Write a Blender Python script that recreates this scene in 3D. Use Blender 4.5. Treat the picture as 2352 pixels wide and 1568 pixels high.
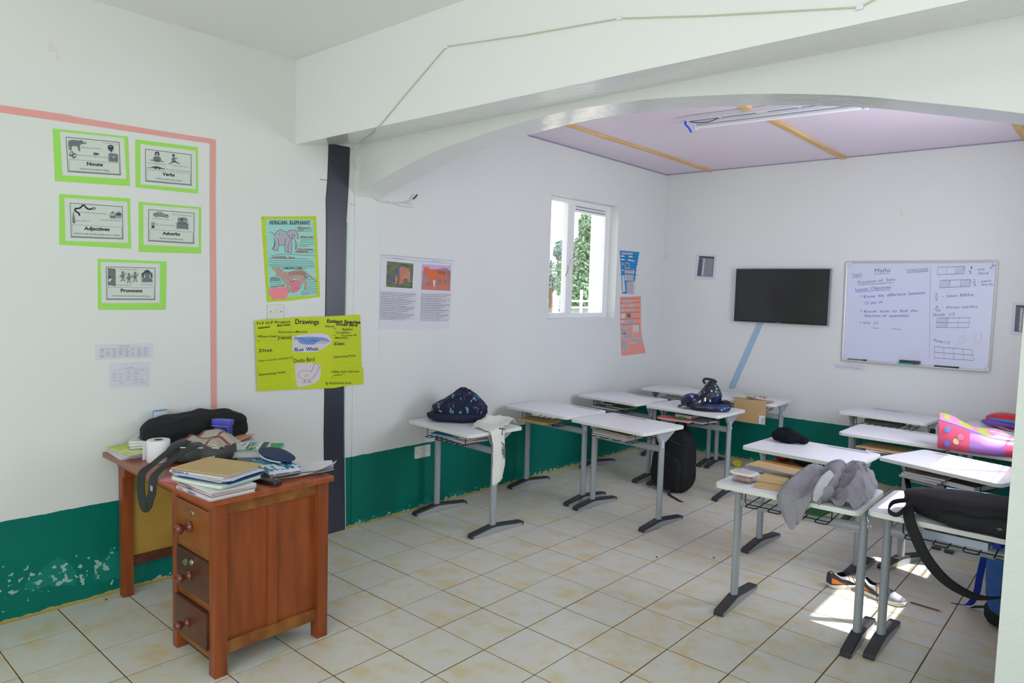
import bpy, bmesh, math, random
import numpy as np
from mathutils import Vector, Matrix, Euler, noise

for o in list(bpy.data.objects):
    bpy.data.objects.remove(o, do_unlink=True)
SC = bpy.context.scene
COL = SC.collection
R = math.radians
random.seed(7)

# ------------------------------------------------------------------ camera
cam = bpy.data.cameras.new('camera')
cam.sensor_width = 36.0
cam.lens = 24.769
cam.clip_start = 0.05
cam_o = bpy.data.objects.new('camera', cam)
cam_o.location = (3.90295, -2.27064, 1.63201)
cam_o.rotation_euler = (1.5000966, -0.0287331, 0.7260157)
COL.objects.link(cam_o)
SC.camera = cam_o

# ------------------------------------------------------------------ sky, sun, daylight through the openings, added near fill, exposure
W = bpy.data.worlds.new('sky')
SC.world = W
W.use_nodes = True
bg = W.node_tree.nodes['Background']
bg.inputs[0].default_value = (0.86, 0.93, 1.0, 1)
bg.inputs[1].default_value = 1.9

sun = bpy.data.lights.new('sun', 'SUN')
sun.energy = 9.0
sun.angle = R(0.6)
sun.color = (1.0, 0.97, 0.92)
sun_o = bpy.data.objects.new('sun', sun)
sun_o.rotation_euler = Vector((-1.0, -0.70, -2.06)).to_track_quat('-Z', 'Y').to_euler()
COL.objects.link(sun_o)

def daylight(name, loc, target, sx, sy, power, color):
    l = bpy.data.lights.new(name, 'AREA')
    l.shape = 'RECTANGLE'
    l.size = sx
    l.size_y = sy
    l.energy = power
    l.color = color
    o = bpy.data.objects.new(name, l)
    o.location = loc
    o.rotation_euler = (Vector(target) - Vector(loc)).to_track_quat('-Z', 'Z').to_euler()
    COL.objects.link(o)
    return o

daylight('daylight_far_window', (3.70, 2.5, 1.94), (0.0, 2.5, 2.5), 1.8, 1.0, 46, (0.83, 0.86, 1.0))
daylight('daylight_entrance', (3.2, -4.4, 1.5), (1.6, 0.3, 2.7), 3.0, 2.2, 60, (0.925, 1.0, 1.0))
daylight('added_near_fill', (5.35, -2.4, 1.7), (0.0, -0.6, 2.5), 2.2, 1.2, 21, (0.92, 1.0, 0.985))  # added fill lamp, set at an unseen opening made up for it

SC.view_settings.view_transform = 'Standard'
SC.view_settings.look = 'None'
SC.view_settings.gamma = 1.0
SC.view_settings.use_curve_mapping = False
SC.view_settings.exposure = -0.07

# ------------------------------------------------------------------ helpers
def lin(c):
    out = []
    for v in c[:3]:
        v = v / 255.0
        out.append(v / 12.92 if v <= 0.04045 else ((v + 0.055) / 1.055) ** 2.4)
    return tuple(out) + (1.0,)

MATS = {}
def mat(name, rgb, rough=0.6, spec=0.4, rgb2=None, nscale=8.0, lo=0.35, hi=0.65, bump=0.0, bscale=60.0,
        metal=0.0, stretch=None, coat=0.0, coords='Object'):
    if name in MATS:
        return MATS[name]
    m = bpy.data.materials.new(name)
    m.use_nodes = True
    nt = m.node_tree
    b = nt.nodes['Principled BSDF']
    b.inputs['Base Color'].default_value = lin(rgb)
    b.inputs['Roughness'].default_value = rough
    b.inputs['Specular IOR Level'].default_value = spec
    b.inputs['Metallic'].default_value = metal
    b.inputs['Coat Weight'].default_value = coat
    tc = mp = None
    if rgb2 is not None or bump > 0:
        tc = nt.nodes.new('ShaderNodeTexCoord')
        mp = nt.nodes.new('ShaderNodeMapping')
        nt.links.new(tc.outputs[coords], mp.inputs['Vector'])
        if stretch:
            mp.inputs['Scale'].default_value = stretch
    if rgb2 is not None:
        n = nt.nodes.new('ShaderNodeTexNoise')
        n.inputs['Scale'].default_value = nscale
        n.inputs['Detail'].default_value = 5
        nt.links.new(mp.outputs[0], n.inputs['Vector'])
        r = nt.nodes.new('ShaderNodeValToRGB')
        r.color_ramp.elements[0].position = lo
        r.color_ramp.elements[0].color = lin(rgb)
        r.color_ramp.elements[1].position = hi
        r.color_ramp.elements[1].color = lin(rgb2)
        nt.links.new(n.outputs['Fac'], r.inputs[0])
        nt.links.new(r.outputs[0], b.inputs['Base Color'])
    if bump > 0:
        n2 = nt.nodes.new('ShaderNodeTexNoise')
        n2.inputs['Scale'].default_value = bscale
        n2.inputs['Detail'].default_value = 4
        nt.links.new(mp.outputs[0], n2.inputs['Vector'])
        bp = nt.nodes.new('ShaderNodeBump')
        bp.inputs['Strength'].default_value = bump
        bp.inputs['Distance'].default_value = 0.01
        nt.links.new(n2.outputs['Fac'], bp.inputs['Height'])
        nt.links.new(bp.outputs[0], b.inputs['Normal'])
    MATS[name] = m
    return m

class MB:
    """collects shapes in one bmesh and links them as one mesh object"""
    def __init__(self):
        self.bm = bmesh.new()
    def box(self, c, s, rot=None, mi=0):
        M = Matrix.Translation(c)
        if rot is not None:
            M = M @ Euler(rot).to_matrix().to_4x4()
        M = M @ Matrix.Diagonal((s[0], s[1], s[2], 1))
        r = bmesh.ops.create_cube(self.bm, size=1.0, matrix=M)
        if mi:
            for f in {f for v in r['verts'] for f in v.link_faces}:
                f.material_index = mi
        return self
    def span(self, a, b, mi=0):
        return self.box([(a[i] + b[i]) / 2 for i in range(3)], [abs(b[i] - a[i]) for i in range(3)], mi=mi)
    def tube(self, pts, r, n=8, closed=False, ry=None, up=(0, 0, 1)):
        pts = [Vector(p) for p in pts]
        rings = []
        N = len(pts)
        for i, p in enumerate(pts):
            if closed:
                t = pts[(i + 1) % N] - pts[i - 1]
            else:
                t = pts[min(i + 1, N - 1)] - pts[max(i - 1, 0)]
            t.normalize()
            u = Vector(up)
            if abs(t.dot(u)) > 0.95:
                u = Vector((1, 0, 0)) if abs(t.x) < 0.9 else Vector((0, 1, 0))
            s = t.cross(u).normalized()
            w = s.cross(t).normalized()
            rr = r[i] if isinstance(r, (list, tuple)) else r
            rb = (ry if ry is not None else rr)
            rings.append([self.bm.verts.new(p + s * (math.cos(2 * math.pi * k / n) * rr) + w * (math.sin(2 * math.pi * k / n) * rb)) for k in range(n)])
        for i in range(N if closed else N - 1):
            a, b = rings[i], rings[(i + 1) % N]
            for k in range(n):
                self.bm.faces.new((a[k], a[(k + 1) % n], b[(k + 1) % n], b[k]))
        if not closed:
            self.bm.faces.new(rings[0][::-1])
            self.bm.faces.new(rings[-1])
        return self
    def lathe(self, prof, n=20, M=None):
        M = M or Matrix.Identity(4)
        rings = []
        for (r, z) in prof:
            if r < 1e-6:
                rings.append([self.bm.verts.new(M @ Vector((0, 0, z)))])
            else:
                rings.append([self.bm.verts.new(M @ Vector((r * math.cos(2 * math.pi * k / n), r * math.sin(2 * math.pi * k / n), z))) for k in range(n)])
        for a, b in zip(rings, rings[1:]):
            for k in range(n):
                if len(a) == 1 and len(b) == 1:
                    continue
                if len(a) == 1:
                    self.bm.faces.new((a[0], b[(k + 1) % n], b[k]))
                elif len(b) == 1:
                    self.bm.faces.new((a[k], a[(k + 1) % n], b[0]))
                else:
                    self.bm.faces.new((a[k], a[(k + 1) % n], b[(k + 1) % n], b[k]))
        return self
    def prism(self, poly, a, b, axis='z', mi=0):
        """poly: 2-D outline; extruded from a to b along the axis"""
        def P(u, v, w):
            return {'z': (u, v, w), 'x': (w, u, v), 'y': (u, w, v)}[axis]
        lo = [self.bm.verts.new(P(u, v, a)) for u, v in poly]
        hi = [self.bm.verts.new(P(u, v, b)) for u, v in poly]
        n = len(poly)
        fs = [self.bm.faces.new(lo[::-1]), self.bm.faces.new(hi)]
        for i in range(n):
            fs.append(self.bm.faces.new((lo[i], lo[(i + 1) % n], hi[(i + 1) % n], hi[i])))
        for f in fs:
            f.material_index = mi
        return self
    def grid(self, P, mi=0, thick=0.0):
        """P: rows of 3-D points, a sheet; thick gives it a back"""
        m, n = len(P), len(P[0])
        V = [[self.bm.verts.new(p) for p in row] for row in P]
        fs = []
        for i in range(m - 1):
            for j in range(n - 1):
                f = self.bm.faces.new((V[i][j], V[i][j + 1], V[i + 1][j + 1], V[i + 1][j]))
                f.material_index = mi
                fs.append(f)
        if thick:
            # a back layer, offset along the averaged normals, and a rim
            Q = [[Vector(p) for p in row] for row in P]
            B = []
            for i in range(m):
                r = []
                for j in range(n):
                    du = Q[min(i + 1, m - 1)][j] - Q[max(i - 1, 0)][j]
                    dv = Q[i][min(j + 1, n - 1)] - Q[i][max(j - 1, 0)]
                    nn = du.cross(dv)
                    nn = nn.normalized() if nn.length > 1e-12 else Vector((0, 0, 1))
                    r.append(self.bm.verts.new(Q[i][j] - nn * thick))
                B.append(r)
            for i in range(m - 1):
                for j in range(n - 1):
                    self.bm.faces.new((B[i][j], B[i + 1][j], B[i + 1][j + 1], B[i][j + 1])).material_index = mi
            rim = [(i, 0) for i in range(m)] + [(m - 1, j) for j in range(1, n)] + [(i, n - 1) for i in range(m - 2, -1, -1)] + [(0, j) for j in range(n - 2, 0, -1)]
            for (a, b), (c, d) in zip(rim, rim[1:] + rim[:1]):
                self.bm.faces.new((V[a][b], V[c][d], B[c][d], B[a][b])).material_index = mi
        return self
    def lump(self, c, r, p=2.5, sub=4, amp=0.0, sc=4.0, seed=0.0, rot=None, flat=0.0, fold=None):
        """a soft, slightly creased body: superellipsoid with noise; flat squashes its underside"""
        res = bmesh.ops.create_icosphere(self.bm, subdivisions=sub, radius=1.0)
        M = Matrix.Translation(c)
        if rot is not None:
            M = M @ Euler(rot).to_matrix().to_4x4()
        for v in res['verts']:
            d = v.co.normalized()
            k = (abs(d.x) ** p + abs(d.y) ** p + abs(d.z) ** p) ** (-1.0 / p)
            q = d * k
            w = Vector((q.x * r[0], q.y * r[1], q.z * r[2]))
            if amp:
                s = Vector((seed, seed * 1.7, seed * 0.3))
                a = noise.noise(w * sc + s) * 0.65 + abs(noise.noise(w * sc * 2.3 - s)) * 0.5 - 0.15
                w += d * a * amp
            if flat and w.z < -r[2] * flat:
                w.z = -r[2] * flat
            if fold:
                w = fold(w)
            v.co = M @ w
        return self
    def build(self, name, m, parent=None, smooth=True, bevel=0.0, seg=2, angle=40, loc=None):
        bm = self.bm
        bmesh.ops.recalc_face_normals(bm, faces=bm.faces)
        if bevel:
            es = [e for e in bm.edges if len(e.link_faces) == 2 and e.calc_face_angle(0) > R(30)]
            bmesh.ops.bevel(bm, geom=es, offset=bevel, segments=seg, profile=0.6, affect='EDGES', clamp_overlap=True)
        me = bpy.data.meshes.new(name)
        bm.to_mesh(me)
        bm.free()
        for x in (m if isinstance(m, (list, tuple)) else [m]):
            me.materials.append(x)
        if smooth:
            me.polygons.foreach_set('use_smooth', [True] * len(me.polygons))
            try:
                me.set_sharp_from_angle(angle=R(angle))
            except Exception:
                pass
        o = bpy.data.objects.new(name, me)
        COL.objects.link(o)
        if parent is not None:
            o.parent = parent
        if loc is not None:
            o.location = loc
        return o

def tag(o, label=None, cat=None, group=None, kind=None):
    if label: o['label'] = label
    if cat: o['category'] = cat
    if group: o['group'] = group
    if kind: o['kind'] = kind
    return o

def thing(name, label, cat, loc=(0, 0, 0), rz=0.0, group=None):
    o = bpy.data.objects.new(name, None)
    o.empty_display_size = 0.05
    o.location = loc
    o.rotation_euler = (0, 0, R(rz))
    COL.objects.link(o)
    return tag(o, label, cat, group)

def copy_tree(o, parent=None):
    c = o.copy()
    COL.objects.link(c)
    if parent is not None:
        c.parent = parent
    for ch in list(o.children):
        copy_tree(ch, c)
    return c

def structure(name, mb, m, parent=None, **kw):
    o = mb.build(name, m, parent, **kw)
    if parent is None:
        o['kind'] = 'structure'
    return o

def crom(P, n=6, closed=False):
    """smooth curve through the points"""
    P = [Vector(p) for p in P]
    out = []
    N = len(P)
    for i in range(N if closed else N - 1):
        p0 = P[(i - 1) % N] if closed or i > 0 else P[0]
        p1, p2 = P[i], P[(i + 1) % N]
        p3 = P[(i + 2) % N] if closed or i + 2 < N else P[-1]
        for k in range(n):
            t = k / n
            out.append(0.5 * ((2 * p1) + (p2 - p0) * t + (2 * p0 - 5 * p1 + 4 * p2 - p3) * t * t + (3 * p1 - p0 - 3 * p2 + p3) * t ** 3))
    if not closed:
        out.append(P[-1])
    return out

def rrect(w, d, r, n=5):
    out = []
    for cx, cy, a0 in ((w / 2 - r, d / 2 - r, 0), (-w / 2 + r, d / 2 - r, 90), (-w / 2 + r, -d / 2 + r, 180), (w / 2 - r, -d / 2 + r, 270)):
        for k in range(n + 1):
            a = R(a0 + 90 * k / n)
            out.append((cx + r * math.cos(a), cy + r * math.sin(a)))
    return out

def ribbon(mb, pts, width, thick, side):
    """flat strap along pts; side = direction of its width (one vector or one per point)"""
    rows = []
    pts = [Vector(p) for p in pts]
    for i, p in enumerate(pts):
        s = Vector(side[i] if isinstance(side, list) else side).normalized() * (width / 2)
        rows.append([p - s, p, p + s])
    mb.grid(rows, thick=thick)

# -------------------------------------------------- flat print: writing and drawings as thin shapes on a sheet
GLYPH = {}
def glyphs(s, bold=0.0):
    key = (s, bold)
    if key not in GLYPH:
        cu = bpy.data.curves.new('text', 'FONT')
        cu.body = s
        cu.size = 1.0
        cu.resolution_u = 2
        cu.offset = bold
        ob = bpy.data.objects.new('text', cu)
        me = ob.to_mesh()
        vs = [(v.co.x, v.co.y) for v in me.vertices]
        fs = [tuple(p.vertices) for p in me.polygons]
        ob.to_mesh_clear()
        bpy.data.objects.remove(ob)
        bpy.data.curves.remove(cu)
        GLYPH[key] = (vs, fs)
    return GLYPH[key]

def homography(src, dst):
    A = []
    for (x, y), (u, v) in zip(src, dst):
        A.append([x, y, 1, 0, 0, 0, -u * x, -u * y, -u])
        A.append([0, 0, 0, x, y, 1, -v * x, -v * y, -v])
    _, _, Vt = np.linalg.svd(np.array(A, float))
    return Vt[-1].reshape(3, 3)

class Sheet:
    """a flat sheet with print on it. src: drawing-space corners, dst: the same corners on the surface (metres);
    place(a, b, d) gives the 3-D point at surface coordinates a, b and height d above the surface"""
    def __init__(self, src, dst, place, base=0.002):
        self.H = homography(src, dst)
        self.place = place
        self.base = base
        self.lay = {}
        self.dst = dst
        self.ctr = Vector(place(sum(d[0] for d in dst) / len(dst), sum(d[1] for d in dst) / len(dst), 0))
    def to(self, x, y):
        w = self.H @ np.array([x, y, 1.0])
        return float(w[0] / w[2]), float(w[1] / w[2])
    def L(self, part, m):
        key = (part, m.name)
        if key not in self.lay:
            self.lay[key] = (m, [], [], len(self.lay) + 1)
        return self.lay[key]
    def poly(self, part, m, pts, smooth=0):
        if smooth:
            pts = [(p.x, p.y) for p in crom([(x, y, 0) for x, y in pts], smooth, True)]
        _, V, F, _ = self.L(part, m)
        i = len(V)
        V.extend(self.to(x, y) for x, y in pts)
        F.append(tuple(range(i, i + len(pts))))
        return self
    def ell(self, part, m, cx, cy, rx, ry, n=16, a0=0.0):
        c, s = math.cos(a0), math.sin(a0)
        return self.poly(part, m, [(cx + rx * math.cos(t) * c - ry * math.sin(t) * s, cy + rx * math.cos(t) * s + ry * math.sin(t) * c)
                                   for t in [2 * math.pi * k / n for k in range(n)]])
    def line(self, part, m, pts, w, smooth=0, closed=False):
        if smooth:
            pts = [(p.x, p.y) for p in crom([(x, y, 0) for x, y in pts], smooth, closed)]
        if closed:
            pts = list(pts) + [pts[0]]
        _, V, F, _ = self.L(part, m)
        for (x0, y0), (x1, y1) in zip(pts, pts[1:]):
            d = math.hypot(x1 - x0, y1 - y0)
            if d < 1e-6:
                continue
            nx, ny = -(y1 - y0) / d * w / 2, (x1 - x0) / d * w / 2
            ex, ey = (x1 - x0) / d * w * 0.3, (y1 - y0) / d * w * 0.3
            i = len(V)
            V.extend(self.to(*p) for p in ((x0 - ex + nx, y0 - ey + ny), (x1 + ex + nx, y1 + ey + ny), (x1 + ex - nx, y1 + ey - ny), (x0 - ex - nx, y0 - ey - ny)))
            F.append((i, i + 1, i + 2, i + 3))
        return self
    def text(self, part, m, s, x, y, h, x2=None, y2=None, bold=0.0, shear=0.0):
        """baseline from (x, y) to (x2, y2); h = capital height"""
        vs, fs = glyphs(s, bold)
        if not vs:
            return self
        w = max(v[0] for v in vs) - min(v[0] for v in vs)
        if x2 is None:
            x2, y2 = x + w * h / 0.7, y
        if y2 is None:
            y2 = y
        dx, dy = (x2 - x), (y2 - y)
        L = math.hypot(dx, dy)
        ux, uy = dx / L, dy / L
        sx = L / w
        _, V, F, _ = self.L(part, m)
        i = len(V)
        for (a, b) in vs:
            a = (a + shear * b) * sx
            b = b * h / 0.7
            V.append(self.to(x + ux * a + uy * b, y + uy * a - ux * b))
        F.extend(tuple(i + k for k in f) for f in fs)
        return self
    def scrawl(self, part, m, x0, y0, x1, y1, h, seed=0, w=None):
        """illegible small handwriting: broken wavy dashes"""
        rnd = random.Random(seed)
        L = math.hypot(x1 - x0, y1 - y0)
        t = 0.0
        while t < 1:
            e = min(1.0, t + rnd.uniform(1.5, 4.5) * h / L)
            k = max(2, int((e - t) * L / (h * 0.45)))
            pts = []
            for q in range(k + 1):
                u = t + (e - t) * q / k
                pts.append((x0 + (x1 - x0) * u, y0 + (y1 - y0) * u + (rnd.random() - 0.5) * h))
            self.line(part, m, pts, w or h * 0.3)
            t = e + rnd.uniform(0.5, 1.2) * h / L
        return self
    def build(self, name, label, cat, m, outline=None, thick=0.0012, group=None, curl=None):
        pts = outline or None
        ab = [self.to(x, y) for x, y in pts] if pts else list(self.dst)
        mb = MB()
        f = lambda a, b, d: Vector(self.place(a, b, d + (curl(a, b) if curl else 0))) - self.ctr
        lo = [mb.bm.verts.new(f(a, b, self.base - thick)) for a, b in ab]
        hi = [mb.bm.verts.new(f(a, b, self.base)) for a, b in ab]
        n = len(ab)
        mb.bm.faces.new(lo[::-1])
        mb.bm.faces.new(hi)
        for i in range(n):
            mb.bm.faces.new((lo[i], lo[(i + 1) % n], hi[(i + 1) % n], hi[i]))
        root = mb.build(name, m, smooth=False)
        root.location = self.ctr
        tag(root, label, cat, group)
        self.parts(root, f)
        return root
    def parts(self, root, f=None):
        f = f or (lambda a, b, d: Vector(self.place(a, b, d)) - self.ctr)
        for (part, _), (mm, V, F, k) in self.lay.items():
            me = bpy.data.meshes.new(part)
            me.from_pydata([f(a, b, self.base + 0.0003 * k) for a, b in V], [], F)
            me.materials.append(mm)
            o = bpy.data.objects.new(part, me)
            COL.objects.link(o)
            o.parent = root
            if any(k in part for k in ('writing', 'rules', 'caption', 'print', 'marker', 'lettering', 'ink', 'lines', 'stripe', 'bands', 'outline', 'note', 'limbs', 'dodo', 'cut_out')) and len(F) > 1:
                o['kind'] = 'stuff'
        return root

on_left = lambda a, b, d: (d, a, b)             # a = y along the left wall, b = height
on_back = lambda a, b, d: (a, 4.59 - d, b)      # a = x along the back wall, b = height

# ------------------------------------------------------------------ materials of the setting
def wall_paint(name, white, flake=True):
    m = bpy.data.materials.new(name)
    m.use_nodes = True
    nt = m.node_tree
    N = nt.nodes.new
    Lk = nt.links.new
    b = nt.nodes['Principled BSDF']
    b.inputs['Roughness'].default_value = 0.42
    b.inputs['Specular IOR Level'].default_value = 0.22
    g = N('ShaderNodeNewGeometry')
    sx = N('ShaderNodeSeparateXYZ')
    Lk(g.outputs['Position'], sx.inputs[0])
    def noise_n(scale, detail=4):
        n = N('ShaderNodeTexNoise')
        n.inputs['Scale'].default_value = scale
        n.inputs['Detail'].default_value = detail
        Lk(g.outputs['Position'], n.inputs['Vector'])
        return n.outputs['Fac']
    def math_n(op, a, b2=None, c=None):
        n = N('ShaderNodeMath')
        n.operation = op
        for i, v in enumerate((a, b2, c)):
            if v is None: continue
            if isinstance(v, (int, float)): n.inputs[i].default_value = v
            else: Lk(v, n.inputs[i])
        return n.outputs[0]
    def mix(f, a, b2):
        n = N('ShaderNodeMix')
        n.data_type = 'RGBA'
        Lk(f, n.inputs[0])
        for i, v in ((6, a), (7, b2)):
            if isinstance(v, tuple): n.inputs[i].default_value = v
            else: Lk(v, n.inputs[i])
        return n.outputs[2]
    z = sx.outputs[2]
    # white paint with slow, faint unevenness and a few ochre scuffs
    wcol = mix(noise_n(0.9, 3), lin(white), lin(tuple(v - 9 for v in white)))
    sc = math_n('MULTIPLY', math_n('GREATER_THAN', noise_n(3.1, 6), 0.735), 0.35)
    wcol = mix(sc, wcol, lin((214, 205, 172)))
    # green dado below 0.49 m, uneven upper edge
    edge = math_n('ADD', math_n('MULTIPLY', noise_n(14.0, 2), 0.012), 0.484)
    isg = math_n('LESS_THAN', z, edge)
    gcol = mix(noise_n(5.0, 5), lin((0, 104, 90)), lin((0, 120, 106)))
    if flake:
        # flaking is worst on the stretch of wall by the teacher's desk; elsewhere it stays near the floor
        nearw = math_n('MULTIPLY', math_n('SUBTRACT', -0.55, sx.outputs[1]), 2.5)
        nc = N('ShaderNodeClamp'); Lk(nearw, nc.inputs[0]); nearw = nc.outputs[0]
        hi_ = math_n('SUBTRACT', 0.78, math_n('MULTIPLY', math_n('ABSOLUTE', math_n('SUBTRACT', z, 0.16)), 1.5))
        lo_ = math_n('SUBTRACT', 0.80, math_n('MULTIPLY', math_n('ABSOLUTE', math_n('SUBTRACT', z, 0.01)), 4.5))
        low = math_n('ADD', math_n('MULTIPLY', hi_, nearw), math_n('MULTIPLY', lo_, math_n('SUBTRACT', 1.0, nearw)))
        fl = math_n('MULTIPLY', math_n('GREATER_THAN', math_n('MULTIPLY', noise_n(27.0, 9), low), 0.425), 0.75)
        halo = math_n('MULTIPLY', math_n('GREATER_THAN', math_n('MULTIPLY', noise_n(4.0, 4), low), 0.375), 0.35)
        gcol = mix(halo, gcol, lin((40, 150, 135)))
        gcol = mix(fl, gcol, lin((175, 205, 195)))
    dirt = math_n('LESS_THAN', z, math_n('ADD', math_n('MULTIPLY', noise_n(22.0, 4), 0.035), -0.003))
    gcol = mix(math_n('MULTIPLY', dirt, 0.85), gcol, lin((190, 168, 95)))
    col = mix(isg, wcol, gcol)
    Lk(col, b.inputs['Base Color'])
    n = N('ShaderNodeTexNoise')
    n.inputs['Scale'].default_value = 30
    n.inputs['Detail'].default_value = 5
    Lk(g.outputs['Position'], n.inputs['Vector'])
    bp = N('ShaderNodeBump')
    bp.inputs['Strength'].default_value = 0.10
    bp.inputs['Distance'].default_value = 0.004
    Lk(n.outputs['Fac'], bp.inputs['Height'])
    Lk(bp.outputs[0], b.inputs['Normal'])
    return m

def glass_mat(name, tint=(1, 1, 1, 1), refl=0.10):
    m = bpy.data.materials.new(name)
    m.use_nodes = True
    nt = m.node_tree
    nt.nodes.remove(nt.nodes['Principled BSDF'])
    t = nt.nodes.new('ShaderNodeBsdfTransparent')
    t.inputs[0].default_value = tint
    g = nt.nodes.new('ShaderNodeBsdfGlossy')
    g.inputs['Roughness'].default_value = 0.02
    x = nt.nodes.new('ShaderNodeMixShader')
    x.inputs[0].default_value = refl
    nt.links.new(t.outputs[0], x.inputs[1])
    nt.links.new(g.outputs[0], x.inputs[2])
    nt.links.new(x.outputs[0], nt.nodes['Material Output'].inputs[0])
    return m

def tile_mat():
    m = bpy.data.materials.new('floor_tile_glaze')
    m.use_nodes = True
    nt = m.node_tree
    N = nt.nodes.new
    Lk = nt.links.new
    b = nt.nodes['Principled BSDF']
    b.inputs['Roughness'].default_value = 0.28
    b.inputs['Specular IOR Level'].default_value = 0.4
    tc = N('ShaderNodeTexCoord')
    oi = N('ShaderNodeObjectInfo')
    mp = N('ShaderNodeMapping')
    Lk(tc.outputs['Object'], mp.inputs['Vector'])
    cx = N('ShaderNodeCombineXYZ')
    mu = N('ShaderNodeMath'); mu.operation = 'MULTIPLY'; mu.inputs[1].default_value = 1.5
    Lk(oi.outputs['Random'], mu.inputs[0])
    Lk(mu.outputs[0], cx.inputs[2])
    Lk(cx.outputs[0], mp.inputs['Location'])
    n = N('ShaderNodeTexNoise')
    n.inputs['Scale'].default_value = 7.5
    n.inputs['Detail'].default_value = 6
    n.inputs['Roughness'].default_value = 0.62
    Lk(mp.outputs[0], n.inputs['Vector'])
    r = N('ShaderNodeValToRGB')
    e = r.color_ramp.elements
    e[0].position = 0.36; e[0].color = lin((217, 218, 213))
    e[1].position = 0.66; e[1].color = lin((215, 199, 162))
    q = e.new(0.5); q.color = lin((217, 214, 201))
    Lk(n.outputs['Fac'], r.inputs[0])
    # one pale wavy vein printed on each tile
    w = N('ShaderNodeTexNoise')
    w.inputs['Scale'].default_value = 5.0
    w.inputs['Detail'].default_value = 1
    Lk(tc.outputs['Object'], w.inputs['Vector'])
    sp = N('ShaderNodeSeparateXYZ')
    Lk(tc.outputs['Object'], sp.inputs[0])
    a = N('ShaderNodeMath'); a.operation = 'MULTIPLY_ADD'
    Lk(w.outputs['Fac'], a.inputs[0]); a.inputs[1].default_value = 0.22
    Lk(sp.outputs[0], a.inputs[2])
    d = N('ShaderNodeMath'); d.operation = 'SUBTRACT'
    Lk(a.outputs[0], d.inputs[0]); d.inputs[1].default_value = 0.10
    ab = N('ShaderNodeMath'); ab.operation = 'ABSOLUTE'
    Lk(d.outputs[0], ab.inputs[0])
    lt = N('ShaderNodeMath'); lt.operation = 'LESS_THAN'
    Lk(ab.outputs[0], lt.inputs[0]); lt.inputs[1].default_value = 0.0022
    yl = N('ShaderNodeMath'); yl.operation = 'ABSOLUTE'
    Lk(sp.outputs[1], yl.inputs[0])
    y2 = N('ShaderNodeMath'); y2.operation = 'LESS_THAN'
    Lk(yl.outputs[0], y2.inputs[0]); y2.inputs[1].default_value = 0.07
    vm = N('ShaderNodeMath'); vm.operation = 'MULTIPLY'
    Lk(lt.outputs[0], vm.inputs[0]); Lk(y2.outputs[0], vm.inputs[1])
    v2 = N('ShaderNodeMath'); v2.operation = 'MULTIPLY'
    Lk(vm.outputs[0], v2.inputs[0]); v2.inputs[1].default_value = 0.45
    mx = N('ShaderNodeMix'); mx.data_type = 'RGBA'
    Lk(v2.outputs[0], mx.inputs[0]); Lk(r.outputs[0], mx.inputs[6]); mx.inputs[7].default_value = lin((232, 234, 234))
    Lk(mx.outputs[2], b.inputs['Base Color'])
    return m

WALL = wall_paint('wall_paint', (226, 229, 228))
GLOSSW = mat('gloss_white_paint', (230, 233, 234), 0.16, 0.5, bump=0.25, bscale=14, coords='Object')
CEILW = mat('ceiling_white', (240, 243, 242), 0.5)
PLY = mat('ceiling_board_lilac_cast', (224, 213, 230), 0.38, 0.4, (228, 214, 228), 1.2)  # lilac cast of the light put into the board colour
PINE = mat('pine_batten', (226, 190, 130), 0.5, 0.3, (200, 160, 100), 30, stretch=(1, 0.05, 1))
GROUT = mat('grout', (134, 92, 58), 0.9, 0.1, (108, 78, 54), 6)
WHITEF = mat('white_frame_paint', (236, 237, 240), 0.35)
BLACKP = mat('black_strip_paint', (54, 58, 69), 0.32, 0.4, (46, 50, 61), 3, stretch=(1, 1, 0.4))
GLASS = glass_mat('window_glass', (1, 1, 1, 1), 0.06)
TILE = tile_mat()

# ------------------------------------------------------------------ room shell
floor = structure('floor', MB().span((-0.2, -4.6, -0.06), (5.6, 4.79, -0.0018)), GROUT)
xs = [0.003, 0.279 - 0.3 * 0 ] + [0.279 + 0.3 * k for k in range(1, 12)] + [3.75]
ys = [-1.8 + 0.3 * k for k in range(22)] + [4.588]
protos = {}
rt = random.Random(3)
for i in range(len(xs) - 1):
    for j in range(len(ys) - 1):
        w, d = xs[i + 1] - xs[i], ys[j + 1] - ys[j]
        key = (round(w, 3), round(d, 3))
        if key not in protos:
            protos[key] = MB().box((0, 0, -0.0035), (w - 0.0056, d - 0.0056, 0.007)).build('tile', TILE, bevel=0.0008, seg=1, smooth=False)
            t = protos[key]
        else:
            t = protos[key].copy()
            COL.objects.link(t)
        t.parent = floor
        t.location = ((xs[i] + xs[i + 1]) / 2 + rt.uniform(-1, 1) * 0.0006, (ys[j] + ys[j + 1]) / 2 + rt.uniform(-1, 1) * 0.0008, rt.uniform(-0.0004, 0.0002))
far = MB()
for i in range(-1, 20):
    for j in range(-16, 1):
        x0, y0 = -0.021 + 0.3 * i, 0.3 * j
        if x0 + 0.15 > 3.75 or y0 < -1.81:
            if x0 + 0.3 > 0 and x0 < 5.4 and y0 > -4.6:
                far.box((x0 + 0.15, y0 + 0.15, -0.0035), (0.2944, 0.2944, 0.007))
o = far.build('tile_field', TILE, floor, smooth=False)
o['kind'] = 'stuff'

def wall_with_hole(mb, x0, x1, y0, y1, z0, z1, holes):
    """wall slab along y (x0..x1 thick) with holes (ya, yb, za, zb) sorted along y"""
    y = y0
    for ya, yb, za, zb in holes:
        mb.span((x0, y, z0), (x1, ya, z1))
        mb.span((x0, ya, z0), (x1, yb, za)) if za > z0 else None
        mb.span((x0, ya, zb), (x1, yb, z1))
        y = yb
    mb.span((x0, y, z0), (x1, y1, z1))
    return mb

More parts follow.
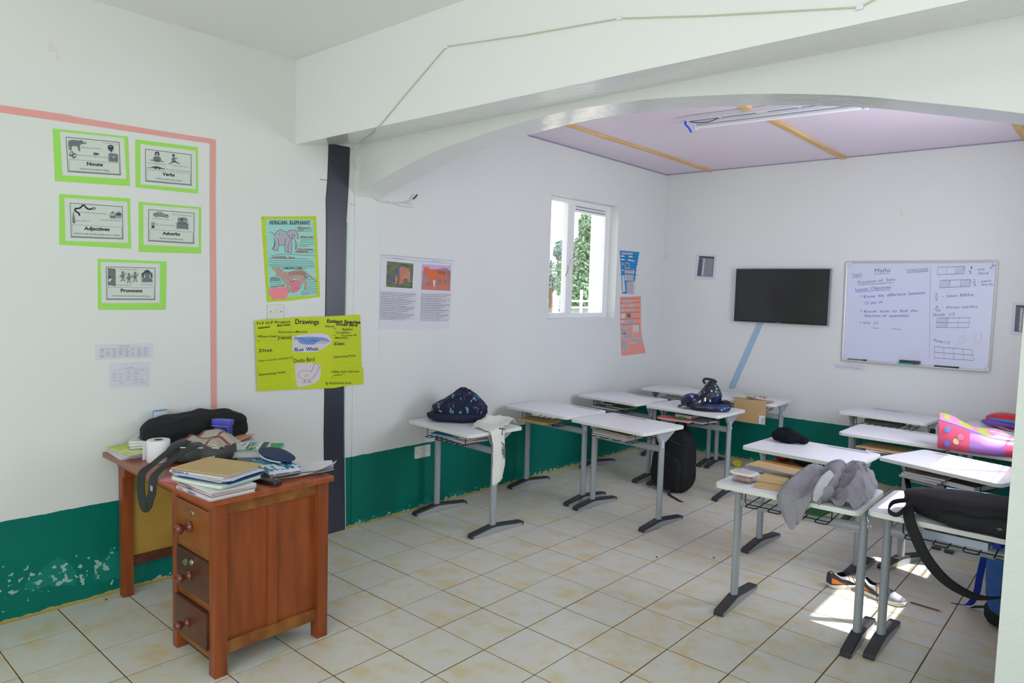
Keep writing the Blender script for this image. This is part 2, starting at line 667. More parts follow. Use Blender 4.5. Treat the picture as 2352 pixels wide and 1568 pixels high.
structure('wall_left', wall_with_hole(MB(), -0.2, 0.0, -4.8, 4.79, -0.06, 3.05, [(2.61, 3.68, 1.397, 2.50)]), WALL, smooth=False)
structure('wall_back', MB().span((0.0, 4.59, -0.06), (3.95, 4.79, 3.05)), WALL, smooth=False)
structure('wall_right', wall_with_hole(MB(), 3.75, 3.95, 0.75, 4.59, -0.06, 3.05, [(1.66, 3.45, 1.4, 2.48)]), WALL, smooth=False)
structure('wall_entrance', wall_with_hole(MB(), 5.4, 5.6, -4.8, 0.75, -0.06, 3.05, [(-3.6, -1.3, 1.0, 2.3)]), WALL, smooth=False)  # unseen wall; its opening is added for the near fill lamp
mb = MB()
mb.span((0, -4.8, -0.06), (1.7, -4.6, 3.05)).span((4.7, -4.8, -0.06), (5.4, -4.6, 3.05)).span((1.7, -4.8, 2.45), (4.7, -4.6, 3.05))
structure('wall_rear', mb, WALL, smooth=False)

arch = [(0, 2.225), (0.071, 2.261), (0.35, 2.335), (0.587, 2.394), (0.824, 2.44), (1.048, 2.470), (1.194, 2.488), (1.411, 2.508), (1.60, 2.520), (1.80, 2.526),
        (2.058, 2.518), (2.231, 2.508), (2.447, 2.486), (2.692, 2.455), (2.905, 2.420), (3.095, 2.382), (3.268, 2.337), (3.478, 2.281), (3.628, 2.238)]
arch_s = [(p.x, p.y) for p in crom([(x, z, 0) for x, z in arch], 4)]
mb = MB()
mb.prism(arch_s + [(3.628, 2.6), (3.628, 2.98), (0, 2.98)], 0.54, 0.75, 'y')
o = structure('wall_arch', mb, GLOSSW, angle=25)
mb = MB()
mb.span((3.628, 0.54, -0.004), (5.4, 0.75, 3.0))
mb.build('pillar', mat('rough_white_plaster', (222, 228, 224), 0.5, bump=0.35, bscale=35), o, smooth=False)
MB().span((0.0, 0.54, 0.0), (0.005, 0.75, 2.23)).build('pilaster', WALL, o, smooth=False)
structure('trim_1', MB().prism([(0.10, 2.487), (0.54, 2.562), (0.54, 3.0), (0.10, 3.0)], 0.0, 5.4, 'x'), GLOSSW, smooth=False)
ceil = structure('ceiling', MB().span((-0.2, -4.8, 2.985), (5.6, 0.10, 3.1)), CEILW, smooth=False)
MB().span((-0.2, 0.54, 2.95), (3.95, 4.79, 3.1)).build('ceiling_slab', CEILW, ceil, smooth=False)
for a, b in ((0.002, 0.508), (0.516, 1.809), (1.817, 3.166), (3.174, 3.748)):
    MB().span((a, 0.752, 2.938), (b, 4.588, 2.95)).build('ceiling_panel', PLY, ceil, smooth=False, bevel=0.002, seg=1)
for k, (x, w) in enumerate(((0.512, 0.034), (1.813, 0.05), (3.17, 0.05))):
    n = 8
    mb = MB()
    mb.grid([[(x + dx + 0.006 * math.sin(i * 1.3 + k), 0.76 + (4.585 - 0.76) * i / n, 2.938 - h) for dx, h in ((-w / 2, 0), (-w / 2, 0.018), (w / 2, 0.018), (w / 2, 0))] for i in range(n + 1)])
    structure('trim_%d' % (k + 2), mb, PINE, smooth=False)
GAP_SHADE = mat('ceiling_gap_shade', (150, 148, 168), 0.6)
structure('trim_5', MB().span((0.0, 0.75, 2.930), (0.012, 4.59, 2.938)).span((0.0, 4.578, 2.930), (3.75, 4.59, 2.938)), GAP_SHADE, smooth=False)  # dark strip stands in for shade in the gap along the ceiling edge

# black painted strip up the left wall, its edges wavering like the plaster
mb = MB()
zs = [0.0, 0.3, 0.66, 1.0, 1.45, 1.8, 2.05, 2.18, 2.3, 2.42, 2.535]
la = [0.338, 0.330, 0.320, 0.322, 0.322, 0.324, 0.322, 0.318, 0.328, 0.332, 0.334]
ra = [0.492, 0.484, 0.474, 0.470, 0.470, 0.472, 0.476, 0.484, 0.490, 0.494, 0.496]
mb.grid([[(0.0, a, z), (0.007, a + 0.003, z), (0.007, b - 0.003, z), (0.0, b, z)] for z, a, b in zip(zs, la, ra)])
structure('trim_6', mb, BLACKP, smooth=False)
mb = MB()
mb.tube([(0.003, b + 0.006, z) for z, b in list(zip(zs, ra))[:7]], 0.004, 6)
structure('trim_7', mb, mat('pale_aqua_edge', (170, 205, 205), 0.6), smooth=True)

# ------------------------------------------------------------------ the window in the left wall
win = structure('window_1', MB().span((-0.135, 2.61, 1.397), (-0.095, 2.736, 2.50)).span((-0.135, 3.597, 1.397), (-0.095, 3.68, 2.50))
                .span((-0.135, 2.736, 1.397), (-0.095, 3.597, 1.447)).span((-0.135, 2.736, 2.462), (-0.095, 3.597, 2.50)).span((-0.135, 3.079, 2.395), (-0.095, 3.597, 2.462)), WHITEF, bevel=0.003, smooth=False)
MB().span((-0.145, 2.972, 1.447), (-0.085, 3.016, 2.462)).span((-0.125, 3.022, 1.447), (-0.090, 3.079, 2.462)).build('mullion', WHITEF, win, bevel=0.003, smooth=False)
for a, b, zt in ((2.736, 2.972, 2.462), (3.079, 3.597, 2.395)):
    MB().span((-0.118, a, 1.447), (-0.113, b, zt)).build('glass_pane', GLASS, win, smooth=False)
SLOT = mat('vent_slot', (120, 122, 135), 0.6)
for z in (2.445, 2.418):
    MB().span((-0.096, 3.10, z - 0.004), (-0.093, 3.58, z + 0.004)).build('vent_slot', SLOT, win, smooth=False)
BRASS = mat('brass', (190, 170, 90), 0.35, metal=0.8)
MB().tube([(-0.085, 3.03, 1.93), (-0.06, 3.03, 1.925), (-0.05, 3.045, 1.955), (-0.05, 3.07, 1.965)], 0.006, 8).box((-0.083, 3.03, 1.91), (0.01, 0.02, 0.05)).build('latch', WHITEF, win)
mb = MB().tube([(-0.08, 2.99, 1.885), (-0.07, 2.985, 1.86), (-0.075, 2.97, 1.82), (-0.08, 2.955, 1.79)], 0.004, 6)
mb.build('tie_string', BRASS, win)

win2 = structure('window_2', MB().span((3.83, 1.66, 1.4), (3.87, 1.70, 2.48)).span((3.83, 3.40, 1.4), (3.87, 3.45, 2.48)).span((3.83, 1.6, 1.4), (3.87, 3.4, 1.44)).span((3.83, 1.6, 2.44), (3.87, 3.4, 2.48)), WHITEF, smooth=False)
for y in (2.18, 2.82):
    MB().span((3.83, y - 0.02, 1.44), (3.87, y + 0.02, 2.44)).build('mullion', WHITEF, win2, smooth=False)
for z in (1.60, 1.76, 1.90):
    MB().tube([(3.90, 1.58, z), (3.90, 3.42, z + 0.01)], 0.007, 6).build('grille_bar', WHITEF, win2)
structure('trim_8', MB().span((5.6, -4.8, 2.55), (7.6, 0.4, 2.65)), CEILW, smooth=False)       # unseen roof added to keep sun out of the near opening
structure('trim_9', MB().span((-0.2, -7.0, 2.7), (5.6, -4.8, 2.8)), CEILW, smooth=False)       # porch roof outside the entrance

# ------------------------------------------------------------------ outside the window
GROUND = mat('dusty_ground', (214, 208, 196), 0.9, 0.1, (196, 190, 172), 0.6)
structure('ground', MB().span((-40, -30, -0.5), (40, 45, -0.2)), GROUND, smooth=False)
LEAF = mat('leaf', (120, 152, 112), 0.6, 0.2, (150, 176, 150), 2.0)
LEAF2 = mat('leaf_blue_green', (120, 146, 140), 0.6, 0.2, (160, 180, 172), 2.0)
BARK = mat('bark', (120, 105, 90), 0.9)
def leaf_cloud(blobs, n, size, seed):
    rnd = random.Random(seed)
    mb = MB()
    for _ in range(n):
        c, r = rnd.choice(blobs)
        d = Vector((rnd.gauss(0, 1), rnd.gauss(0, 1), rnd.gauss(0, 1))).normalized() * (rnd.random() ** 0.4)
        p = Vector(c) + Vector((d.x * r[0], d.y * r[1], d.z * r[2]))
        a = Vector((rnd.gauss(0, 1), rnd.gauss(0, 1), rnd.gauss(0, 1))).normalized()
        b = a.orthogonal().normalized()
        s = size * rnd.uniform(0.6, 1.3)
        vs = [mb.bm.verts.new(q) for q in (p + a * s, p + b * s * 0.45, p - a * s, p - b * s * 0.45)]
        mb.bm.faces.new(vs)
    return mb
def tree(name, label, base, h, blobs, n, size, seed, lm):
    t = thing(name, label, 'tree', base, group=None)
    f = leaf_cloud(blobs, n, size, seed).build('foliage', lm, t, smooth=False)
    f['kind'] = 'stuff'
    pts = [(0, 0, 0), (0.05, 0.03, h * 0.4), (-0.04, 0.05, h * 0.75), (0.02, 0.0, h)]
    mb = MB().tube(crom(pts, 4), [0.13 * (1 - 0.7 * i / 12) for i in range(13)], 8)
    for i, (c, r) in enumerate(blobs[:6]):
        mb.tube(crom([(0, 0, h * 0.45), (c[0] * 0.5, c[1] * 0.5, (h * 0.5 + c[2]) / 2), (c[0], c[1], c[2])], 3), [0.06 * (1 - 0.8 * i / 6) for i in range(7)], 6)
    mb.build('trunk', BARK, t)
    return t
tree('leafy_tree', 'tall leafy green tree standing behind the white fence outside the window', (-10.5, 17.6, -0.2), 4.2,
     [((0.0, 0.3, 4.1), (0.35, 0.45, 0.7)), ((0.0, 0.2, 3.3), (0.5, 0.65, 0.6)), ((-0.2, 0.0, 2.6), (0.7, 0.85, 0.6)), ((0.1, -0.1, 1.9), (0.8, 1.0, 0.7)), ((0, 0.0, 1.2), (0.8, 1.0, 0.6)), ((0.3, 0.4, 2.9), (0.5, 0.6, 0.8))], 9000, 0.085, 1, LEAF)
tree('sparse_tree', 'thin blue-green tree seen through the left pane of the window', (-17.5, 24.6, -0.2), 3.4,
     [((-0.1, -0.2, 2.9), (0.7, 0.7, 0.45)), ((0.2, 0.3, 2.3), (0.8, 0.8, 0.4)), ((-0.3, -0.6, 3.6), (0.4, 0.4, 0.4)), ((0.1, 0.6, 3.9), (0.35, 0.35, 0.5))], 1500, 0.10, 2, LEAF2)
tree('low_shrub', 'low bright green shrub by the white building, seen through the left window pane', (-9.9, 13.2, -0.2), 1.2,
     [((0, 0, 1.5), (0.3, 0.4, 0.35)), ((0.1, 0.4, 1.9), (0.3, 0.3, 0.3)), ((0, -0.5, 2.2), (0.3, 0.5, 0.2))], 1200, 0.07, 3, LEAF)
fence = thing('wire_fence', 'white pipe fence with chain link mesh, in front of the tree outside', 'fence', (-9.0, 15.4, -0.2))
for y in (-1.1, 0.1, 1.5):
    MB().tube([(0, y, 0), (0, y, 1.95 if y > 0 and y < 1 else 1.65)], 0.045, 8).build('post', WHITEF, fence)
for z in (1.60, 1.40):
    MB().tube([(0, -1.1, z), (0, 1.5, z)], 0.03, 8).build('rail', WHITEF, fence)
mb = MB()
for k in range(60):
    y = -1.6 + k * 0.07
    for s in (1, -1):
        a, b = (y, 0.0), (y + s * 1.38, 1.38)
        if min(a[0], b[0]) > -2.4 and max(a[0], b[0]) < 3.4:
            mb.tube([(0, a[0], a[1]), (0, b[0], b[1])], 0.006, 3)
o = mb.build('chain_link', mat('galvanised_wire', (150, 165, 175), 0.5), fence)
o['kind'] = 'stuff'
bl = thing('white_building', 'small white building with a dark blue sign board beyond the window', 'building', (-13.0, 17.4, -0.2))
MB().span((-2, -1.6, 0), (0, 1.0, 1.9)).build('wall', WHITEF, bl, smooth=False)
MB().prism([(-1.8, 1.9), (1.2, 1.9), (-0.3, 2.35)], -2.2, 0.2, 'x').build('roof', mat('pale_roof', (225, 225, 222), 0.7), bl, smooth=False)
MB().span((0.0, -1.5, 1.2), (0.04, -0.75, 1.55)).build('sign_board', mat('navy_board', (70, 80, 140), 0.5), bl, smooth=False)
o = thing('porch_column', 'white column of the veranda just outside the window', 'column', (-1.7, 5.86, -0.2))
MB().span((-0.12, -0.085, 0), (0.12, 0.085, 3.2)).build('shaft', WHITEF, o, bevel=0.01, smooth=False)
MB().span((-0.16, -0.14, 0), (0.16, 0.14, 0.2)).build('base', WHITEF, o, bevel=0.01, smooth=False)

# ------------------------------------------------------------------ pupils' desks
TOPW = mat('desk_top_laminate', (232, 231, 238), 0.28, 0.45)
EDGE = mat('desk_edge_band', (222, 228, 218), 0.4)
STEEL = mat('grey_painted_steel', (158, 164, 170), 0.35, 0.5)
PLAST = mat('black_plastic', (58, 58, 62), 0.45)
WIRE = mat('black_wire', (34, 35, 38), 0.4)
GREYM = mat('groove_grey', (150, 148, 150), 0.6)
HOOKM = mat('bright_wire', (205, 208, 214), 0.3, metal=0.6)

def make_desk():
    t = thing('pupil_desk', 'x', 'desk')
    mb = MB().prism(rrect(0.675, 0.50, 0.035), 0.679, 0.7005, 'z')
    top = mb.build('tabletop', TOPW, t, bevel=0.003, seg=2)
    o = rrect(0.677, 0.502, 0.036, 6)
    m2 = MB()
    n = len(o)
    m2.grid([[(o[i % n][0], o[i % n][1], z) for i in range(n + 1)] for z in (0.6795, 0.6865, 0.6965)])
    m2.build('edge_band', EDGE, top)
    m3 = MB()
    for q in range(3):
        m3.box((0.0, 0.195 + q * 0.009, 0.7012), (0.27 - 0.02 * q, 0.0028, 0.0008))
    m3.build('pencil_groove', GREYM, top, smooth=False)
    for s in (-1, 1):
        x = s * 0.305
        leg = MB().tube([(x, 0.01, 0.045), (x, 0.01, 0.63)], 0.0195, 16, ry=0.025, up=(0, 1, 0)).build('leg', STEEL, t)
        side = [(-0.185, 0.0), (0.275, 0.0), (0.283, 0.008), (0.28, 0.024), (0.03, 0.052), (-0.01, 0.052), (-0.188, 0.026), (-0.193, 0.010)]
        MB().prism([(y, z * 0.86 + 0.001) for y, z in side[:2]] + [(0.276, 0.018), (0.03, 0.043), (-0.01, 0.043), (-0.184, 0.019)], x - 0.026, x + 0.026, 'x').build('foot', STEEL, leg, bevel=0.002, smooth=False)
        cap = MB()
        rows = [(-0.193, 0.002), (-0.196, 0.014), (-0.186, 0.027), (-0.01, 0.054), (0.03, 0.054), (0.282, 0.027), (0.290, 0.014), (0.287, 0.002)]
        inn = [(-0.176, 0.002), (-0.176, 0.012), (-0.174, 0.017), (-0.008, 0.041), (0.028, 0.041), (0.270, 0.017), (0.270, 0.012), (0.270, 0.002)]
        cap.grid([[(x - 0.0265, i_[0], i_[1]), (x - 0.0235, r_[0], r_[1]), (x + 0.0235, r_[0], r_[1]), (x + 0.0265, i_[0], i_[1])] for r_, i_ in zip(rows, inn)])
        cap.build('foot_cap', PLAST, leg, smooth=True, angle=50)
        MB().prism([(-0.06, 0.679), (-0.06, 0.672), (-0.016, 0.60), (0.036, 0.60), (0.15, 0.665), (0.15, 0.679)], x - 0.012, x + 0.012, 'x').build('bracket', STEEL, leg, bevel=0.003, smooth=False)
    MB().tube([(-0.30, 0.01, 0.555), (0.30, 0.01, 0.555)], 0.024, 12, ry=0.015, up=(0, 1, 0)).build('crossbar', STEEL, t)
    b = MB()
    r = 0.003
    b.tube([(-0.205, -0.165, 0.679), (-0.205, -0.165, 0.612), (-0.195, -0.165, 0.603), (0.195, -0.165, 0.603), (0.205, -0.165, 0.612), (0.205, -0.165, 0.679)], r, 6)
    b.tube([(-0.205, 0.06, 0.679), (-0.205, 0.06, 0.625), (-0.195, 0.06, 0.612), (0.195, 0.06, 0.612), (0.205, 0.06, 0.625), (0.205, 0.06, 0.679)], r, 6)
    for k in range(4):
        x = -0.165 + 0.11 * k
        b.tube([(x - 0.028, 0.10, 0.679), (x - 0.028, 0.10, 0.635), (x - 0.028, 0.09, 0.607), (x - 0.028, -0.19, 0.599), (x - 0.02, -0.20, 0.599), (x + 0.02, -0.20, 0.599),
                (x + 0.028, -0.19, 0.599), (x + 0.028, 0.09, 0.607), (x + 0.028, 0.10, 0.635), (x + 0.028, 0.10, 0.679)], r, 6)
    b.build('basket', WIRE, t)
    MB().tube(crom([(0.320, -0.005, 0.62), (0.327, -0.010, 0.60), (0.328, -0.016, 0.575), (0.338, -0.022, 0.562), (0.345, -0.026, 0.575), (0.340, -0.026, 0.588), (0.334, -0.026, 0.580)], 4), 0.0028, 6).build('hook', HOOKM, t)
    return t

DESKS = {
 'd1': (0.425, 1.185, -4, 'white pupil desk under the navy floral bag and white scarf, nearest the black strip'),
 'd2': (0.425, 2.215, -3, 'empty white pupil desk against the left wall, its corner touching another empty desk'),
 'd3': (1.155, 2.135, -5, 'empty white pupil desk out from the wall with the black backpack behind its leg'),
 'd4': (0.435, 3.205, -5, 'bare white pupil desk close to the wall, beside the dotted backpack desk'),
 'd5': (1.165, 3.190, -1, 'white pupil desk with the shiny dark blue dotted backpack on top'),
 'd6': (0.535, 4.140, 0.5, 'bare white pupil desk in the far left corner under the salmon poster'),
 'd6b': (1.225, 4.150, 0.5, 'white pupil desk by the back wall with the brown folder hanging over its edge'),
 'd7': (2.435, 2.235, -3, 'white pupil desk with the black knitted hat on top'),
 'd8': (2.695, 1.295, 2, 'white pupil desk with the lunch box, brown envelopes and grey jacket on it'),
 'd9': (3.395, 1.365, 0, 'white pupil desk under the black rucksack, by the pillar on the right'),
 'd10': (3.185, 2.495, -18, 'white pupil desk turned askew with sun falling on its top'),
 'd11': (2.705, 3.255, -1, 'bare white pupil desk left of the pink bag, brown envelope in its rack'),
 'd11b': (3.392, 3.225, -1, 'white pupil desk under the pink and purple patchwork bag'),
 'd12': (2.415, 4.215, -5, 'bare white pupil desk against the back wall below the whiteboard'),
 'd13': (3.290, 4.272, -3, 'white pupil desk by the back wall with the red and purple bag on it'),
}
desk0 = make_desk()
DK = {}
for i, (k, (x, y, rz, lab)) in enumerate(DESKS.items()):
    d = desk0 if i == 0 else copy_tree(desk0)
    d.location = (x, y, 0)
    d.rotation_euler = (0, 0, R(rz))
    d['label'] = lab
    d['group'] = 'pupils\' desks'
    DK[k] = d
for k, off in (('d1', 0.10), ('d2', 0.17), ('d3', -0.10), ('d4', 0.12), ('d5', 0.1), ('d6', 0.12), ('d6b', -0.02), ('d7', 0.15), ('d8', 0.1), ('d9', 0.1), ('d10', -0.12), ('d11', 0.1), ('d11b', 0.1), ('d12', -0.08), ('d13', -0.18)):
    for c in DK[k].children:
        if c.name.startswith('tabletop'):
            for g in c.children:
                if g.name.startswith('pencil_groove'):
                    g.location.x = off

def on_desk(k, x, y, z=0.701):
    """world point for a point given in a desk's own frame"""
    X, Y, rz, _ = DESKS[k]
    c, s = math.cos(R(rz)), math.sin(R(rz))
    return (X + x * c - y * s, Y + x * s + y * c, z)

# ------------------------------------------------------------------ teacher's desk
WOOD = mat('red_brown_wood', (148, 74, 32), 0.38, 0.45, (126, 60, 25), 9, stretch=(3, 3, 0.35), bump=0.05, bscale=40)
WOODT = mat('desktop_wood', (158, 80, 46), 0.28, 0.5, (136, 64, 34), 7, stretch=(0.4, 3, 3))
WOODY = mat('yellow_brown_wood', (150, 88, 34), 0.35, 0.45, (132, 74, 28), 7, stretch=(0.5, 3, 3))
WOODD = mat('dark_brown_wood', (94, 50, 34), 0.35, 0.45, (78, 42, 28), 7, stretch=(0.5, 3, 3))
WOODE = mat('worn_pale_wood', (148, 98, 44), 0.45, 0.3, (120, 70, 34), 8, stretch=(0.4, 2, 2))
PLYY = mat('yellow_plywood', (176, 142, 62), 0.5, 0.3, (160, 126, 54), 5)
KNOB = mat('polished_red_wood', (112, 52, 36), 0.2, 0.6)
SILV = mat('nickel', (190, 195, 180), 0.3, metal=0.9)
td = thing('teacher_desk', 'brown wooden teacher desk with three drawers, cluttered top, against the left wall', 'desk', (0.62, -0.70, 0))
TD = (0.62, -0.70, 0)
def tdp(mb, name, m, parent=td, **kw):
    bmesh.ops.translate(mb.bm, verts=mb.bm.verts, vec=(-TD[0], -TD[1], 0))
    return mb.build(name, m, parent, **kw)
tdp(MB().span((0.03, -1.0, 0.735), (1.185, -0.405, 0.762)), 'desktop', WOODT, bevel=0.006)
for x, y, w in ((0.072, -0.905, 0.052), (0.072, -0.450, 0.052), (0.775, -0.935, 0.045), (1.135, -0.932, 0.055), (0.775, -0.450, 0.045), (1.135, -0.448, 0.055)):
    tdp(MB().span((x - w / 2, y - w / 2, 0.0), (x + w / 2, y + w / 2, 0.735)), 'leg', WOOD, bevel=0.003)
tdp(MB().span((0.10, -0.955, 0.695), (1.11, -0.935, 0.735)), 'apron', WOOD, bevel=0.002)
tdp(MB().span((0.10, -0.465, 0.66), (1.11, -0.445, 0.735)), 'apron', WOOD, bevel=0.002)
# left end: plywood between the posts
tdp(MB().span((0.064, -0.882, 0.20), (0.078, -0.472, 0.735)), 'side_panel', PLYY, smooth=False)
tdp(MB().span((0.055, -0.882, 0.155), (0.089, -0.472, 0.205)), 'bottom_rail', WOODD, bevel=0.002)
tdp(MB().prism([(0.098, 0.735), (0.098, 0.63), (0.112, 0.63), (0.15, 0.735)], -0.93, -0.885, 'y'), 'corner_bracket', WOOD, bevel=0.002, smooth=False)
# pedestal: panelled right side
tdp(MB().span((1.128, -0.906, 0.680), (1.150, -0.474, 0.735)), 'top_rail', WOODE, bevel=0.004)
tdp(MB().span((1.128, -0.906, 0.085), (1.150, -0.474, 0.140)), 'bottom_rail', WOODE, bevel=0.004)
tdp(MB().span((1.126, -0.712, 0.14), (1.145, -0.668, 0.68)), 'stile', WOOD, bevel=0.004)
for a, b in ((-0.908, -0.712), (-0.668, -0.472)):
    tdp(MB().span((1.122, a, 0.138), (1.134, b, 0.682)), 'panel', WOOD, smooth=False)
tdp(MB().span((0.790, -0.462, 0.09), (1.11, -0.442, 0.735)), 'back_panel', WOOD, smooth=False)
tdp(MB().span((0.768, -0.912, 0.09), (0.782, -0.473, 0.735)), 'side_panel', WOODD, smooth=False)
for z, m in ((0.478, WOODE), (0.262, WOODE), (0.060, WOODE)):
    h = 0.036 if z > 0.1 else 0.042
    tdp(MB().span((0.797, -0.950, z), (1.108, -0.915, z + h)), 'drawer_rail', m, bevel=0.002)
def knob(x, y, z, parent, s=1.0):
    M = Matrix.Translation((x - TD[0], y - TD[1], z)) @ Matrix.Rotation(R(90), 4, 'X')
    MB().lathe([(0.0, 0.0), (0.021 * s, 0.0), (0.022 * s, 0.006 * s), (0.012 * s, 0.013 * s), (0.0095 * s, 0.022 * s), (0.014 * s, 0.030 * s), (0.022 * s, 0.040 * s), (0.0225 * s, 0.050 * s), (0.016 * s, 0.060 * s), (0.0, 0.063 * s)], 20, M).build('knob', KNOB, parent, angle=60)
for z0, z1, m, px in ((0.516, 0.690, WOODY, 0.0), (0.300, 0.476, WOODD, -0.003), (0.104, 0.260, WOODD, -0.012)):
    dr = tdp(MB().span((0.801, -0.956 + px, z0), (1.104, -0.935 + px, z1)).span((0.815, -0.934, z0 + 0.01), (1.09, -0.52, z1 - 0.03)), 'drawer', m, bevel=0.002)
    knob(0.935, -0.956 + px, (z0 + z1) / 2 - 0.012, dr, 1.12 if z0 > 0.5 else 0.95)
    if z0 > 0.2:
        M = Matrix.Translation((0.95 - TD[0], -0.956 + px - TD[1], z1 - 0.038)) @ Matrix.Rotation(R(90), 4, 'X')
        MB().lathe([(0, 0.004), (0.006, 0.004), (0.012, 0.003), (0.013, 0.0)], 16, M).build('lock', SILV, dr)
    if 0.2 < z0 < 0.4:
        k = MB().box((0.95 - TD[0], -0.966 - TD[1], z1 - 0.036), (0.002, 0.022, 0.010)).box((0.95 - TD[0], -0.985 - TD[1], z1 - 0.030), (0.002, 0.020, 0.024), rot=(0.5, 0, 0))
        k.build('key', SILV, dr, smooth=False)
for a, b, c, d in ((1.1535, -0.62, 0.715, 0.03), (1.164, -0.935, 0.55, 0.05), (1.164, -0.935, 0.47, 0.07)):
    pass

# ------------------------------------------------------------------ books and papers
PAGES = mat('page_edges', (222, 220, 228), 0.7, rgb2=(200, 198, 208), nscale=120, stretch=(0.02, 0.02, 1))
PAPER = mat('white_paper', (228, 226, 234), 0.6)
BROWN = mat('brown_envelope_paper', (202, 174, 122), 0.6, rgb2=(196, 166, 114), nscale=6)
INK = mat('ink_black', (36, 36, 44), 0.6)
INKB = mat('ink_blue', (44, 62, 160), 0.6)
def book(name, label, loc, w, d, h, rz, cover, group=None, cat='book', bend=0.0, pages=PAGES, back=None):
    """bound on its -x side; cover, pages"""
    t = thing(name, label, cat, loc, rz, group)
    n = 10
    def zz(x):
        return bend * ((x / w) * 2) ** 2
    cv = MB()
    for z0 in (0.0, h - 0.0012):
        cv.grid([[(-w / 2 + w * i / n, y, z0 + zz(-w / 2 + w * i / n)) for y in (-d / 2, d / 2)] for i in range(n + 1)], thick=0.0012)
    cv.box((-w / 2, 0, h / 2 + zz(w / 2)), (0.002, d, h))
    cv.build('cover', cover, t, smooth=True)
    pg = MB()
    g = 0.004
    lo = [[(-w / 2 + (w - g) * i / n, y, 0.0014 + zz(-w / 2 + w * i / n)) for y in (-d / 2 + g * .6, d / 2 - g * .6)] for i in range(n + 1)]
    hi = [[(p[0], p[1], p[2] + h - 0.0028) for p in r] for r in lo]
    V0 = [[pg.bm.verts.new(p) for p in r] for r in lo]
    V1 = [[pg.bm.verts.new(p) for p in r] for r in hi]
    for i in range(n):
        for j in (0, 1):
            pg.bm.faces.new((V0[i][j], V0[i + 1][j], V1[i + 1][j], V1[i][j]))
        pg.bm.faces.new((V0[i][0], V0[i][1], V0[i + 1][1], V0[i + 1][0]))
        pg.bm.faces.new((V1[i][0], V1[i][1], V1[i + 1][1], V1[i + 1][0]))
    pg.bm.faces.new((V0[0][0], V0[0][1], V1[0][1], V1[0][0]))
    pg.bm.faces.new((V0[n][0], V0[n][1], V1[n][1], V1[n][0]))
    pg.build('pages', pages, t, smooth=False)
    return t
def paper(name, label, loc, w, d, rz, m=None, cat='paper', curl=None, group=None, thick=0.0006, n=10):
    f = curl or (lambda u, v: 0.0)
    rows = [[((i / n - 0.5) * w, (j / n - 0.5) * d, f(i / n, j / n)) for j in range(n + 1)] for i in range(n + 1)]
    o = MB().grid(rows, thick=thick).build(name, m or PAPER, loc=loc)
    o.rotation_euler = (0, 0, R(rz))
    return tag(o, label, cat, group)
def envelope(name, label, loc, w, d, rz, m, h=0.003, group=None, cat='envelope', flap=True):
    t = thing(name, label, cat, loc, rz, group)
    MB().box((0, 0, h / 2), (w, d, h)).build('body', m, t, bevel=0.0008, smooth=False)
    if flap:
        MB().prism([(-w / 2, d / 2), (w / 2, d / 2), (w / 2 - 0.02, d / 2 - 0.05), (-w / 2 + 0.02, d / 2 - 0.05)], h, h + 0.0008, 'z').build('flap', m, t, smooth=False)
    return t
def on_top(o_loc, rz, z):
    c, s = math.cos(R(rz)), math.sin(R(rz))
    return lambda a, b, d: (o_loc[0] + a * c - b * s, o_loc[1] + a * s + b * c, z + d)

DT = 0.763      # top of the teacher's desk
# front corner: notebooks with pupils' names, an open pad, papers and the brown envelope
PINKB = mat('dull_pink_cover', (196, 140, 132), 0.6)
WHITEB = mat('white_cover', (222, 226, 228), 0.5)
st = (1.045, -0.895)
bk = []
for i, (dx, dy, rz, h, cv) in enumerate(((0.003, -0.004, 3, 0.011, WHITEB), (-0.006, 0.006, 4, 0.009, PINKB), (-0.012, 0.012, 1, 0.010, WHITEB))):
    z = DT + sum((0.011, 0.009, 0.010)[:i]) + 0.0004 * i
    b = book('exercise_book', ['white exercise book at the bottom of the stack on the desk corner', 'pink backed exercise book second from bottom of the corner stack', 'white exercise book just under the curled open pad'][i],
             (st[0] + dx, st[1] + dy, z), 0.275, 0.20, h, rz, cv, 'books in the corner stack')
    bk.append((b, z, h, rz, dx, dy))
def spine_text(parent, s, x0, x1, y, z0, h, m):
    """upright lettering on a front (-y) edge, in the parent's frame"""
    vs, fs = glyphs(s, 0.012)
    w = max(v[0] for v in vs)
    me = bpy.data.meshes.new('lettering')
    me.from_pydata([(x0 + v[0] / w * (x1 - x0), y, z0 + v[1] / 0.7 * h) for v in vs], [], fs)
    me.materials.append(m)
    o = bpy.data.objects.new('lettering', me)
    COL.objects.link(o)
    o.parent = parent
spine_text(bk[0][0], 'HADIA', -0.128, -0.082, -0.101, 0.002, 0.007, INKB)
spine_text(bk[0][0], 'ISMAIL', -0.045, 0.025, -0.101, 0.0015, 0.008, INKB)
spine_text(bk[1][0], 'KAMAL', -0.07, -0.01, -0.101, 0.001, 0.007, INKB)
zt = DT + 0.031
pad = book('open_pad', 'thick curled white pad bulging out over the exercise books on the desk corner', (1.01, -0.875, zt), 0.29, 0.215, 0.016, 16, mat('pale_green_white_cover', (214, 224, 214), 0.5), bend=0.004, pages=mat('pale_page_edges', (216, 226, 218), 0.7, rgb2=(200, 212, 204), nscale=90, stretch=(0.02, 0.02, 1)))
zt += 0.0205
o = book('blue_folder', 'blue backed plastic folder sticking out under the papers of the corner stack', (1.02, -0.862, zt), 0.275, 0.20, 0.004, 20, mat('blue_plastic', (30, 88, 170), 0.35), cat='folder')
zt += 0.005
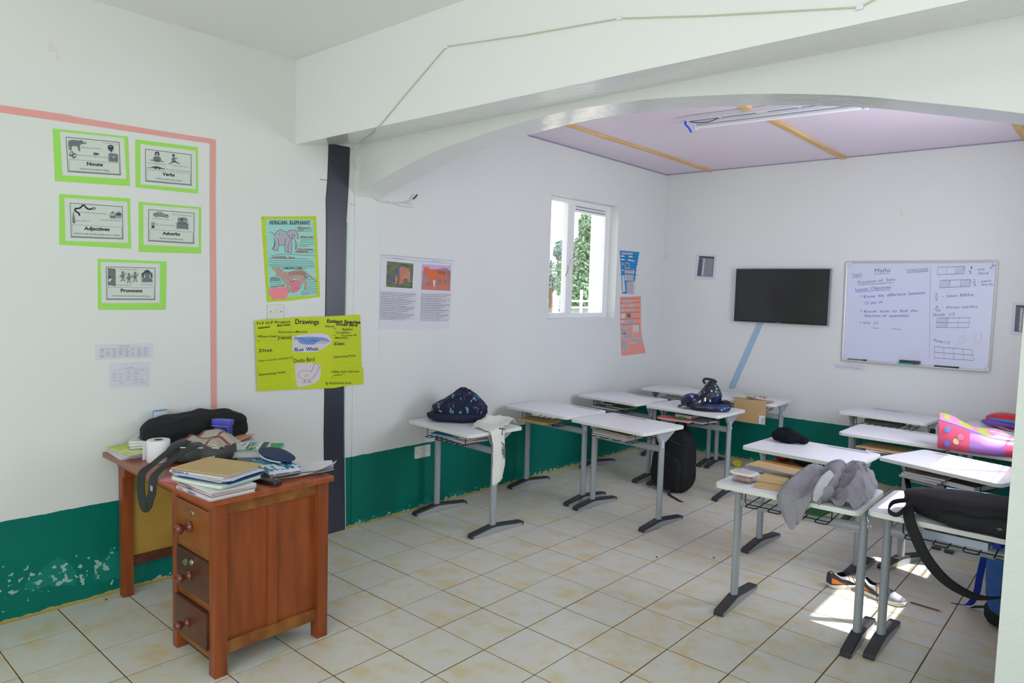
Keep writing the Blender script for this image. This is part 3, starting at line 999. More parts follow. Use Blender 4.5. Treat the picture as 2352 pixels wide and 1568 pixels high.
for i in range(4):
    paper('loose_paper', ['lowest loose white sheet under the brown envelope stack', 'second loose white sheet of the corner stack', 'third loose white sheet of the corner stack', 'upper loose white sheet of the corner stack'][i], (0.985 + 0.006 * i, -0.868 + 0.004 * i, zt + 0.0015 * i), 0.29, 0.215, [16, 20, 27, 19][i], curl=lambda u, v, k=i: 0.003 * (u - 0.5) ** 2 * (1 + k * 0.5), group='loose sheets in the corner stack')
zt += 0.007
eb = book('answer_book', 'white booklet with EEHAN written along its edge, under the brown envelope', (0.968, -0.865, zt), 0.285, 0.215, 0.009, 21, WHITEB, cat='booklet')
spine_text(eb, 'EEHAN  A', -0.130, -0.040, -0.1085, 0.0005, 0.009, INKB)
zt += 0.0097
paper('salmon_paper', 'thin salmon sheet peeping out under the brown envelope', (0.965, -0.858, zt), 0.285, 0.205, 24, mat('salmon_paper_sheet', (232, 168, 150), 0.6))
zt += 0.0012
e = envelope('brown_envelope', 'large plain brown envelope lying on top of the stack at the desk corner', (0.962, -0.850, zt), 0.300, 0.222, 22, BROWN, 0.004, flap=False)

# pink patterned booklet under the stack, towards the wall
o = book('pink_booklet', 'pink patterned booklet lying flat left of the corner stack', (0.815, -0.915, DT), 0.17, 0.14, 0.005, 20, mat('pink_cover', (226, 130, 150), 0.5, rgb2=(230, 200, 90), nscale=14, lo=0.55, hi=0.6), cat='booklet')

# remote control
rc = thing('remote_control', 'black television remote control at the edge of the teacher desk', 'remote', (1.085, -0.690, DT), 12)
body = MB().prism(rrect(0.165, 0.046, 0.018), 0.0, 0.018, 'z').build('body', mat('black_remote', (38, 38, 44), 0.4), rc, bevel=0.004)
for i in range(8):
    for j in range(3):
        c = mat('remote_key', (92, 94, 102), 0.5) if (i, j) not in ((6, 0), (5, 2), (7, 2)) else (mat('remote_key_red', (210, 60, 40), 0.5) if i == 6 else mat('remote_key_amber', (210, 160, 60), 0.5))
        MB().box((-0.068 + i * 0.0165, -0.013 + j * 0.013, 0.0188), (0.010, 0.008, 0.003)).build('key', c, body, bevel=0.001, smooth=False)

# right rear: papers, blue notebooks, navy case
for i, (x, y, rz, lab) in enumerate(((1.0, -0.47, 14, 'lowest loose white sheet behind the remote control'), (1.02, -0.485, 22, 'loose white sheet behind the remote control with an upturned corner'), (0.98, -0.45, 8, 'topmost loose white sheet under the blue notebook'))):
    paper('loose_sheet', lab, (x, y, DT + 0.002 + 0.004 * i), 0.21, 0.29, rz - 40, curl=lambda u, v, k=i: (0.035 if k == 1 else 0.012) * max(0, u + v - 1.25) ** 2 * 3 + 0.002 * math.sin(u * 5), group='loose sheets at the back of the desk')
bl = mat('blue_white_weave', (20, 118, 170), 0.5, rgb2=(214, 232, 240), nscale=18, lo=0.52, hi=0.56, stretch=(1, 3.0, 1))
book('green_notebook', 'thin notebook with a dark green cover under the blue patterned notebook', (0.975, -0.590, DT + 0.012), 0.23, 0.145, 0.008, -4, mat('dark_green_cover', (28, 110, 84), 0.5), cat='notebook')
book('brown_notebook', 'notebook with a brown back directly under the blue patterned notebook', (0.985, -0.590, DT + 0.021), 0.24, 0.14, 0.008, -8, mat('brown_cover', (110, 56, 40), 0.5), cat='notebook')
book('blue_notebook', 'blue and white patterned notebook lying under the navy pencil case', (0.985, -0.590, DT + 0.030), 0.24, 0.145, 0.020, -9, bl, cat='notebook')
pc = thing('navy_case', 'navy blue zipped case with white trim on the blue patterned notebook', 'pencil case', (0.905, -0.535, DT + 0.0505), -8)
MB().lump((0, 0, 0.018), (0.150, 0.060, 0.017), 2.2, 4, 0.006, 9, 2.0, flat=0.85).build('body', mat('navy_cloth', (40, 54, 92), 0.7, bump=0.2, bscale=200), pc)
MB().tube(crom([(-0.135, -0.022, 0.010), (-0.06, -0.055, 0.008), (0.04, -0.060, 0.008), (0.125, -0.034, 0.010)], 5), 0.004, 6).build('trim', WHITEB, pc)

# centre rear: white book with green lettering over a green one, peach papers
GREEN = mat('bright_green_cover', (30, 160, 88), 0.45)
book('green_textbook', 'bright green textbook lying under the white book with green lettering', (0.535, -0.435, DT), 0.30, 0.22, 0.014, -40, GREEN, cat='textbook')
wb_loc, wb_rz = (0.565, -0.490, DT + 0.0145), -38
wbk = book('lettered_book', 'white covered book with green block lettering and navy band beside the grey bag', wb_loc, 0.24, 0.17, 0.026, wb_rz, WHITEB)
GREENP = mat('green_print', (30, 140, 80), 0.5)
NAVYP = mat('navy_print', (46, 62, 88), 0.5)
s = Sheet([(0, 0), (100, 0), (100, 70), (0, 70)], [(-0.12, 0.085), (0.12, 0.085), (0.12, -0.085), (-0.12, -0.085)], lambda a, b, d: (a, b, 0.0262 + d), 0.0)
s.poly('navy_band', NAVYP, [(3, 2), (78, 2), (78, 14), (3, 14)])
s.poly('green_stripe', GREENP, [(80, 1), (84, 1), (84, 69), (80, 69)]).poly('green_stripe', GREENP, [(94, 1), (97, 1), (97, 69), (94, 69)])
for pts in ([(8, 22), (8, 40), (26, 40)], [(14, 28), (14, 34), (26, 34), (26, 24)], [(32, 40), (60, 40)], [(36, 22), (36, 40)], [(44, 30), (44, 40)], [(52, 24), (58, 24), (58, 40)], [(66, 20), (66, 40)], [(60, 30), (76, 30)], [(72, 22), (76, 40)], [(16, 50), (24, 50)], [(30, 52), (34, 52)]):
    s.line('lettering', GREENP, pts, 3.0)
s.ctr = Vector((0, 0, 0))
s.parts(wbk)
book('grey_book', 'grey book at the bottom beside the bag, under the lettered book', (0.70, -0.585, DT), 0.17, 0.08, 0.013, -36, mat('grey_cover', (110, 110, 112), 0.5))
for i in range(2):
    paper('peach_paper', ['lower peach sheet showing behind the blue box', 'upper peach sheet behind the checked cloth'][i], (0.27, -0.455 + 0.012 * i, DT + 0.028 + 0.006 * i), 0.21, 0.16, 20 + 14 * i, mat('peach_sheet', (236, 168, 150), 0.6), curl=lambda u, v: 0.01 * u * u, group='peach sheets')
book('file_box', 'pale flat file lying under the peach sheets at the back of the desk', (0.27, -0.45, DT), 0.22, 0.17, 0.026, 18, PAPER, cat='file')

# left end by the wall: magazine, red edged books
YG = mat('lime_cover', (196, 214, 60), 0.5, rgb2=(220, 226, 160), nscale=10, lo=0.5, hi=0.55)
for i in range(3):
    book('magazine', ['bottom magazine at the left end of the desk', 'middle magazine at the left end of the desk', 'lime green covered magazine on top at the left end of the desk'][i], (0.155 + 0.01 * i, -0.895 + 0.006 * i, DT + 0.0095 * i), 0.235, 0.19, 0.009, -4 + 5 * i, [PAPER, WHITEB, YG][i], 'magazines at the left end')
REDE = mat('red_white_edges', (236, 232, 226), 0.6, rgb2=(196, 60, 44), nscale=60, lo=0.5, hi=0.54, stretch=(0.02, 0.02, 1))
for i in range(3):
    book('red_edged_book', ['lowest red edged book of the small pile by the wall', 'middle red edged book of the small pile by the wall', 'top red edged book of the small pile by the wall'][i], (0.135, -0.84 + 0.006 * i, DT + 0.0295 + 0.0125 * i), 0.17, 0.13, 0.012, -20 - 6 * i, [mat('pale_sage_cover', (170, 184, 168), 0.6), PAPER, WHITEB][i], 'red edged books', pages=REDE)
book('open_booklet', 'small white booklet with a dark green back leaning on the red edged books', (0.13, -0.80, DT + 0.075), 0.13, 0.10, 0.006, -30, mat('dark_green_cover'if False else 'deep_green_cover', (40, 96, 84), 0.5), cat='booklet')

# toilet roll
tr = thing('toilet_roll', 'white toilet roll standing on the desk with a hanging sheet', 'toilet roll', (0.405, -0.875, DT))
MB().lathe([(0.021, 0.0), (0.050, 0.0), (0.052, 0.003), (0.052, 0.103), (0.050, 0.106), (0.021, 0.106), (0.021, 0.0)], 32).build('roll', PAPER, tr, angle=50)
MB().lathe([(0.0205, 0.001), (0.0205, 0.107), (0.019, 0.107), (0.019, 0.001)], 24).build('core', mat('card_core', (140, 92, 60), 0.8), tr)
MB().grid([[(-0.052 - 0.002 - 0.010 * (1 - z / 0.1), -0.02 - 0.03 * t, z) for t in (0, 0.5, 1)] for z in (0.001, 0.03, 0.06, 0.09)], thick=0.0008).build('loose_sheet', PAPER, tr)

# big black bag against the wall
BLACKC = mat('black_cloth', (30, 32, 34), 0.75, 0.25, bump=0.25, bscale=90)
bb = thing('black_bag', 'large soft black bag slumped along the wall at the back of the teacher desk', 'bag', (0.155, -0.58, DT))
def slump(w):
    # taller in the middle and towards the far end, lower at the near end
    t = (w.y + 0.29) / 0.58
    k = 0.52 + 0.40 * math.sin(min(1, max(0, t)) * 2.4 + 0.2)
    if w.z > 0: w.z *= k
    return w
MB().lump((0, 0, 0.088), (0.122, 0.275, 0.098), 3.6, 5, 0.030, 7, 4.2, flat=0.89, fold=slump).build('body', BLACKC, bb, angle=60)
MB().tube(crom([(0.06, -0.25, 0.07), (0.085, -0.10, 0.135), (0.07, 0.10, 0.165), (0.05, 0.22, 0.135)], 6), 0.004, 6).build('seam', BLACKC, bb)
# things behind and around it
o = MB().prism([(-0.11, 0.0), (0.11, 0.0), (0.13, 0.06), (0.0, 0.185), (-0.13, 0.06)], -0.001, 0.001, 'x').build('propped_paper', PAPER, loc=(0.016, -0.53, DT), smooth=False)
tag(o, 'white sheet propped against the wall behind the black bag', 'paper')
book('blue_book', 'bright blue book wedged upright between the black bag and the wall', (0.045, -0.72, DT + 0.13), 0.02, 0.07, 0.055, 8, mat('sky_blue_cover', (40, 150, 210), 0.5))

# blue lidded box
bx = thing('blue_box', 'small translucent blue lunch box leaning upright against the black bag', 'box', (0.325, -0.515, DT + 0.046), 30)
BLU = mat('blue_clear_plastic', (58, 70, 170), 0.15, 0.6)
MB().prism(rrect(0.10, 0.04, 0.012), 0.0, 0.085, 'z').build('body', BLU, bx, bevel=0.003)
MB().prism(rrect(0.112, 0.05, 0.014), 0.078, 0.106, 'z').build('lid', mat('blue_lid', (84, 88, 196), 0.3), bx, bevel=0.004)
MB().tube([(-0.05, -0.026, 0.02), (-0.05, -0.027, 0.074), (0.05, -0.027, 0.074), (0.05, -0.026, 0.02)], 0.002, 6).build('clip', mat('steel_clip', (190, 195, 220), 0.3, metal=0.7), bx)

# grey shoulder bag with long strap
GREYB = mat('charcoal_leather', (70, 73, 74), 0.55, 0.4, bump=0.15, bscale=60)
gb = thing('shoulder_bag', 'charcoal shoulder bag lying in the middle of the desk, strap hanging over the edge', 'bag', (0.505, -0.715, DT), 35)
def gf(w):
    if w.z > 0: w.z *= 0.75 + 0.45 * max(0.0, (w.y + 0.05) / 0.15)
    return w
MB().lump((0, 0, 0.045), (0.165, 0.105, 0.05), 3.2, 5, 0.012, 8, 1.0, flat=0.88, fold=gf).build('body', GREYB, gb, angle=60)
MB().box((0.115, 0.01, 0.068), (0.07, 0.12, 0.030), rot=(0.15, 0.35, 0.1)).build('flap', mat('grey_leather_flap', (74, 78, 80), 0.5), gb, bevel=0.008)
for x, y in ((0.06, -0.105), (0.125, -0.09), (-0.02, -0.118)):
    MB().box((x, y, 0.085), (0.026, 0.008, 0.004), rot=(0.2, 0, 0.2)).build('buckle', HOOKM, gb, bevel=0.001, smooth=False)
STRAP = mat('dark_webbing', (44, 46, 48), 0.7, bump=0.2, bscale=300)
sp = crom([(0.50, -0.77, DT + 0.10), (0.52, -0.86, DT + 0.075), (0.55, -0.95, DT + 0.03), (0.57, -1.01, DT + 0.0), (0.575, -1.02, DT - 0.05), (0.592, -1.024, DT - 0.10), (0.615, -1.026, DT - 0.135), (0.645, -1.027, DT - 0.145), (0.675, -1.027, DT - 0.125), (0.692, -1.025, DT - 0.09),
            (0.705, -1.022, DT - 0.06), (0.70, -1.012, DT + 0.006), (0.68, -0.95, DT + 0.045), (0.64, -0.85, DT + 0.085), (0.61, -0.78, DT + 0.095)], 6)
rows = []
for i, p in enumerate(sp):
    a, b = sp[max(0, i - 1)], sp[min(len(sp) - 1, i + 1)]
    t = (b - a).normalized()
    k_ = min(1.0, max(0.0, (p.z - DT + 0.02) / 0.05))
    s_ = t.cross(Vector((0.55, -0.83, 0.1)) * (1 - k_) + Vector((0.1, -0.2, 0.97)) * k_).normalized() * 0.019
    rows.append([p - s_, p, p + s_])
m = MB()
m.grid(rows, thick=0.003)
o = m.build('strap', STRAP, gb)
o.matrix_parent_inverse = (Matrix.Translation(gb.location) @ gb.rotation_euler.to_matrix().to_4x4()).inverted()
m = MB().box((0.703, -1.026, DT - 0.04), (0.03, 0.006, 0.022), rot=(0, 0.2, 0))
o = m.build('strap_slider', HOOKM, gb, bevel=0.001, smooth=False)
o.matrix_parent_inverse = (Matrix.Translation(gb.location) @ gb.rotation_euler.to_matrix().to_4x4()).inverted()

def checked():
    m = bpy.data.materials.new('checked_cloth')
    m.use_nodes = True
    nt = m.node_tree
    b = nt.nodes['Principled BSDF']
    b.inputs['Roughness'].default_value = 0.85
    uv = nt.nodes.new('ShaderNodeAttribute'); uv.attribute_name = 'weave'
    sp_ = nt.nodes.new('ShaderNodeSeparateXYZ')
    nt.links.new(uv.outputs['Vector'], sp_.inputs[0])
    def band(out, freq, thr):
        a = nt.nodes.new('ShaderNodeMath'); a.operation = 'MULTIPLY'; a.inputs[1].default_value = freq
        nt.links.new(out, a.inputs[0])
        f = nt.nodes.new('ShaderNodeMath'); f.operation = 'FRACT'
        nt.links.new(a.outputs[0], f.inputs[0])
        g = nt.nodes.new('ShaderNodeMath'); g.operation = 'LESS_THAN'; g.inputs[1].default_value = thr
        nt.links.new(f.outputs[0], g.inputs[0])
        return g.outputs[0]
    col = lin((150, 142, 128))
    prev = None
    for out, fr, th, c in ((sp_.outputs[1], 26, 0.4, (206, 202, 190)), (sp_.outputs[0], 1.7, 0.13, (138, 74, 72)), (sp_.outputs[1], 1.7, 0.13, (138, 74, 72))):
        x = nt.nodes.new('ShaderNodeMix'); x.data_type = 'RGBA'
        nt.links.new(band(out, fr, th), x.inputs[0])
        if prev is None: x.inputs[6].default_value = col
        else: nt.links.new(prev, x.inputs[6])
        x.inputs[7].default_value = lin(c)
        prev = x.outputs[2]
    nt.links.new(prev, b.inputs['Base Color'])
    return m
n = 26
rows = []
for i in range(n + 1):
    r = []
    for j in range(n + 1):
        u, v = i / n, j / n
        x = (u - 0.5) * 0.23
        y = (v - 0.5) * 0.20
        z = 0.055 + 0.045 * v - 0.05 * max(0, u - 0.75) * 4 * 0.5 - 0.035 * max(0, 0.3 - v) * 3.3 + 0.010 * math.sin(u * 7 + v * 5) + 0.006 * math.sin(v * 15 + u * 3)
        r.append((x, y, z))
    rows.append(r)
m = MB().grid(rows)
o = m.build('checked_cloth', checked(), loc=(0.530, -0.690, DT + 0.026))
at = o.data.attributes.new('weave', 'FLOAT_VECTOR', 'POINT')
at.data.foreach_set('vector', [c for v in o.data.vertices for c in (v.co.x / 0.23 + 0.5, v.co.y / 0.20 + 0.5, 0)])
o.modifiers.new('thickness', 'SOLIDIFY').thickness = 0.003
o.rotation_euler = (0, 0, R(20))
tag(o, 'grey and red checked cloth thrown over the shoulder bag on the teacher desk', 'cloth')

# ------------------------------------------------------------------ cloth patches from a few control points
def patch(rows, n=6, amp=0.0, sc=12.0, seed=0.0, ridge=0.0, st=(7, 20, 7)):
    g = [[Vector(p) for p in r] for r in rows]
    g = [crom(r, n) for r in g]
    cols = [crom([r[j] for r in g], n) for j in range(len(g[0]))]
    out = [[cols[j][i] for j in range(len(cols))] for i in range(len(cols[0]))]
    if amp:
        for r in out:
            for k, p in enumerate(r):
                d = noise.noise_vector(p * sc + Vector((seed, -seed, seed * 0.5)))
                if ridge:
                    q = Vector((p.x * st[0] + 0.6 * p.y * st[1], p.y * st[1] * 0.4 - p.x * st[0], p.z * st[2])) + d * 0.5
                    d = d + Vector((0.15, -0.35, 1.0)) * ((1 - abs(noise.noise(q))) ** 3 * ridge / amp)
                r[k] = p + d * amp + Vector((0, 0, abs(noise.noise(p * sc * 2.1))) ) * amp * 0.7
    return out

# ---- navy floral bag and white scarf on the first desk
def floral():
    m = mat('navy_floral_cloth', (34, 38, 62), 0.75, 0.2, bump=0.3, bscale=60)
    nt = m.node_tree
    b = nt.nodes['Principled BSDF']
    tc = nt.nodes.new('ShaderNodeTexCoord')
    prev = None
    for k, (scale, thr, col, st) in enumerate(((30, 0.61, (84, 156, 160), (1, 0.4, 0.7)), (20, 0.60, (54, 46, 88), (0.6, 1, 0.7)), (36, 0.67, (130, 58, 88), (1, 1, 1)), (30, 0.655, (160, 186, 196), (0.25, 1, 1)))):
        mp = nt.nodes.new('ShaderNodeMapping')
        mp.inputs['Scale'].default_value = st
        mp.inputs['Location'].default_value = (k * 3.1, k, k)
        nt.links.new(tc.outputs['Object'], mp.inputs[0])
        n = nt.nodes.new('ShaderNodeTexNoise')
        n.inputs['Scale'].default_value = scale
        n.inputs['Detail'].default_value = 2
        nt.links.new(mp.outputs[0], n.inputs['Vector'])
        g = nt.nodes.new('ShaderNodeMath'); g.operation = 'GREATER_THAN'; g.inputs[1].default_value = thr
        nt.links.new(n.outputs['Fac'], g.inputs[0])
        x = nt.nodes.new('ShaderNodeMix'); x.data_type = 'RGBA'
        nt.links.new(g.outputs[0], x.inputs[0])
        if prev is None: x.inputs[6].default_value = lin((34, 38, 62))
        else: nt.links.new(prev, x.inputs[6])
        x.inputs[7].default_value = lin(col)
        prev = x.outputs[2]
    nt.links.new(prev, b.inputs['Base Color'])
    return m
NAVYC = mat('plain_navy_cloth', (36, 42, 66), 0.75, 0.2, bump=0.25, bscale=80)
fb = thing('floral_bag', 'navy bag with teal floral print heaped on the desk nearest the black strip', 'bag', (0.29, 1.265, 0.701), 45)
def ff(w):
    t = (w.x + 0.2) / 0.4
    if w.z > -0.02:
        w.x = w.x * (1 - 0.45 * max(0, w.z) / 0.12) + 0.03 * max(0, w.z) / 0.12
        w.z *= 0.55 + 0.62 * math.sin(min(1, max(0, t)) * 2.6 + 0.15)
    return w
MB().lump((0, 0, 0.095), (0.195, 0.14, 0.11), 2.5, 5, 0.030, 9, 3.0, flat=0.86, fold=ff).build('body', floral(), fb, angle=60)
MB().lump((-0.015, -0.03, 0.034), (0.205, 0.135, 0.040), 2.8, 4, 0.016, 10, 5.0, flat=0.85).build('lower_panel', NAVYC, fb, angle=60)
MB().box((-0.20, -0.02, 0.035), (0.06, 0.05, 0.03), rot=(0.2, -0.3, 0.2)).build('side_tab', NAVYC, fb, bevel=0.006)
MB().tube(crom([(0.02, -0.02, 0.195), (0.03, -0.03, 0.222), (0.045, -0.02, 0.20)], 4), 0.006, 6).build('loop', NAVYC, fb)

SCARF = mat('off_white_cloth', (226, 228, 220), 0.8, 0.2, bump=0.15, bscale=200)
sc_ = thing('white_scarf', 'white scarf with dark print draped over the right edge of the desk', 'scarf', (0, 0, 0))
heap = patch([[(0.50, 1.33, 0.703), (0.55, 1.40, 0.735), (0.62, 1.44, 0.745), (0.70, 1.42, 0.712)],
              [(0.50, 1.24, 0.705), (0.57, 1.29, 0.762), (0.64, 1.35, 0.752), (0.735, 1.37, 0.742)],
              [(0.535, 1.16, 0.712), (0.60, 1.21, 0.752), (0.67, 1.27, 0.735), (0.755, 1.31, 0.762)],
              [(0.58, 1.10, 0.703), (0.65, 1.14, 0.722), (0.71, 1.19, 0.718), (0.765, 1.25, 0.728)]], 8, 0.012, 16, 1.0)
MB().grid(heap, thick=0.004).build('heap', SCARF, sc_, angle=80)
tail = patch([[(0.63, 1.11, 0.716), (0.66, 1.18, 0.735), (0.69, 1.25, 0.725)],
              [(0.72, 1.085, 0.712), (0.735, 1.15, 0.726), (0.745, 1.23, 0.722)],
              [(0.778, 1.08, 0.704), (0.783, 1.14, 0.714), (0.783, 1.21, 0.712)],
              [(0.792, 1.085, 0.62), (0.803, 1.145, 0.63), (0.79, 1.205, 0.625)],
              [(0.790, 1.095, 0.52), (0.806, 1.155, 0.53), (0.792, 1.21, 0.52)],
              [(0.790, 1.095, 0.43), (0.806, 1.15, 0.435), (0.792, 1.205, 0.44)],
              [(0.790, 1.10, 0.355), (0.800, 1.145, 0.365), (0.792, 1.19, 0.395)]], 7, 0.006, 14, 2.0)
o = MB().grid(tail, thick=0.004).build('tail', SCARF, sc_, angle=80)
fr = MB()
rf = random.Random(4)
for k in range(26):
    t = k / 25
    a = Vector((0.792, 1.10 + 0.09 * t, 0.357 + 0.036 * t * t + 0.006 * math.sin(t * 3)))
    fr.tube([a, a + Vector((0.002, rf.uniform(-0.006, 0.006), -rf.uniform(0.008, 0.02)))], 0.0016, 4)
fr.build('fringe', SCARF, sc_)
DARKP = mat('dark_scarf_print', (78, 76, 76), 0.8)
pm = MB()
def on_tail(u, v, off=0.0045):
    i = min(len(tail) - 2, max(0, int(u * (len(tail) - 1)))); j = min(len(tail[0]) - 2, max(0, int(v * (len(tail[0]) - 1))))
    fu, fv = u * (len(tail) - 1) - i, v * (len(tail[0]) - 1) - j
    p = tail[i][j].lerp(tail[i][j + 1], fv).lerp(tail[i + 1][j].lerp(tail[i + 1][j + 1], fv), fu)
    nn = (tail[i + 1][j] - tail[i][j]).cross(tail[i][j + 1] - tail[i][j]).normalized()
    if nn.x < 0: nn = -nn
    return p + nn * off
for strokes in ([[(0.31, 0.62), (0.36, 0.95)], [(0.30, 0.85), (0.40, 0.75)], [(0.33, 0.6), (0.34, 0.98)], [(0.40, 0.7), (0.42, 0.82)]],
                [[(0.50, 0.55), (0.53, 0.80)], [(0.53, 0.60), (0.53, 0.95)], [(0.55, 0.58), (0.64, 0.66)], [(0.54, 0.72), (0.65, 0.76)], [(0.54, 0.84), (0.66, 0.84)], [(0.58, 0.56), (0.60, 0.9)], [(0.62, 0.62), (0.63, 0.92)], [(0.66, 0.66), (0.67, 0.9)]]):
    for a, b in strokes:
        pm.tube([on_tail(a[0] + (b[0] - a[0]) * t, a[1] + (b[1] - a[1]) * t) for t in (0, 0.25, 0.5, 0.75, 1)], 0.0022, 4)
pm.build('print', DARKP, sc_)

# ---- books and papers in the racks under the desks
def rack(k, name, label, x, y, z, w, d, h, rz, cover, cat='book', **kw):
    X, Y, rzd, _ = DESKS[k]
    return book(name, label, on_desk(k, x, y, z), w, d, h, rzd + rz, cover, cat=cat, **kw)
GREYC = mat('grey_card_cover', (150, 152, 158), 0.6)
BLUEC = mat('azure_cover', (40, 140, 205), 0.5)
TANC = mat('tan_cover', (176, 152, 104), 0.6)
rack('d1', 'rack_book', 'white book lowest in the rack under the floral bag desk', 0.06, -0.06, 0.612, 0.30, 0.21, 0.012, -6, PAPER)
rack('d1', 'rack_book', 'blue covered book in the rack under the floral bag desk', -0.03, -0.09, 0.625, 0.24, 0.18, 0.010, 10, BLUEC)
rack('d1', 'rack_book', 'grey book on top in the rack under the floral bag desk', -0.05, -0.03, 0.636, 0.24, 0.18, 0.012, -4, GREYC)
rack('d1', 'rack_book', 'tan book at the right in the rack under the floral bag desk', 0.115, -0.03, 0.625, 0.17, 0.20, 0.014, 4, TANC)
o = envelope('rack_envelope', 'brown envelope poking out of the rack of the empty desk by the wall', on_desk('d2', -0.02, -0.17, 0.612), 0.30, 0.22, 6, BROWN, 0.010)
paper('rack_sheet', 'white sheet under the brown envelope in the rack of the empty desk', on_desk('d2', -0.03, -0.18, 0.609), 0.28, 0.20, 2, curl=lambda u, v: 0.0)
for i, z in enumerate((0.612, 0.623, 0.634, 0.643)):
    rack('d3', 'rack_book', ['lowest tan book in the rack beside the black backpack', 'second tan book in the rack beside the black backpack', 'third book in the rack beside the black backpack', 'patterned brown book on top in the rack beside the black backpack'][i], 0.01 + 0.006 * i, -0.12 + 0.01 * i, z, 0.31, 0.20, 0.009, 2 - 3 * i, [TANC, PAPER, TANC, mat('mottled_brown_cover', (120, 104, 80), 0.6, rgb2=(160, 144, 112), nscale=30)][i], group='books in the rack beside the black backpack')
rack('d4', 'rack_book', 'grey green book in the rack of the bare desk close to the wall', -0.02, -0.16, 0.612, 0.28, 0.2, 0.014, 3, mat('grey_green_cover', (120, 130, 120), 0.6))
rack('d4', 'rack_book', 'brown book in the rack of the bare desk close to the wall', 0.08, -0.12, 0.628, 0.22, 0.18, 0.010, -5, mat('dull_brown_cover', (132, 112, 84), 0.6))
rack('d4', 'rack_tray', 'dark round lid on the books in the rack close to the wall', -0.04, -0.14, 0.640, 0.12, 0.10, 0.012, 12, PLAST, cat='lid')
rack('d5', 'rack_book', 'salmon and red book in the rack under the dotted backpack', -0.05, -0.19, 0.612, 0.28, 0.2, 0.014, 3, mat('salmon_red_cover', (214, 120, 100), 0.5))
MBr = thing('red_binder', 'bright red spined binder at the left of the rack under the dotted backpack', 'binder', on_desk('d5', -0.155, -0.245, 0.612), 2)
MB().box((0, 0, 0.008), (0.11, 0.03, 0.016)).build('spine', mat('bright_red_plastic', (226, 50, 36), 0.4), MBr, bevel=0.003)
MB().box((0, 0.04, 0.008), (0.11, 0.06, 0.012)).build('pages', PAPER, MBr, smooth=False)
rack('d5', 'rack_book', 'grey book at the right of the rack under the dotted backpack', 0.11, -0.12, 0.612, 0.2, 0.2, 0.012, -14, GREYC)
rack('d5', 'rack_box', 'brown box in the rack under the dotted backpack', -0.01, -0.12, 0.628, 0.15, 0.13, 0.03, 0, mat('brown_card', (128, 100, 82), 0.6), cat='box')
o = thing('green_eraser', 'bright green oval eraser on the red book in the rack', 'eraser', on_desk('d5', -0.01, -0.215, 0.627), 5)
MB().lump((0, 0, 0.008), (0.035, 0.015, 0.009), 2.5, 3).build('body', mat('bright_green_rubber', (24, 170, 70), 0.5), o)
tray = thing('wooden_tray', 'tan wooden tray in the rack under the black knitted hat', 'tray', on_desk('d7', 0.0, -0.09, 0.612), -3)
MB().span((-0.2, -0.14, 0), (0.2, 0.10, 0.006)).build('base', mat('tan_wood', (186, 140, 82), 0.5), tray, smooth=False)
MB().span((-0.2, -0.14, 0.006), (0.2, -0.128, 0.022)).span((-0.2, 0.088, 0.006), (0.2, 0.10, 0.022)).build('rim', mat('tan_wood', (186, 140, 82), 0.5), tray, smooth=False)
MB().lump((0.04, 0.0, 0.03), (0.13, 0.08, 0.026), 4, 4, 0.006, 9, flat=0.9).build('black_pouch', BLACKC, None, loc=on_desk('d7', 0.03, -0.08, 0.619))
tag(bpy.data.objects['black_pouch'], 'black pouch lying in the wooden tray under the knitted hat desk', 'pouch')
o = thing('red_leather_purse', 'dark red purse at the left of the wooden tray under the hat desk', 'purse', on_desk('d7', -0.145, -0.07, 0.619))
MB().lump((0, 0, 0.02), (0.045, 0.05, 0.022), 2.4, 3, 0.006, 12, flat=0.9).build('body', mat('dark_red_leather', (120, 50, 40), 0.5), o)
o = book('green_exercise_book', 'green exercise book in the wire rack under the grey jacket', on_desk('d8', 0.115, -0.06, 0.610), 0.085, 0.17, 0.006, -5, mat('leaf_green_cover', (34, 132, 66), 0.5))
for i, z in enumerate((0.612, 0.626, 0.64)):
    rack('d10', 'rack_book', ['lowest book in the rack of the sunlit desk', 'thick white edged book in the rack of the sunlit desk', 'mottled brown book on top in the rack of the sunlit desk'][i], -0.09 + 0.01 * i, -0.14, z, 0.22, 0.22, 0.013, 4 * i, [GREYC, PAPER, mat('mottled_red_brown_cover', (140, 112, 104), 0.5, rgb2=(176, 160, 152), nscale=24)][i], group='books in the rack of the sunlit desk')
rack('d10', 'rack_book', 'dark book at the right in the rack of the sunlit desk', 0.10, -0.10, 0.612, 0.2, 0.2, 0.03, -3, mat('dark_grey_cover', (88, 78, 80), 0.5))
o = thing('black_bag_strap', 'black strap hanging down below the rack of the sunlit desk', 'strap', (0, 0, 0))
m = MB()
ribbon(m, crom([(2.955, 2.36, 0.60), (2.985, 2.30, 0.55), (3.04, 2.25, 0.535), (3.10, 2.23, 0.545), (3.14, 2.22, 0.60)], 6), 0.05, 0.006, (0.3, 0.95, -0.2))
m.build('webbing', BLACKC, o)
envelope('rack_envelope', 'brown envelope in the rack of the bare desk beside the pink bag', on_desk('d11', -0.05, -0.16, 0.613), 0.30, 0.22, -8, BROWN, 0.008)
paper('rack_sheet', 'white sheet under the brown envelope beside the pink bag', on_desk('d11', -0.06, -0.19, 0.609), 0.2, 0.2, 15)
o = thing('grey_cloth', 'grey cloth stuffed in the rack of the back row desk below the whiteboard', 'cloth', on_desk('d12', -0.02, -0.05, 0.612), -5)
MB().lump((0, 0, 0.022), (0.15, 0.10, 0.022), 3, 4, 0.014, 9, 2, flat=0.9).build('body', mat('grey_brown_cloth', (120, 112, 112), 0.8, bump=0.3, bscale=60), o)

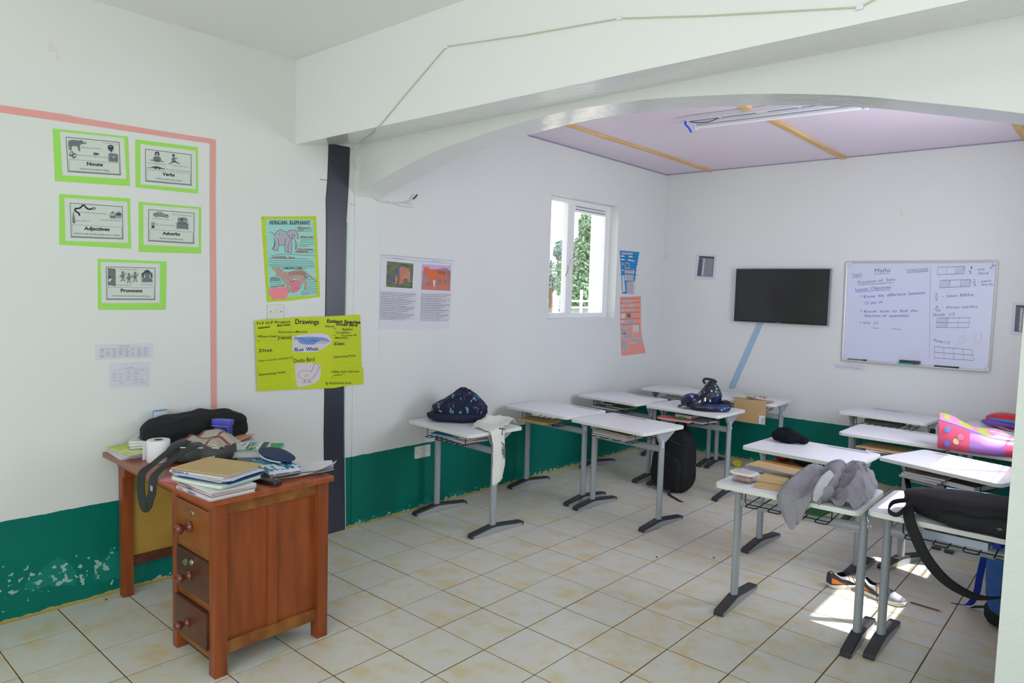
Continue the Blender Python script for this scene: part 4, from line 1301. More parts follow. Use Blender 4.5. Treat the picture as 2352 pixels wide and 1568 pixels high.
# divided clear box and blue things in the rack of the right-hand desk
CLEAR = mat('clear_plastic', (176, 188, 210), 0.12, 0.6)
cb = thing('divided_box', 'clear plastic divided box with beads in the rack under the black rucksack', 'box', on_desk('d9', -0.0, -0.09, 0.611))
MB().span((-0.13, -0.07, 0), (0.11, 0.09, 0.004)).build('base', CLEAR, cb, smooth=False)
m = MB()
for y in (-0.07, 0.088):
    m.span((-0.13, y, 0.004), (0.11, y + 0.003, 0.034))
for k in range(5):
    m.span((-0.13 + 0.0595 * k, -0.067, 0.004), (-0.128 + 0.0595 * k, 0.088, 0.034))
m.build('walls', CLEAR, cb, smooth=False)
for k, c in enumerate(((196, 160, 90), (206, 190, 150), (210, 170, 60), (190, 176, 110))):
    MB().lump((-0.10 + 0.06 * k, -0.02, 0.012), (0.022, 0.03, 0.011), 3, 2, 0.004, 40, k).build('beads', mat('bead_fill_%d' % k, c, 0.5), cb)
for i in range(2):
    o = thing('blue_pouch', ['bright blue pouch beside the divided box in the rack by the pillar', 'second blue pouch at the pillar end of the rack'][i], 'pouch', on_desk('d9', 0.135 + 0.05 * i, -0.05 - 0.02 * i, 0.611))
    MB().lump((0, 0, 0.025), (0.022, 0.06, 0.026), 4, 3, 0.004, 12, i, flat=0.95).build('body', mat('royal_blue_cloth', (36, 70, 170), 0.6), o)

# ---- dotted dark blue backpack
def dotted():
    m = mat('dark_blue_shiny_cloth', (24, 28, 48), 0.32, 0.6, rgb2=(30, 58, 110), nscale=9, lo=0.52, hi=0.62, bump=0.3, bscale=30)
    nt = m.node_tree
    b = nt.nodes['Principled BSDF']
    src = b.inputs['Base Color'].links[0].from_socket
    tc = nt.nodes.new('ShaderNodeTexCoord')
    v = nt.nodes.new('ShaderNodeTexVoronoi')
    v.inputs['Scale'].default_value = 26
    nt.links.new(tc.outputs['Object'], v.inputs['Vector'])
    g = nt.nodes.new('ShaderNodeMath'); g.operation = 'LESS_THAN'; g.inputs[1].default_value = 0.20
    nt.links.new(v.outputs['Distance'], g.inputs[0])
    x = nt.nodes.new('ShaderNodeMix'); x.data_type = 'RGBA'
    nt.links.new(g.outputs[0], x.inputs[0]); nt.links.new(src, x.inputs[6]); x.inputs[7].default_value = lin((196, 206, 222))
    nt.links.new(x.outputs[2], b.inputs['Base Color'])
    return m
DOT = dotted()
DKB = mat('dark_navy_strap', (22, 24, 34), 0.5, bump=0.2, bscale=100)
bp = thing('dotted_backpack', 'shiny dark blue backpack with white dots slumped on the desk, handle up', 'backpack', (1.245, 3.20, 0.701), 25)
def bpf(w):
    if w.z > 0:
        w.x *= 1 - 0.45 * w.z / 0.12
        w.y *= 1 - 0.3 * w.z / 0.12
    return w
MB().lump((0.045, 0.03, 0.112), (0.088, 0.075, 0.12), 2.7, 5, 0.018, 10, 1.0, flat=0.9, fold=bpf).build('main_body', DOT, bp, angle=60)
MB().lump((-0.09, 0.0, 0.055), (0.10, 0.085, 0.06), 2.3, 4, 0.03, 12, 2.0, flat=0.85).build('side_pocket', DOT, bp, angle=60)
MB().lump((0.04, -0.085, 0.026), (0.165, 0.065, 0.03), 2.6, 4, 0.018, 12, 3.0, flat=0.85).build('front_flap', DOT, bp, angle=60)
MB().lump((0.16, 0.03, 0.035), (0.055, 0.08, 0.04), 2.4, 4, 0.016, 14, 4.0, flat=0.85).build('bottle_pocket', DKB, bp, angle=60)
MB().tube(crom([(-0.005, 0.0, 0.21), (-0.022, 0.0, 0.235), (0.0, 0.0, 0.250), (0.06, 0.01, 0.242), (0.085, 0.02, 0.22)], 6), 0.0065, 6, ry=0.012).build('handle', DKB, bp)
m = MB()
ribbon(m, crom([(0.0, -0.03, 0.19), (-0.05, -0.06, 0.13), (-0.09, -0.09, 0.09), (-0.15, -0.11, 0.05), (-0.19, -0.09, 0.02), (-0.21, -0.04, 0.012)], 6), 0.03, 0.006, (0.4, 0.6, 0.6))
ribbon(m, crom([(-0.14, -0.09, 0.075), (-0.11, -0.115, 0.05), (-0.07, -0.14, 0.02), (-0.02, -0.155, 0.012), (0.08, -0.16, 0.016), (0.18, -0.11, 0.012)], 6), 0.034, 0.006, (0.3, 0.6, 0.5))
m.build('shoulder_strap', DKB, bp)
m = MB()
ribbon(m, crom([(-0.115, -0.045, 0.112), (-0.10, -0.07, 0.098), (-0.085, -0.088, 0.075)], 5), 0.022, 0.003, (0.9, 0.1, 0.4))
m.build('reflective_strip', mat('reflective_blue', (120, 150, 226), 0.25), bp)
MB().tube([(0.0, -0.065, 0.10), (0.0, -0.072, 0.07)], 0.008, 8).build('zip_pull', HOOKM, bp)

# ---- brown folder hanging over the desk edge
fo = thing('brown_folder', 'brown card folder with a white sticker, bent down over the front edge of the desk', 'folder', (0, 0, 0))
MB().grid(patch([[(1.235, 4.07, 0.712), (1.37, 4.07, 0.709), (1.50, 4.06, 0.711)], [(1.215, 3.96, 0.715), (1.36, 3.96, 0.712), (1.50, 3.955, 0.714)], [(1.205, 3.885, 0.720), (1.35, 3.885, 0.718), (1.497, 3.885, 0.716)],
                 [(1.204, 3.878, 0.70), (1.35, 3.877, 0.70), (1.497, 3.878, 0.70)], [(1.203, 3.878, 0.61), (1.35, 3.874, 0.61), (1.497, 3.878, 0.61)], [(1.203, 3.880, 0.513), (1.35, 3.876, 0.513), (1.497, 3.880, 0.513)]], 5), thick=0.004).build('card', mat('brown_card_board', (196, 164, 118), 0.6), fo, angle=50)
MB().box((1.465, 3.872, 0.557), (0.05, 0.0012, 0.075)).build('sticker', PAPER, fo, smooth=False)
MB().box((1.474, 3.8712, 0.55), (0.022, 0.001, 0.05)).build('sticker_print', mat('pale_blue_print', (170, 190, 214), 0.6), fo, smooth=False)
o = paper('green_paper', 'pale green sheet lying on the brown folder at the back desk', (1.22, 4.03, 0.7235), 0.20, 0.15, -12, mat('pale_green_sheet', (204, 226, 184), 0.6), curl=lambda u, v: 0.004 * math.sin(u * 6))
for i in range(3):
    paper('torn_paper', ['torn brown scrap left of the folder top', 'torn pale scrap on the folder', 'torn reddish scrap at the right of the folder top'][i], (1.30 + 0.045 * i, 4.00 + 0.03 * i, 0.726), 0.09, 0.05, 20 - 30 * i, [mat('brown_scrap', (190, 150, 120), 0.6), mat('pale_scrap', (220, 214, 190), 0.6), mat('red_brown_scrap', (176, 130, 112), 0.6)][i], curl=lambda u, v: 0.01 * math.sin(u * 5 + v * 3) ** 2, group='torn scraps')

# ---- knitted hat
KNIT = mat('black_knit', (26, 26, 32), 0.9, 0.1, bump=0.5, bscale=160)
ht = thing('knitted_hat', 'crumpled black knitted hat on the desk by itself', 'hat', (2.255, 2.365, 0.701), 12)
def hf(w):
    if w.z > 0 and w.x > 0: w.z *= 1 - 0.5 * w.x / 0.12
    return w
MB().lump((-0.01, 0, 0.040), (0.095, 0.075, 0.046), 2.3, 5, 0.022, 11, 2.0, flat=0.85, fold=hf).build('crown', KNIT, ht, angle=60)
MB().lump((0.085, -0.01, 0.024), (0.038, 0.042, 0.024), 2.2, 4, 0.012, 16, 4.0, flat=0.85).build('brim', KNIT, ht, angle=60)
MB().lump((-0.02, 0.0, 0.085), (0.03, 0.022, 0.012), 2.2, 3, 0.01, 20, 1.0).build('peak', KNIT, ht)

# ---- lunch box, envelopes, notebooks, jacket on the front desk
lb = thing('lunch_box', 'small clear lunch box with pale lid, at the left corner of the front desk', 'lunch box', (2.462, 1.175, 0.7015), -3)
LID = mat('milky_lid', (226, 228, 218), 0.3)
m = MB()
m.grid([[(x * k, y * k, z) for x, y in rrect(0.118, 0.088, 0.02) + [rrect(0.118, 0.088, 0.02)[0]]] for k, z in ((0.86, 0.0), (1.0, 0.04))], thick=0.002)
m.prism([(x * 0.86, y * 0.86) for x, y in rrect(0.118, 0.088, 0.02)], 0.0, 0.003, 'z')
gl = glass_mat('lunch_box_plastic', (0.93, 0.93, 0.93, 1), 0.12)
m.build('tub', gl, lb, angle=50)
MB().prism(rrect(0.130, 0.100, 0.026, 6), 0.040, 0.050, 'z').build('lid', LID, lb, bevel=0.003)
MB().prism(rrect(0.104, 0.074, 0.02, 6), 0.0495, 0.0525, 'z').build('lid_panel', mat('milky_lid_panel', (196, 192, 200), 0.3), lb, bevel=0.001)
MB().lump((0.008, -0.004, 0.017), (0.042, 0.03, 0.014), 2.4, 4, 0.004, 40, 1, flat=0.95).build('food', mat('pink_food', (214, 142, 122), 0.5, rgb2=(232, 190, 170), nscale=60), lb)
MB().lump((-0.035, 0.01, 0.022), (0.014, 0.022, 0.016), 2.4, 3, 0.003, 30, 2, flat=0.95).build('food', mat('yellow_food', (224, 200, 140), 0.5), lb)
envelope('large_envelope', 'large brown envelope on the front desk partly under the grey jacket', on_desk('d8', -0.06, -0.015, 0.7015), 0.25, 0.32, 10, BROWN, 0.005, flap=False)
e = envelope('small_envelope', 'smaller brown envelope on the larger one beside the lunch box', on_desk('d8', -0.135, 0.02, 0.7075), 0.13, 0.19, 10, BROWN, 0.003, flap=False)
s = Sheet([(0, 0), (1, 0), (1, 1), (0, 1)], [(0, 0.05), (0.1, 0.05), (0.1, 0), (0, 0)], on_top(on_desk('d8', -0.055, 0.01), 12, 0.7068), 0.0)
s.ctr = Vector((0, 0, 0))
s.scrawl('lettering', INK, 0.0, 0.5, 0.8, 0.55, 0.35, 3, 0.08)
s.scrawl('lettering', INK, 0.1, 1.1, 0.5, 1.2, 0.2, 4, 0.06)
le = [o_ for o_ in bpy.data.objects if o_.name == 'large_envelope'][0]
s.ctr = Vector((0, 0, 0))
mw = (Matrix.Translation(le.location) @ le.rotation_euler.to_matrix().to_4x4()).inverted()
s.parts(le)
for c in le.children:
    if c.name.startswith('lettering'): c.matrix_parent_inverse = mw
for i in range(4):
    book('desk_notebook', ['lowest notebook at the back of the front desk', 'second notebook at the back of the front desk', 'third notebook at the back of the front desk', 'brown covered notebook on top at the back of the front desk'][i], (2.485 + 0.012 * i, 1.478 - 0.004 * i, 0.7075 + 0.007 * i), 0.28, 0.135, 0.0065, 10 - 5 * i, [PAPER, GREYC, mat('pale_blue_cover', (170, 180, 210), 0.5), mat('kraft_cover', (196, 164, 122), 0.6)][i], cat='notebook')
JACK = mat('grey_jersey', (150, 148, 156), 0.85, 0.15, bump=0.2, bscale=150)
LINING = mat('pale_grey_lining', (196, 196, 198), 0.8)
jk = thing('grey_jacket', 'grey jacket thrown over the front edge of the desk beside the lunch box', 'jacket', (0, 0, 0))
l1 = patch([[(2.66, 1.52, 0.715), (2.72, 1.54, 0.752), (2.79, 1.56, 0.770), (2.83, 1.55, 0.735)],
            [(2.655, 1.37, 0.720), (2.72, 1.39, 0.785), (2.775, 1.41, 0.762), (2.83, 1.42, 0.79)],
            [(2.66, 1.22, 0.712), (2.715, 1.24, 0.770), (2.775, 1.25, 0.742), (2.835, 1.26, 0.772)],
            [(2.675, 1.10, 0.712), (2.72, 1.09, 0.748), (2.78, 1.10, 0.724), (2.845, 1.11, 0.745)],
            [(2.690, 1.025, 0.712), (2.74, 1.00, 0.735), (2.79, 1.01, 0.714), (2.85, 1.02, 0.725)],
            [(2.700, 1.010, 0.650), (2.745, 0.985, 0.655), (2.79, 0.990, 0.650), (2.835, 1.005, 0.660)],
            [(2.745, 1.002, 0.590), (2.765, 0.985, 0.572), (2.785, 0.988, 0.575), (2.805, 1.0, 0.605)]], 12, 0.010, 13, 1.0, 0.024, (16, 9, 10))
MB().grid(l1, thick=0.007).build('left_front', JACK, jk, angle=80)
r1 = patch([[(2.81, 1.60, 0.712), (2.87, 1.64, 0.745), (2.93, 1.63, 0.750), (2.98, 1.58, 0.708)],
            [(2.825, 1.50, 0.765), (2.885, 1.53, 0.815), (2.945, 1.51, 0.800), (3.01, 1.47, 0.718)],
            [(2.845, 1.38, 0.770), (2.900, 1.40, 0.785), (2.955, 1.38, 0.818), (3.03, 1.34, 0.722)],
            [(2.865, 1.27, 0.748), (2.915, 1.27, 0.742), (2.965, 1.25, 0.792), (3.035, 1.22, 0.716)],
            [(2.885, 1.17, 0.718), (2.93, 1.15, 0.732), (2.975, 1.14, 0.755), (3.035, 1.12, 0.708)],
            [(2.905, 1.10, 0.708), (2.945, 1.075, 0.712), (2.985, 1.065, 0.718), (3.025, 1.065, 0.706)]], 12, 0.010, 13, 3.0, 0.026, (12, 14, 10))
MB().grid(r1, thick=0.007).build('right_front', JACK, jk, angle=80)
sl = crom([(2.77, 1.58, 0.74), (2.81, 1.50, 0.785), (2.835, 1.40, 0.790), (2.85, 1.29, 0.770), (2.858, 1.19, 0.752), (2.858, 1.11, 0.732), (2.85, 1.05, 0.715)], 6)
m = MB().tube(sl, [0.026 + 0.016 * math.sin(i * 0.37) ** 2 for i in range(len(sl))], 14)
for v in m.bm.verts:
    v.co += Vector((1, 0, 0.6)) * noise.noise(v.co * 14) * 0.026
m.build('sleeve', JACK, jk, angle=80)
MB().grid(patch([[(2.830, 1.26, 0.800), (2.850, 1.25, 0.822), (2.872, 1.25, 0.800)], [(2.828, 1.17, 0.782), (2.852, 1.14, 0.812), (2.880, 1.15, 0.785)], [(2.835, 1.08, 0.755), (2.858, 1.05, 0.782), (2.884, 1.07, 0.755)], [(2.848, 1.02, 0.715), (2.860, 1.00, 0.728), (2.872, 1.015, 0.718)]], 6), thick=0.003).build('lining_fold', LINING, jk, angle=80)

# ---- black rucksack on the right-hand desk
RUCK = mat('black_rucksack_cloth', (34, 34, 38), 0.7, 0.3, bump=0.25, bscale=120)
rk = thing('black_rucksack', 'black rucksack lying across the right-hand desk, strap hanging off the front', 'backpack', (3.455, 1.285, 0.701), 6)
def rf_(w):
    t = (w.x + 0.30) / 0.6
    s = 0.30 + 0.44 * min(1.0, max(0.0, t))
    w.y *= 0.62 + 0.38 * min(1.0, max(0.0, t) * 2.2)
    if w.z > 0: w.z *= s * (1 - 0.62 * min(1.0, max(0.0, w.y + 0.02) / 0.17))
    w.y -= 0.02 * max(0.0, t - 0.2)
    return w
MB().lump((0, 0, 0.085), (0.285, 0.190, 0.098), 2.7, 5, 0.020, 7, 2.0, flat=0.86, fold=rf_).build('body', RUCK, rk, angle=60)
MB().lump((0.06, -0.165, 0.042), (0.20, 0.05, 0.042), 2.7, 4, 0.014, 9, 5.0, flat=0.9).build('front_pocket', RUCK, rk, angle=60)
MB().tube(crom([(-0.27, -0.06, 0.06), (-0.315, -0.10, 0.05), (-0.325, -0.135, 0.02), (-0.29, -0.15, 0.012), (-0.255, -0.125, 0.05)], 6), 0.004, 6, ry=0.011).build('loop', RUCK, rk)
m = MB()
ribbon(m, crom([(-0.05, -0.12, 0.098), (0.0, -0.160, 0.088), (0.04, -0.195, 0.070), (0.08, -0.222, 0.045)], 6), 0.012, 0.003, (0.8, 0.1, 0.5))
m.build('zip_flap', mat('grey_zip', (96, 112, 124), 0.4), rk)
MB().box((-0.06, -0.115, 0.100), (0.022, 0.006, 0.006), rot=(0.2, 0.3, -0.5)).build('zip_pull', HOOKM, rk, bevel=0.002)
m = MB()
pts = crom([(3.195, 1.30, 0.745), (3.208, 1.20, 0.738), (3.225, 1.10, 0.722), (3.255, 1.075, 0.66), (3.315, 1.07, 0.555), (3.40, 1.09, 0.47), (3.50, 1.16, 0.42), (3.60, 1.26, 0.43)], 7)
ribbon(m, pts, 0.046, 0.008, (0.75, -0.15, 0.45))
o = m.build('shoulder_strap', RUCK, rk)
o.matrix_parent_inverse = (Matrix.Translation(rk.location) @ rk.rotation_euler.to_matrix().to_4x4()).inverted()

# pencil case lying behind the rucksack
pcs = thing('pencil_case', 'red, white and blue pencil case behind the black rucksack, lit by the sun', 'pencil case', (3.335, 1.735, 0.60), 35)
pcs.location = (3.375, 1.57, 0.7015)
pcs.rotation_euler = (0, 0, R(14))
MB().lump((0, 0, 0.030), (0.10, 0.042, 0.031), 3, 4, 0.004, 12, 1, flat=0.95).build('body', mat('red_white_case', (232, 80, 84), 0.4, rgb2=(236, 238, 246), nscale=11, lo=0.44, hi=0.48), pcs)
MB().box((0.0, 0.030, 0.056), (0.18, 0.018, 0.010)).build('zip_band', mat('turquoise_band', (60, 150, 196), 0.4), pcs, bevel=0.004)

# ---- patchwork bag on the desk by the window side
PINK = mat('pink_vinyl', (236, 96, 132), 0.3, 0.5, rgb2=(228, 84, 118), nscale=3, bump=0.15, bscale=14)
PURP = mat('purple_vinyl', (172, 118, 200), 0.3, 0.5)
TOPP = mat('patchwork_print', (226, 150, 180), 0.3, 0.5, rgb2=(190, 205, 80), nscale=14, lo=0.52, hi=0.56)
LIMEV = mat('lime_vinyl', (184, 214, 110), 0.3, 0.5)
PIPE = mat('blue_piping', (84, 130, 214), 0.4)
pk = thing('patchwork_bag', 'pink, purple and lime patchwork bag lying on the second row desk at the right', 'bag', (3.255, 3.07, 0.701), 12)
def pbag(x0, x1, n=10):
    """front-bottom, front-top, ridge, back-top, back-bottom rows of the bag between x0 and x1"""
    out = []
    for i in range(n + 1):
        x = x0 + (x1 - x0) * i / n
        t = (x + 0.28) / 0.56
        h = 0.20 - 0.10 * t - 0.02 * math.sin(t * 3.1) + (0.0 if t < 0.85 else -(t - 0.85) * 0.2)
        d = 0.055 + 0.10 * math.sin(min(1, t * 1.15) * 2.6 + 0.25)
        b = -0.004 + 0.006 * math.sin(t * 9)
        out.append([(x, -d * 0.85, 0.001), (x, -d * 1.12, 0.03 + b), (x, -d * 1.15, h * 0.45), (x, -d * 0.95, h * 0.82), (x, -d * 0.7, h * 0.93 + b), (x, -d * 0.1, h * 1.12 + 0.012 * math.sin(t * 14)), (x, d * 0.6, h * 1.0), (x, d, h * 0.5), (x, d * 0.9, 0.001)])
    return out
for nm, mt, x0, x1, lo, hi in (('side_panel', PINK, -0.28, -0.115, 0, 4), ('side_panel', PURP, -0.115, 0.07, 0, 4), ('side_panel', PINK, 0.07, 0.28, 0, 4), ('top_panel', TOPP, -0.28, 0.0, 4, 9), ('top_panel', mat('pink_white_stripe', (240, 150, 190), 0.3, rgb2=(246, 226, 236), nscale=16, lo=0.48, hi=0.52, stretch=(0.4, 2, 1)), 0.0, 0.12, 4, 9), ('top_panel', LIMEV, 0.12, 0.28, 4, 9)):
    g = pbag(x0, x1)
    MB().grid([r[lo:hi + 1] if hi < 9 else r[lo:] for r in g], thick=0.002).build(nm, mt, pk, angle=70)
e0, e1 = pbag(-0.28, -0.2799, 1)[0], pbag(0.2799, 0.28, 1)[1]
for e in (e0, e1):
    m = MB()
    m.bm.faces.new([m.bm.verts.new(p) for p in e])
    m.build('end_panel', PINK, pk, smooth=False)
MB().tube([r[4] for r in pbag(-0.28, 0.28, 26)], 0.004, 6).build('piping', PIPE, pk)
for x, z, c in ((-0.235, 0.135, (96, 140, 190)), (-0.23, 0.045, (100, 110, 210)), (-0.185, 0.07, (230, 200, 140)), (-0.165, 0.10, (200, 130, 150))):
    g = pbag(x, x + 0.001, 1)[0]
    MB().lump((x, g[2][1] - 0.004, z), (0.018, 0.002, 0.02), 2.2, 3).build('motif', mat('motif_%d' % c[0], c, 0.4), pk)

# ---- red and purple bag on the back desk
rb = thing('red_bag', 'red, purple and blue school bag on the back row desk by the pillar', 'bag', (3.27, 4.30, 0.701), 5)
MB().lump((0, 0, 0.052), (0.20, 0.12, 0.056), 2.5, 4, 0.016, 8, 1, flat=0.9).build('body', mat('bright_red_vinyl', (214, 44, 56), 0.35), rb, angle=60)
MB().lump((-0.02, -0.05, 0.034), (0.205, 0.09, 0.032), 2.5, 4, 0.008, 8, 2, flat=0.9).build('lower_panel', mat('violet_vinyl', (130, 84, 180), 0.4), rb, angle=60)
MB().tube(crom([(-0.17, -0.07, 0.06), (-0.08, -0.13, 0.062), (0.05, -0.142, 0.055), (0.18, -0.10, 0.05)], 6), 0.012, 8).build('trim', mat('blue_trim', (70, 140, 210), 0.4), rb)
m = MB()
ribbon(m, crom([(-0.12, -0.12, 0.02), (-0.05, -0.20, 0.012), (0.02, -0.262, 0.008), (0.05, -0.29, -0.06), (0.07, -0.29, -0.13)], 6), 0.03, 0.004, (0.9, 0.3, 0.1))
m.build('strap', mat('dusty_pink_strap', (206, 130, 132), 0.6), rb)

# small black pouch hanging behind the bare desk
o = thing('black_bottle', 'small black bottle top showing beside the back row desk below the whiteboard', 'bottle', (2.772, 4.0, 0.0))
MB().lathe([(0, 0), (0.03, 0.0), (0.034, 0.01), (0.034, 0.48), (0.026, 0.55), (0.018, 0.58), (0.018, 0.61)], 16).build('body', PLAST, o)
MB().lathe([(0, 0.661), (0.012, 0.66), (0.019, 0.652), (0.0195, 0.61), (0.018, 0.605)], 16).build('cap', BLACKC, o)

# ---- black backpack standing on the floor
fbp = thing('floor_backpack', 'tall black backpack standing on the floor behind the empty desk', 'backpack', (1.065, 3.05, 0.0), -8)
def fbf(w):
    t = (w.z + 0.28) / 0.56
    w.x *= 1.06 - 0.30 * max(0, t - 0.25)
    w.y *= 1.10 - 0.35 * max(0, t)
    w.x += 0.03 * (t - 0.5)
    return w
MB().lump((0, 0, 0.272), (0.185, 0.115, 0.278), 3.6, 5, 0.014, 6, 3, flat=0.97, fold=fbf).build('body', BLACKC, fbp, angle=60)
MB().lump((0.005, -0.105, 0.17), (0.14, 0.038, 0.15), 3.6, 4, 0.008, 7, 4, flat=0.97).build('front_pocket', BLACKC, fbp, angle=60)
MB().tube(crom([(-0.05, 0.06, 0.52), (-0.03, 0.07, 0.565), (0.04, 0.07, 0.565), (0.06, 0.06, 0.52)], 6), 0.006, 6, ry=0.012).build('handle', BLACKC, fbp)
m = MB()
ribbon(m, crom([(0.06, -0.13, 0.04), (0.09, -0.17, 0.012), (0.16, -0.20, 0.006), (0.24, -0.235, 0.005), (0.27, -0.24, 0.005)], 6), 0.026, 0.003, (0.4, 0.9, 0.0))
m.build('strap_end', STRAP, fbp)
MB().tube([(-0.15, -0.10, 0.41), (0.0, -0.125, 0.455), (0.155, -0.085, 0.41)], 0.003, 6).build('zip', PLAST, fbp)

# ---- blue backpack on the floor behind the pillar
bbp = thing('blue_backpack', 'blue and black backpack on the floor beside the pillar, straps trailing', 'backpack', (3.535, 2.03, 0.0), 10)
MB().lump((0, 0, 0.245), (0.125, 0.11, 0.20), 2.8, 5, 0.018, 8, 5).build('body', mat('blue_bag_cloth', (34, 84, 150), 0.6, bump=0.2, bscale=100), bbp, angle=60)
MB().lump((0.02, -0.08, 0.20), (0.085, 0.045, 0.13), 2.8, 4, 0.010, 9, 6).build('front_pocket', BLACKC, bbp, angle=60)
MB().lump((-0.02, 0.0, 0.06), (0.10, 0.09, 0.06), 2.6, 4, 0.01, 9, 7, flat=0.98).build('base', BLACKC, bbp, angle=60)
m = MB()
pts = crom([(3.405, 2.03, 0.375), (3.392, 2.06, 0.30), (3.378, 2.09, 0.20), (3.365, 2.13, 0.10), (3.335, 2.17, 0.02), (3.305, 2.165, 0.006), (3.265, 2.150, 0.006)], 6)
ribbon(m, pts, 0.034, 0.004, (0.85, 0.5, 0.0))
o = m.build('blue_strap', mat('blue_webbing', (30, 62, 160), 0.6), bbp)
o.matrix_parent_inverse = (Matrix.Translation(bbp.location) @ bbp.rotation_euler.to_matrix().to_4x4()).inverted()
m = MB()
ribbon(m, crom([(3.465, 1.98, 0.17), (3.455, 2.0, 0.10), (3.452, 2.045, 0.04), (3.452, 2.08, 0.006)], 6), 0.036, 0.004, (0.9, 0.3, 0.0))
ribbon(m, crom([(3.47, 2.02, 0.10), (3.41, 2.10, 0.05), (3.35, 2.165, 0.01)], 6), 0.036, 0.004, (0.5, 0.8, 0.2))
o = m.build('black_strap', STRAP, bbp)
o.matrix_parent_inverse = (Matrix.Translation(bbp.location) @ bbp.rotation_euler.to_matrix().to_4x4()).inverted()

# ---- sneakers
UPPER = mat('charcoal_mesh', (64, 66, 76), 0.7, bump=0.2, bscale=200)
SOLE = mat('cream_sole', (226, 220, 206), 0.6)
ORNG = mat('orange_panel', (240, 124, 40), 0.5)
STRIPE = mat('white_leather', (230, 230, 222), 0.45)
TOEG = mat('grey_toe_mesh', (156, 156, 170), 0.7)
LACE = mat('dark_laces', (52, 54, 66), 0.7)
def shoe_prof(t):
    """half width, floor height, top height at t along the shoe (0 heel, 1 toe)"""
    w = 0.030 + 0.016 * math.sin(min(1, max(0, (t - 0.15) / 0.75)) * math.pi * 0.85)
    if t < 0.08: w *= 0.72 + 0.28 * (t / 0.08)
    if t > 0.88: w *= max(0.25, math.cos((t - 0.88) / 0.12 * 1.25))
    top = 0.088 if t < 0.1 else (0.088 - 0.022 * (t - 0.1) / 0.15 if t < 0.25 else (0.066 + 0.010 * (t - 0.25) / 0.15 if t < 0.4 else 0.076 - 0.040 * ((t - 0.4) / 0.6) ** 1.1))
    return w, top
def sneaker(label, loc, rz, group):
    t_ = thing('sneaker', label, 'shoe', loc, rz, group)
    Ls = 0.245
    def ring(t, k0, k1, grow, n=13):
        w, top = shoe_prof(t)
        z0 = 0.020 + (0.004 if t > 0.9 else 0)
        pts = []
        for k in range(n):
            a = math.pi * (k0 + (k1 - k0) * k / (n - 1))
            x = (t - 0.5) * Ls
            y = math.cos(a)
            sgn = 1 if y >= 0 else -1
            y = sgn * abs(y) ** 0.7 * (w + grow)
            z = z0 + (top - z0 + grow) * abs(math.sin(a)) ** 0.75
            pts.append((x, y, z))
        return pts
    T = [i / 26 for i in range(27)]
    m = MB()
    for i in range(26):
        pass
    open_ = lambda t: 0.10 < t < 0.36
    full = [ring(t, 0, 1, 0) for t in T]
    V = [[m.bm.verts.new(p) for p in r] for r in full]
    for i in range(26):
        for k in range(12):
            if open_(T[i]) and 4 <= k <= 7:
                continue
            f = m.bm.faces.new((V[i][k], V[i + 1][k], V[i + 1][k + 1], V[i][k + 1]))
            f.material_index = 1 if T[i] > 0.72 else 0
    m.bm.faces.new(V[0])
    m.bm.faces.new(V[-1][::-1])
    m.build('upper', [UPPER, TOEG], t_, angle=60)
    ins = MB()
    ins.grid([[((t - 0.5) * Ls, y * 0.026, 0.035) for y in (-1, 0, 1)] for t in (0.06, 0.2, 0.34, 0.45)])
    ins.build('insole', mat('black_insole', (20, 20, 24), 0.9), t_)
    so = MB()
    out = []
    for t in T:
        w, _ = shoe_prof(t)
        out.append(((t - 0.5) * Ls * 1.02, w + 0.004))
    poly = out + [(x, -w) for x, w in reversed(out)]
    so.prism(poly, 0.0, 0.021, 'z')
    for v in so.bm.verts:
        if v.co.x > 0.10: v.co.z += (v.co.x - 0.10) * 0.25
        if v.co.z < 0.01 and v.co.x < -0.11: v.co.z += 0.006
    so.build('sole', SOLE, t_, bevel=0.003, angle=60)
    for s in (0, 1):
        def band(nm, mt, ta, tb, ka, kb, kc, kd, gr=0.0022):
            b = MB()
            n = 10
            rows = []
            for i in range(n + 1):
                u = i / n
                t = ta + (tb - ta) * u
                lo = ka + (kc - ka) * u
                hi = kb + (kd - kb) * u
                r = ring(t, lo if s == 0 else 1 - lo, hi if s == 0 else 1 - hi, gr, 5)
                rows.append(r)
            b.grid(rows)
            b.build(nm, mt, t_, angle=60)
        band('orange_panel', ORNG, 0.01, 0.30, 0.02, 0.16, 0.02, 0.03)
        band('white_stripe', STRIPE, 0.08, 0.58, 0.30, 0.40, 0.03, 0.22, 0.0030)
        band('heel_tab', ORNG, 0.0, 0.06, 0.34, 0.46, 0.36, 0.46)
        band('eyelet_tab', ORNG, 0.42, 0.50, 0.25, 0.33, 0.22, 0.30, 0.0034)
    la = MB()
    for i in range(5):
        t = 0.40 + 0.065 * i
        w, top = shoe_prof(t)
        x = (t - 0.5) * Ls
        la.tube(crom([(x, -0.024, top - 0.014), (x + 0.004, 0, top + 0.005), (x + 0.010, 0.024, top - 0.012)], 4), 0.0032, 6)
    la.tube(crom([(-0.025, -0.005, 0.082), (-0.01, -0.045, 0.074), (0.0, -0.062, 0.045), (0.01, -0.068, 0.012), (0.025, -0.09, 0.003)], 5), 0.0022, 6)
    la.build('laces', LACE, t_)
    return t_
sneaker('charcoal sneaker with orange heel under the front desk, further left of the pair', (2.762, 1.992, 0.001), 53, 'pair of sneakers')
sneaker('charcoal sneaker with white stripe and grey toe, nearer one of the pair in the sun', (2.955, 1.948, 0.001), -14, 'pair of sneakers')

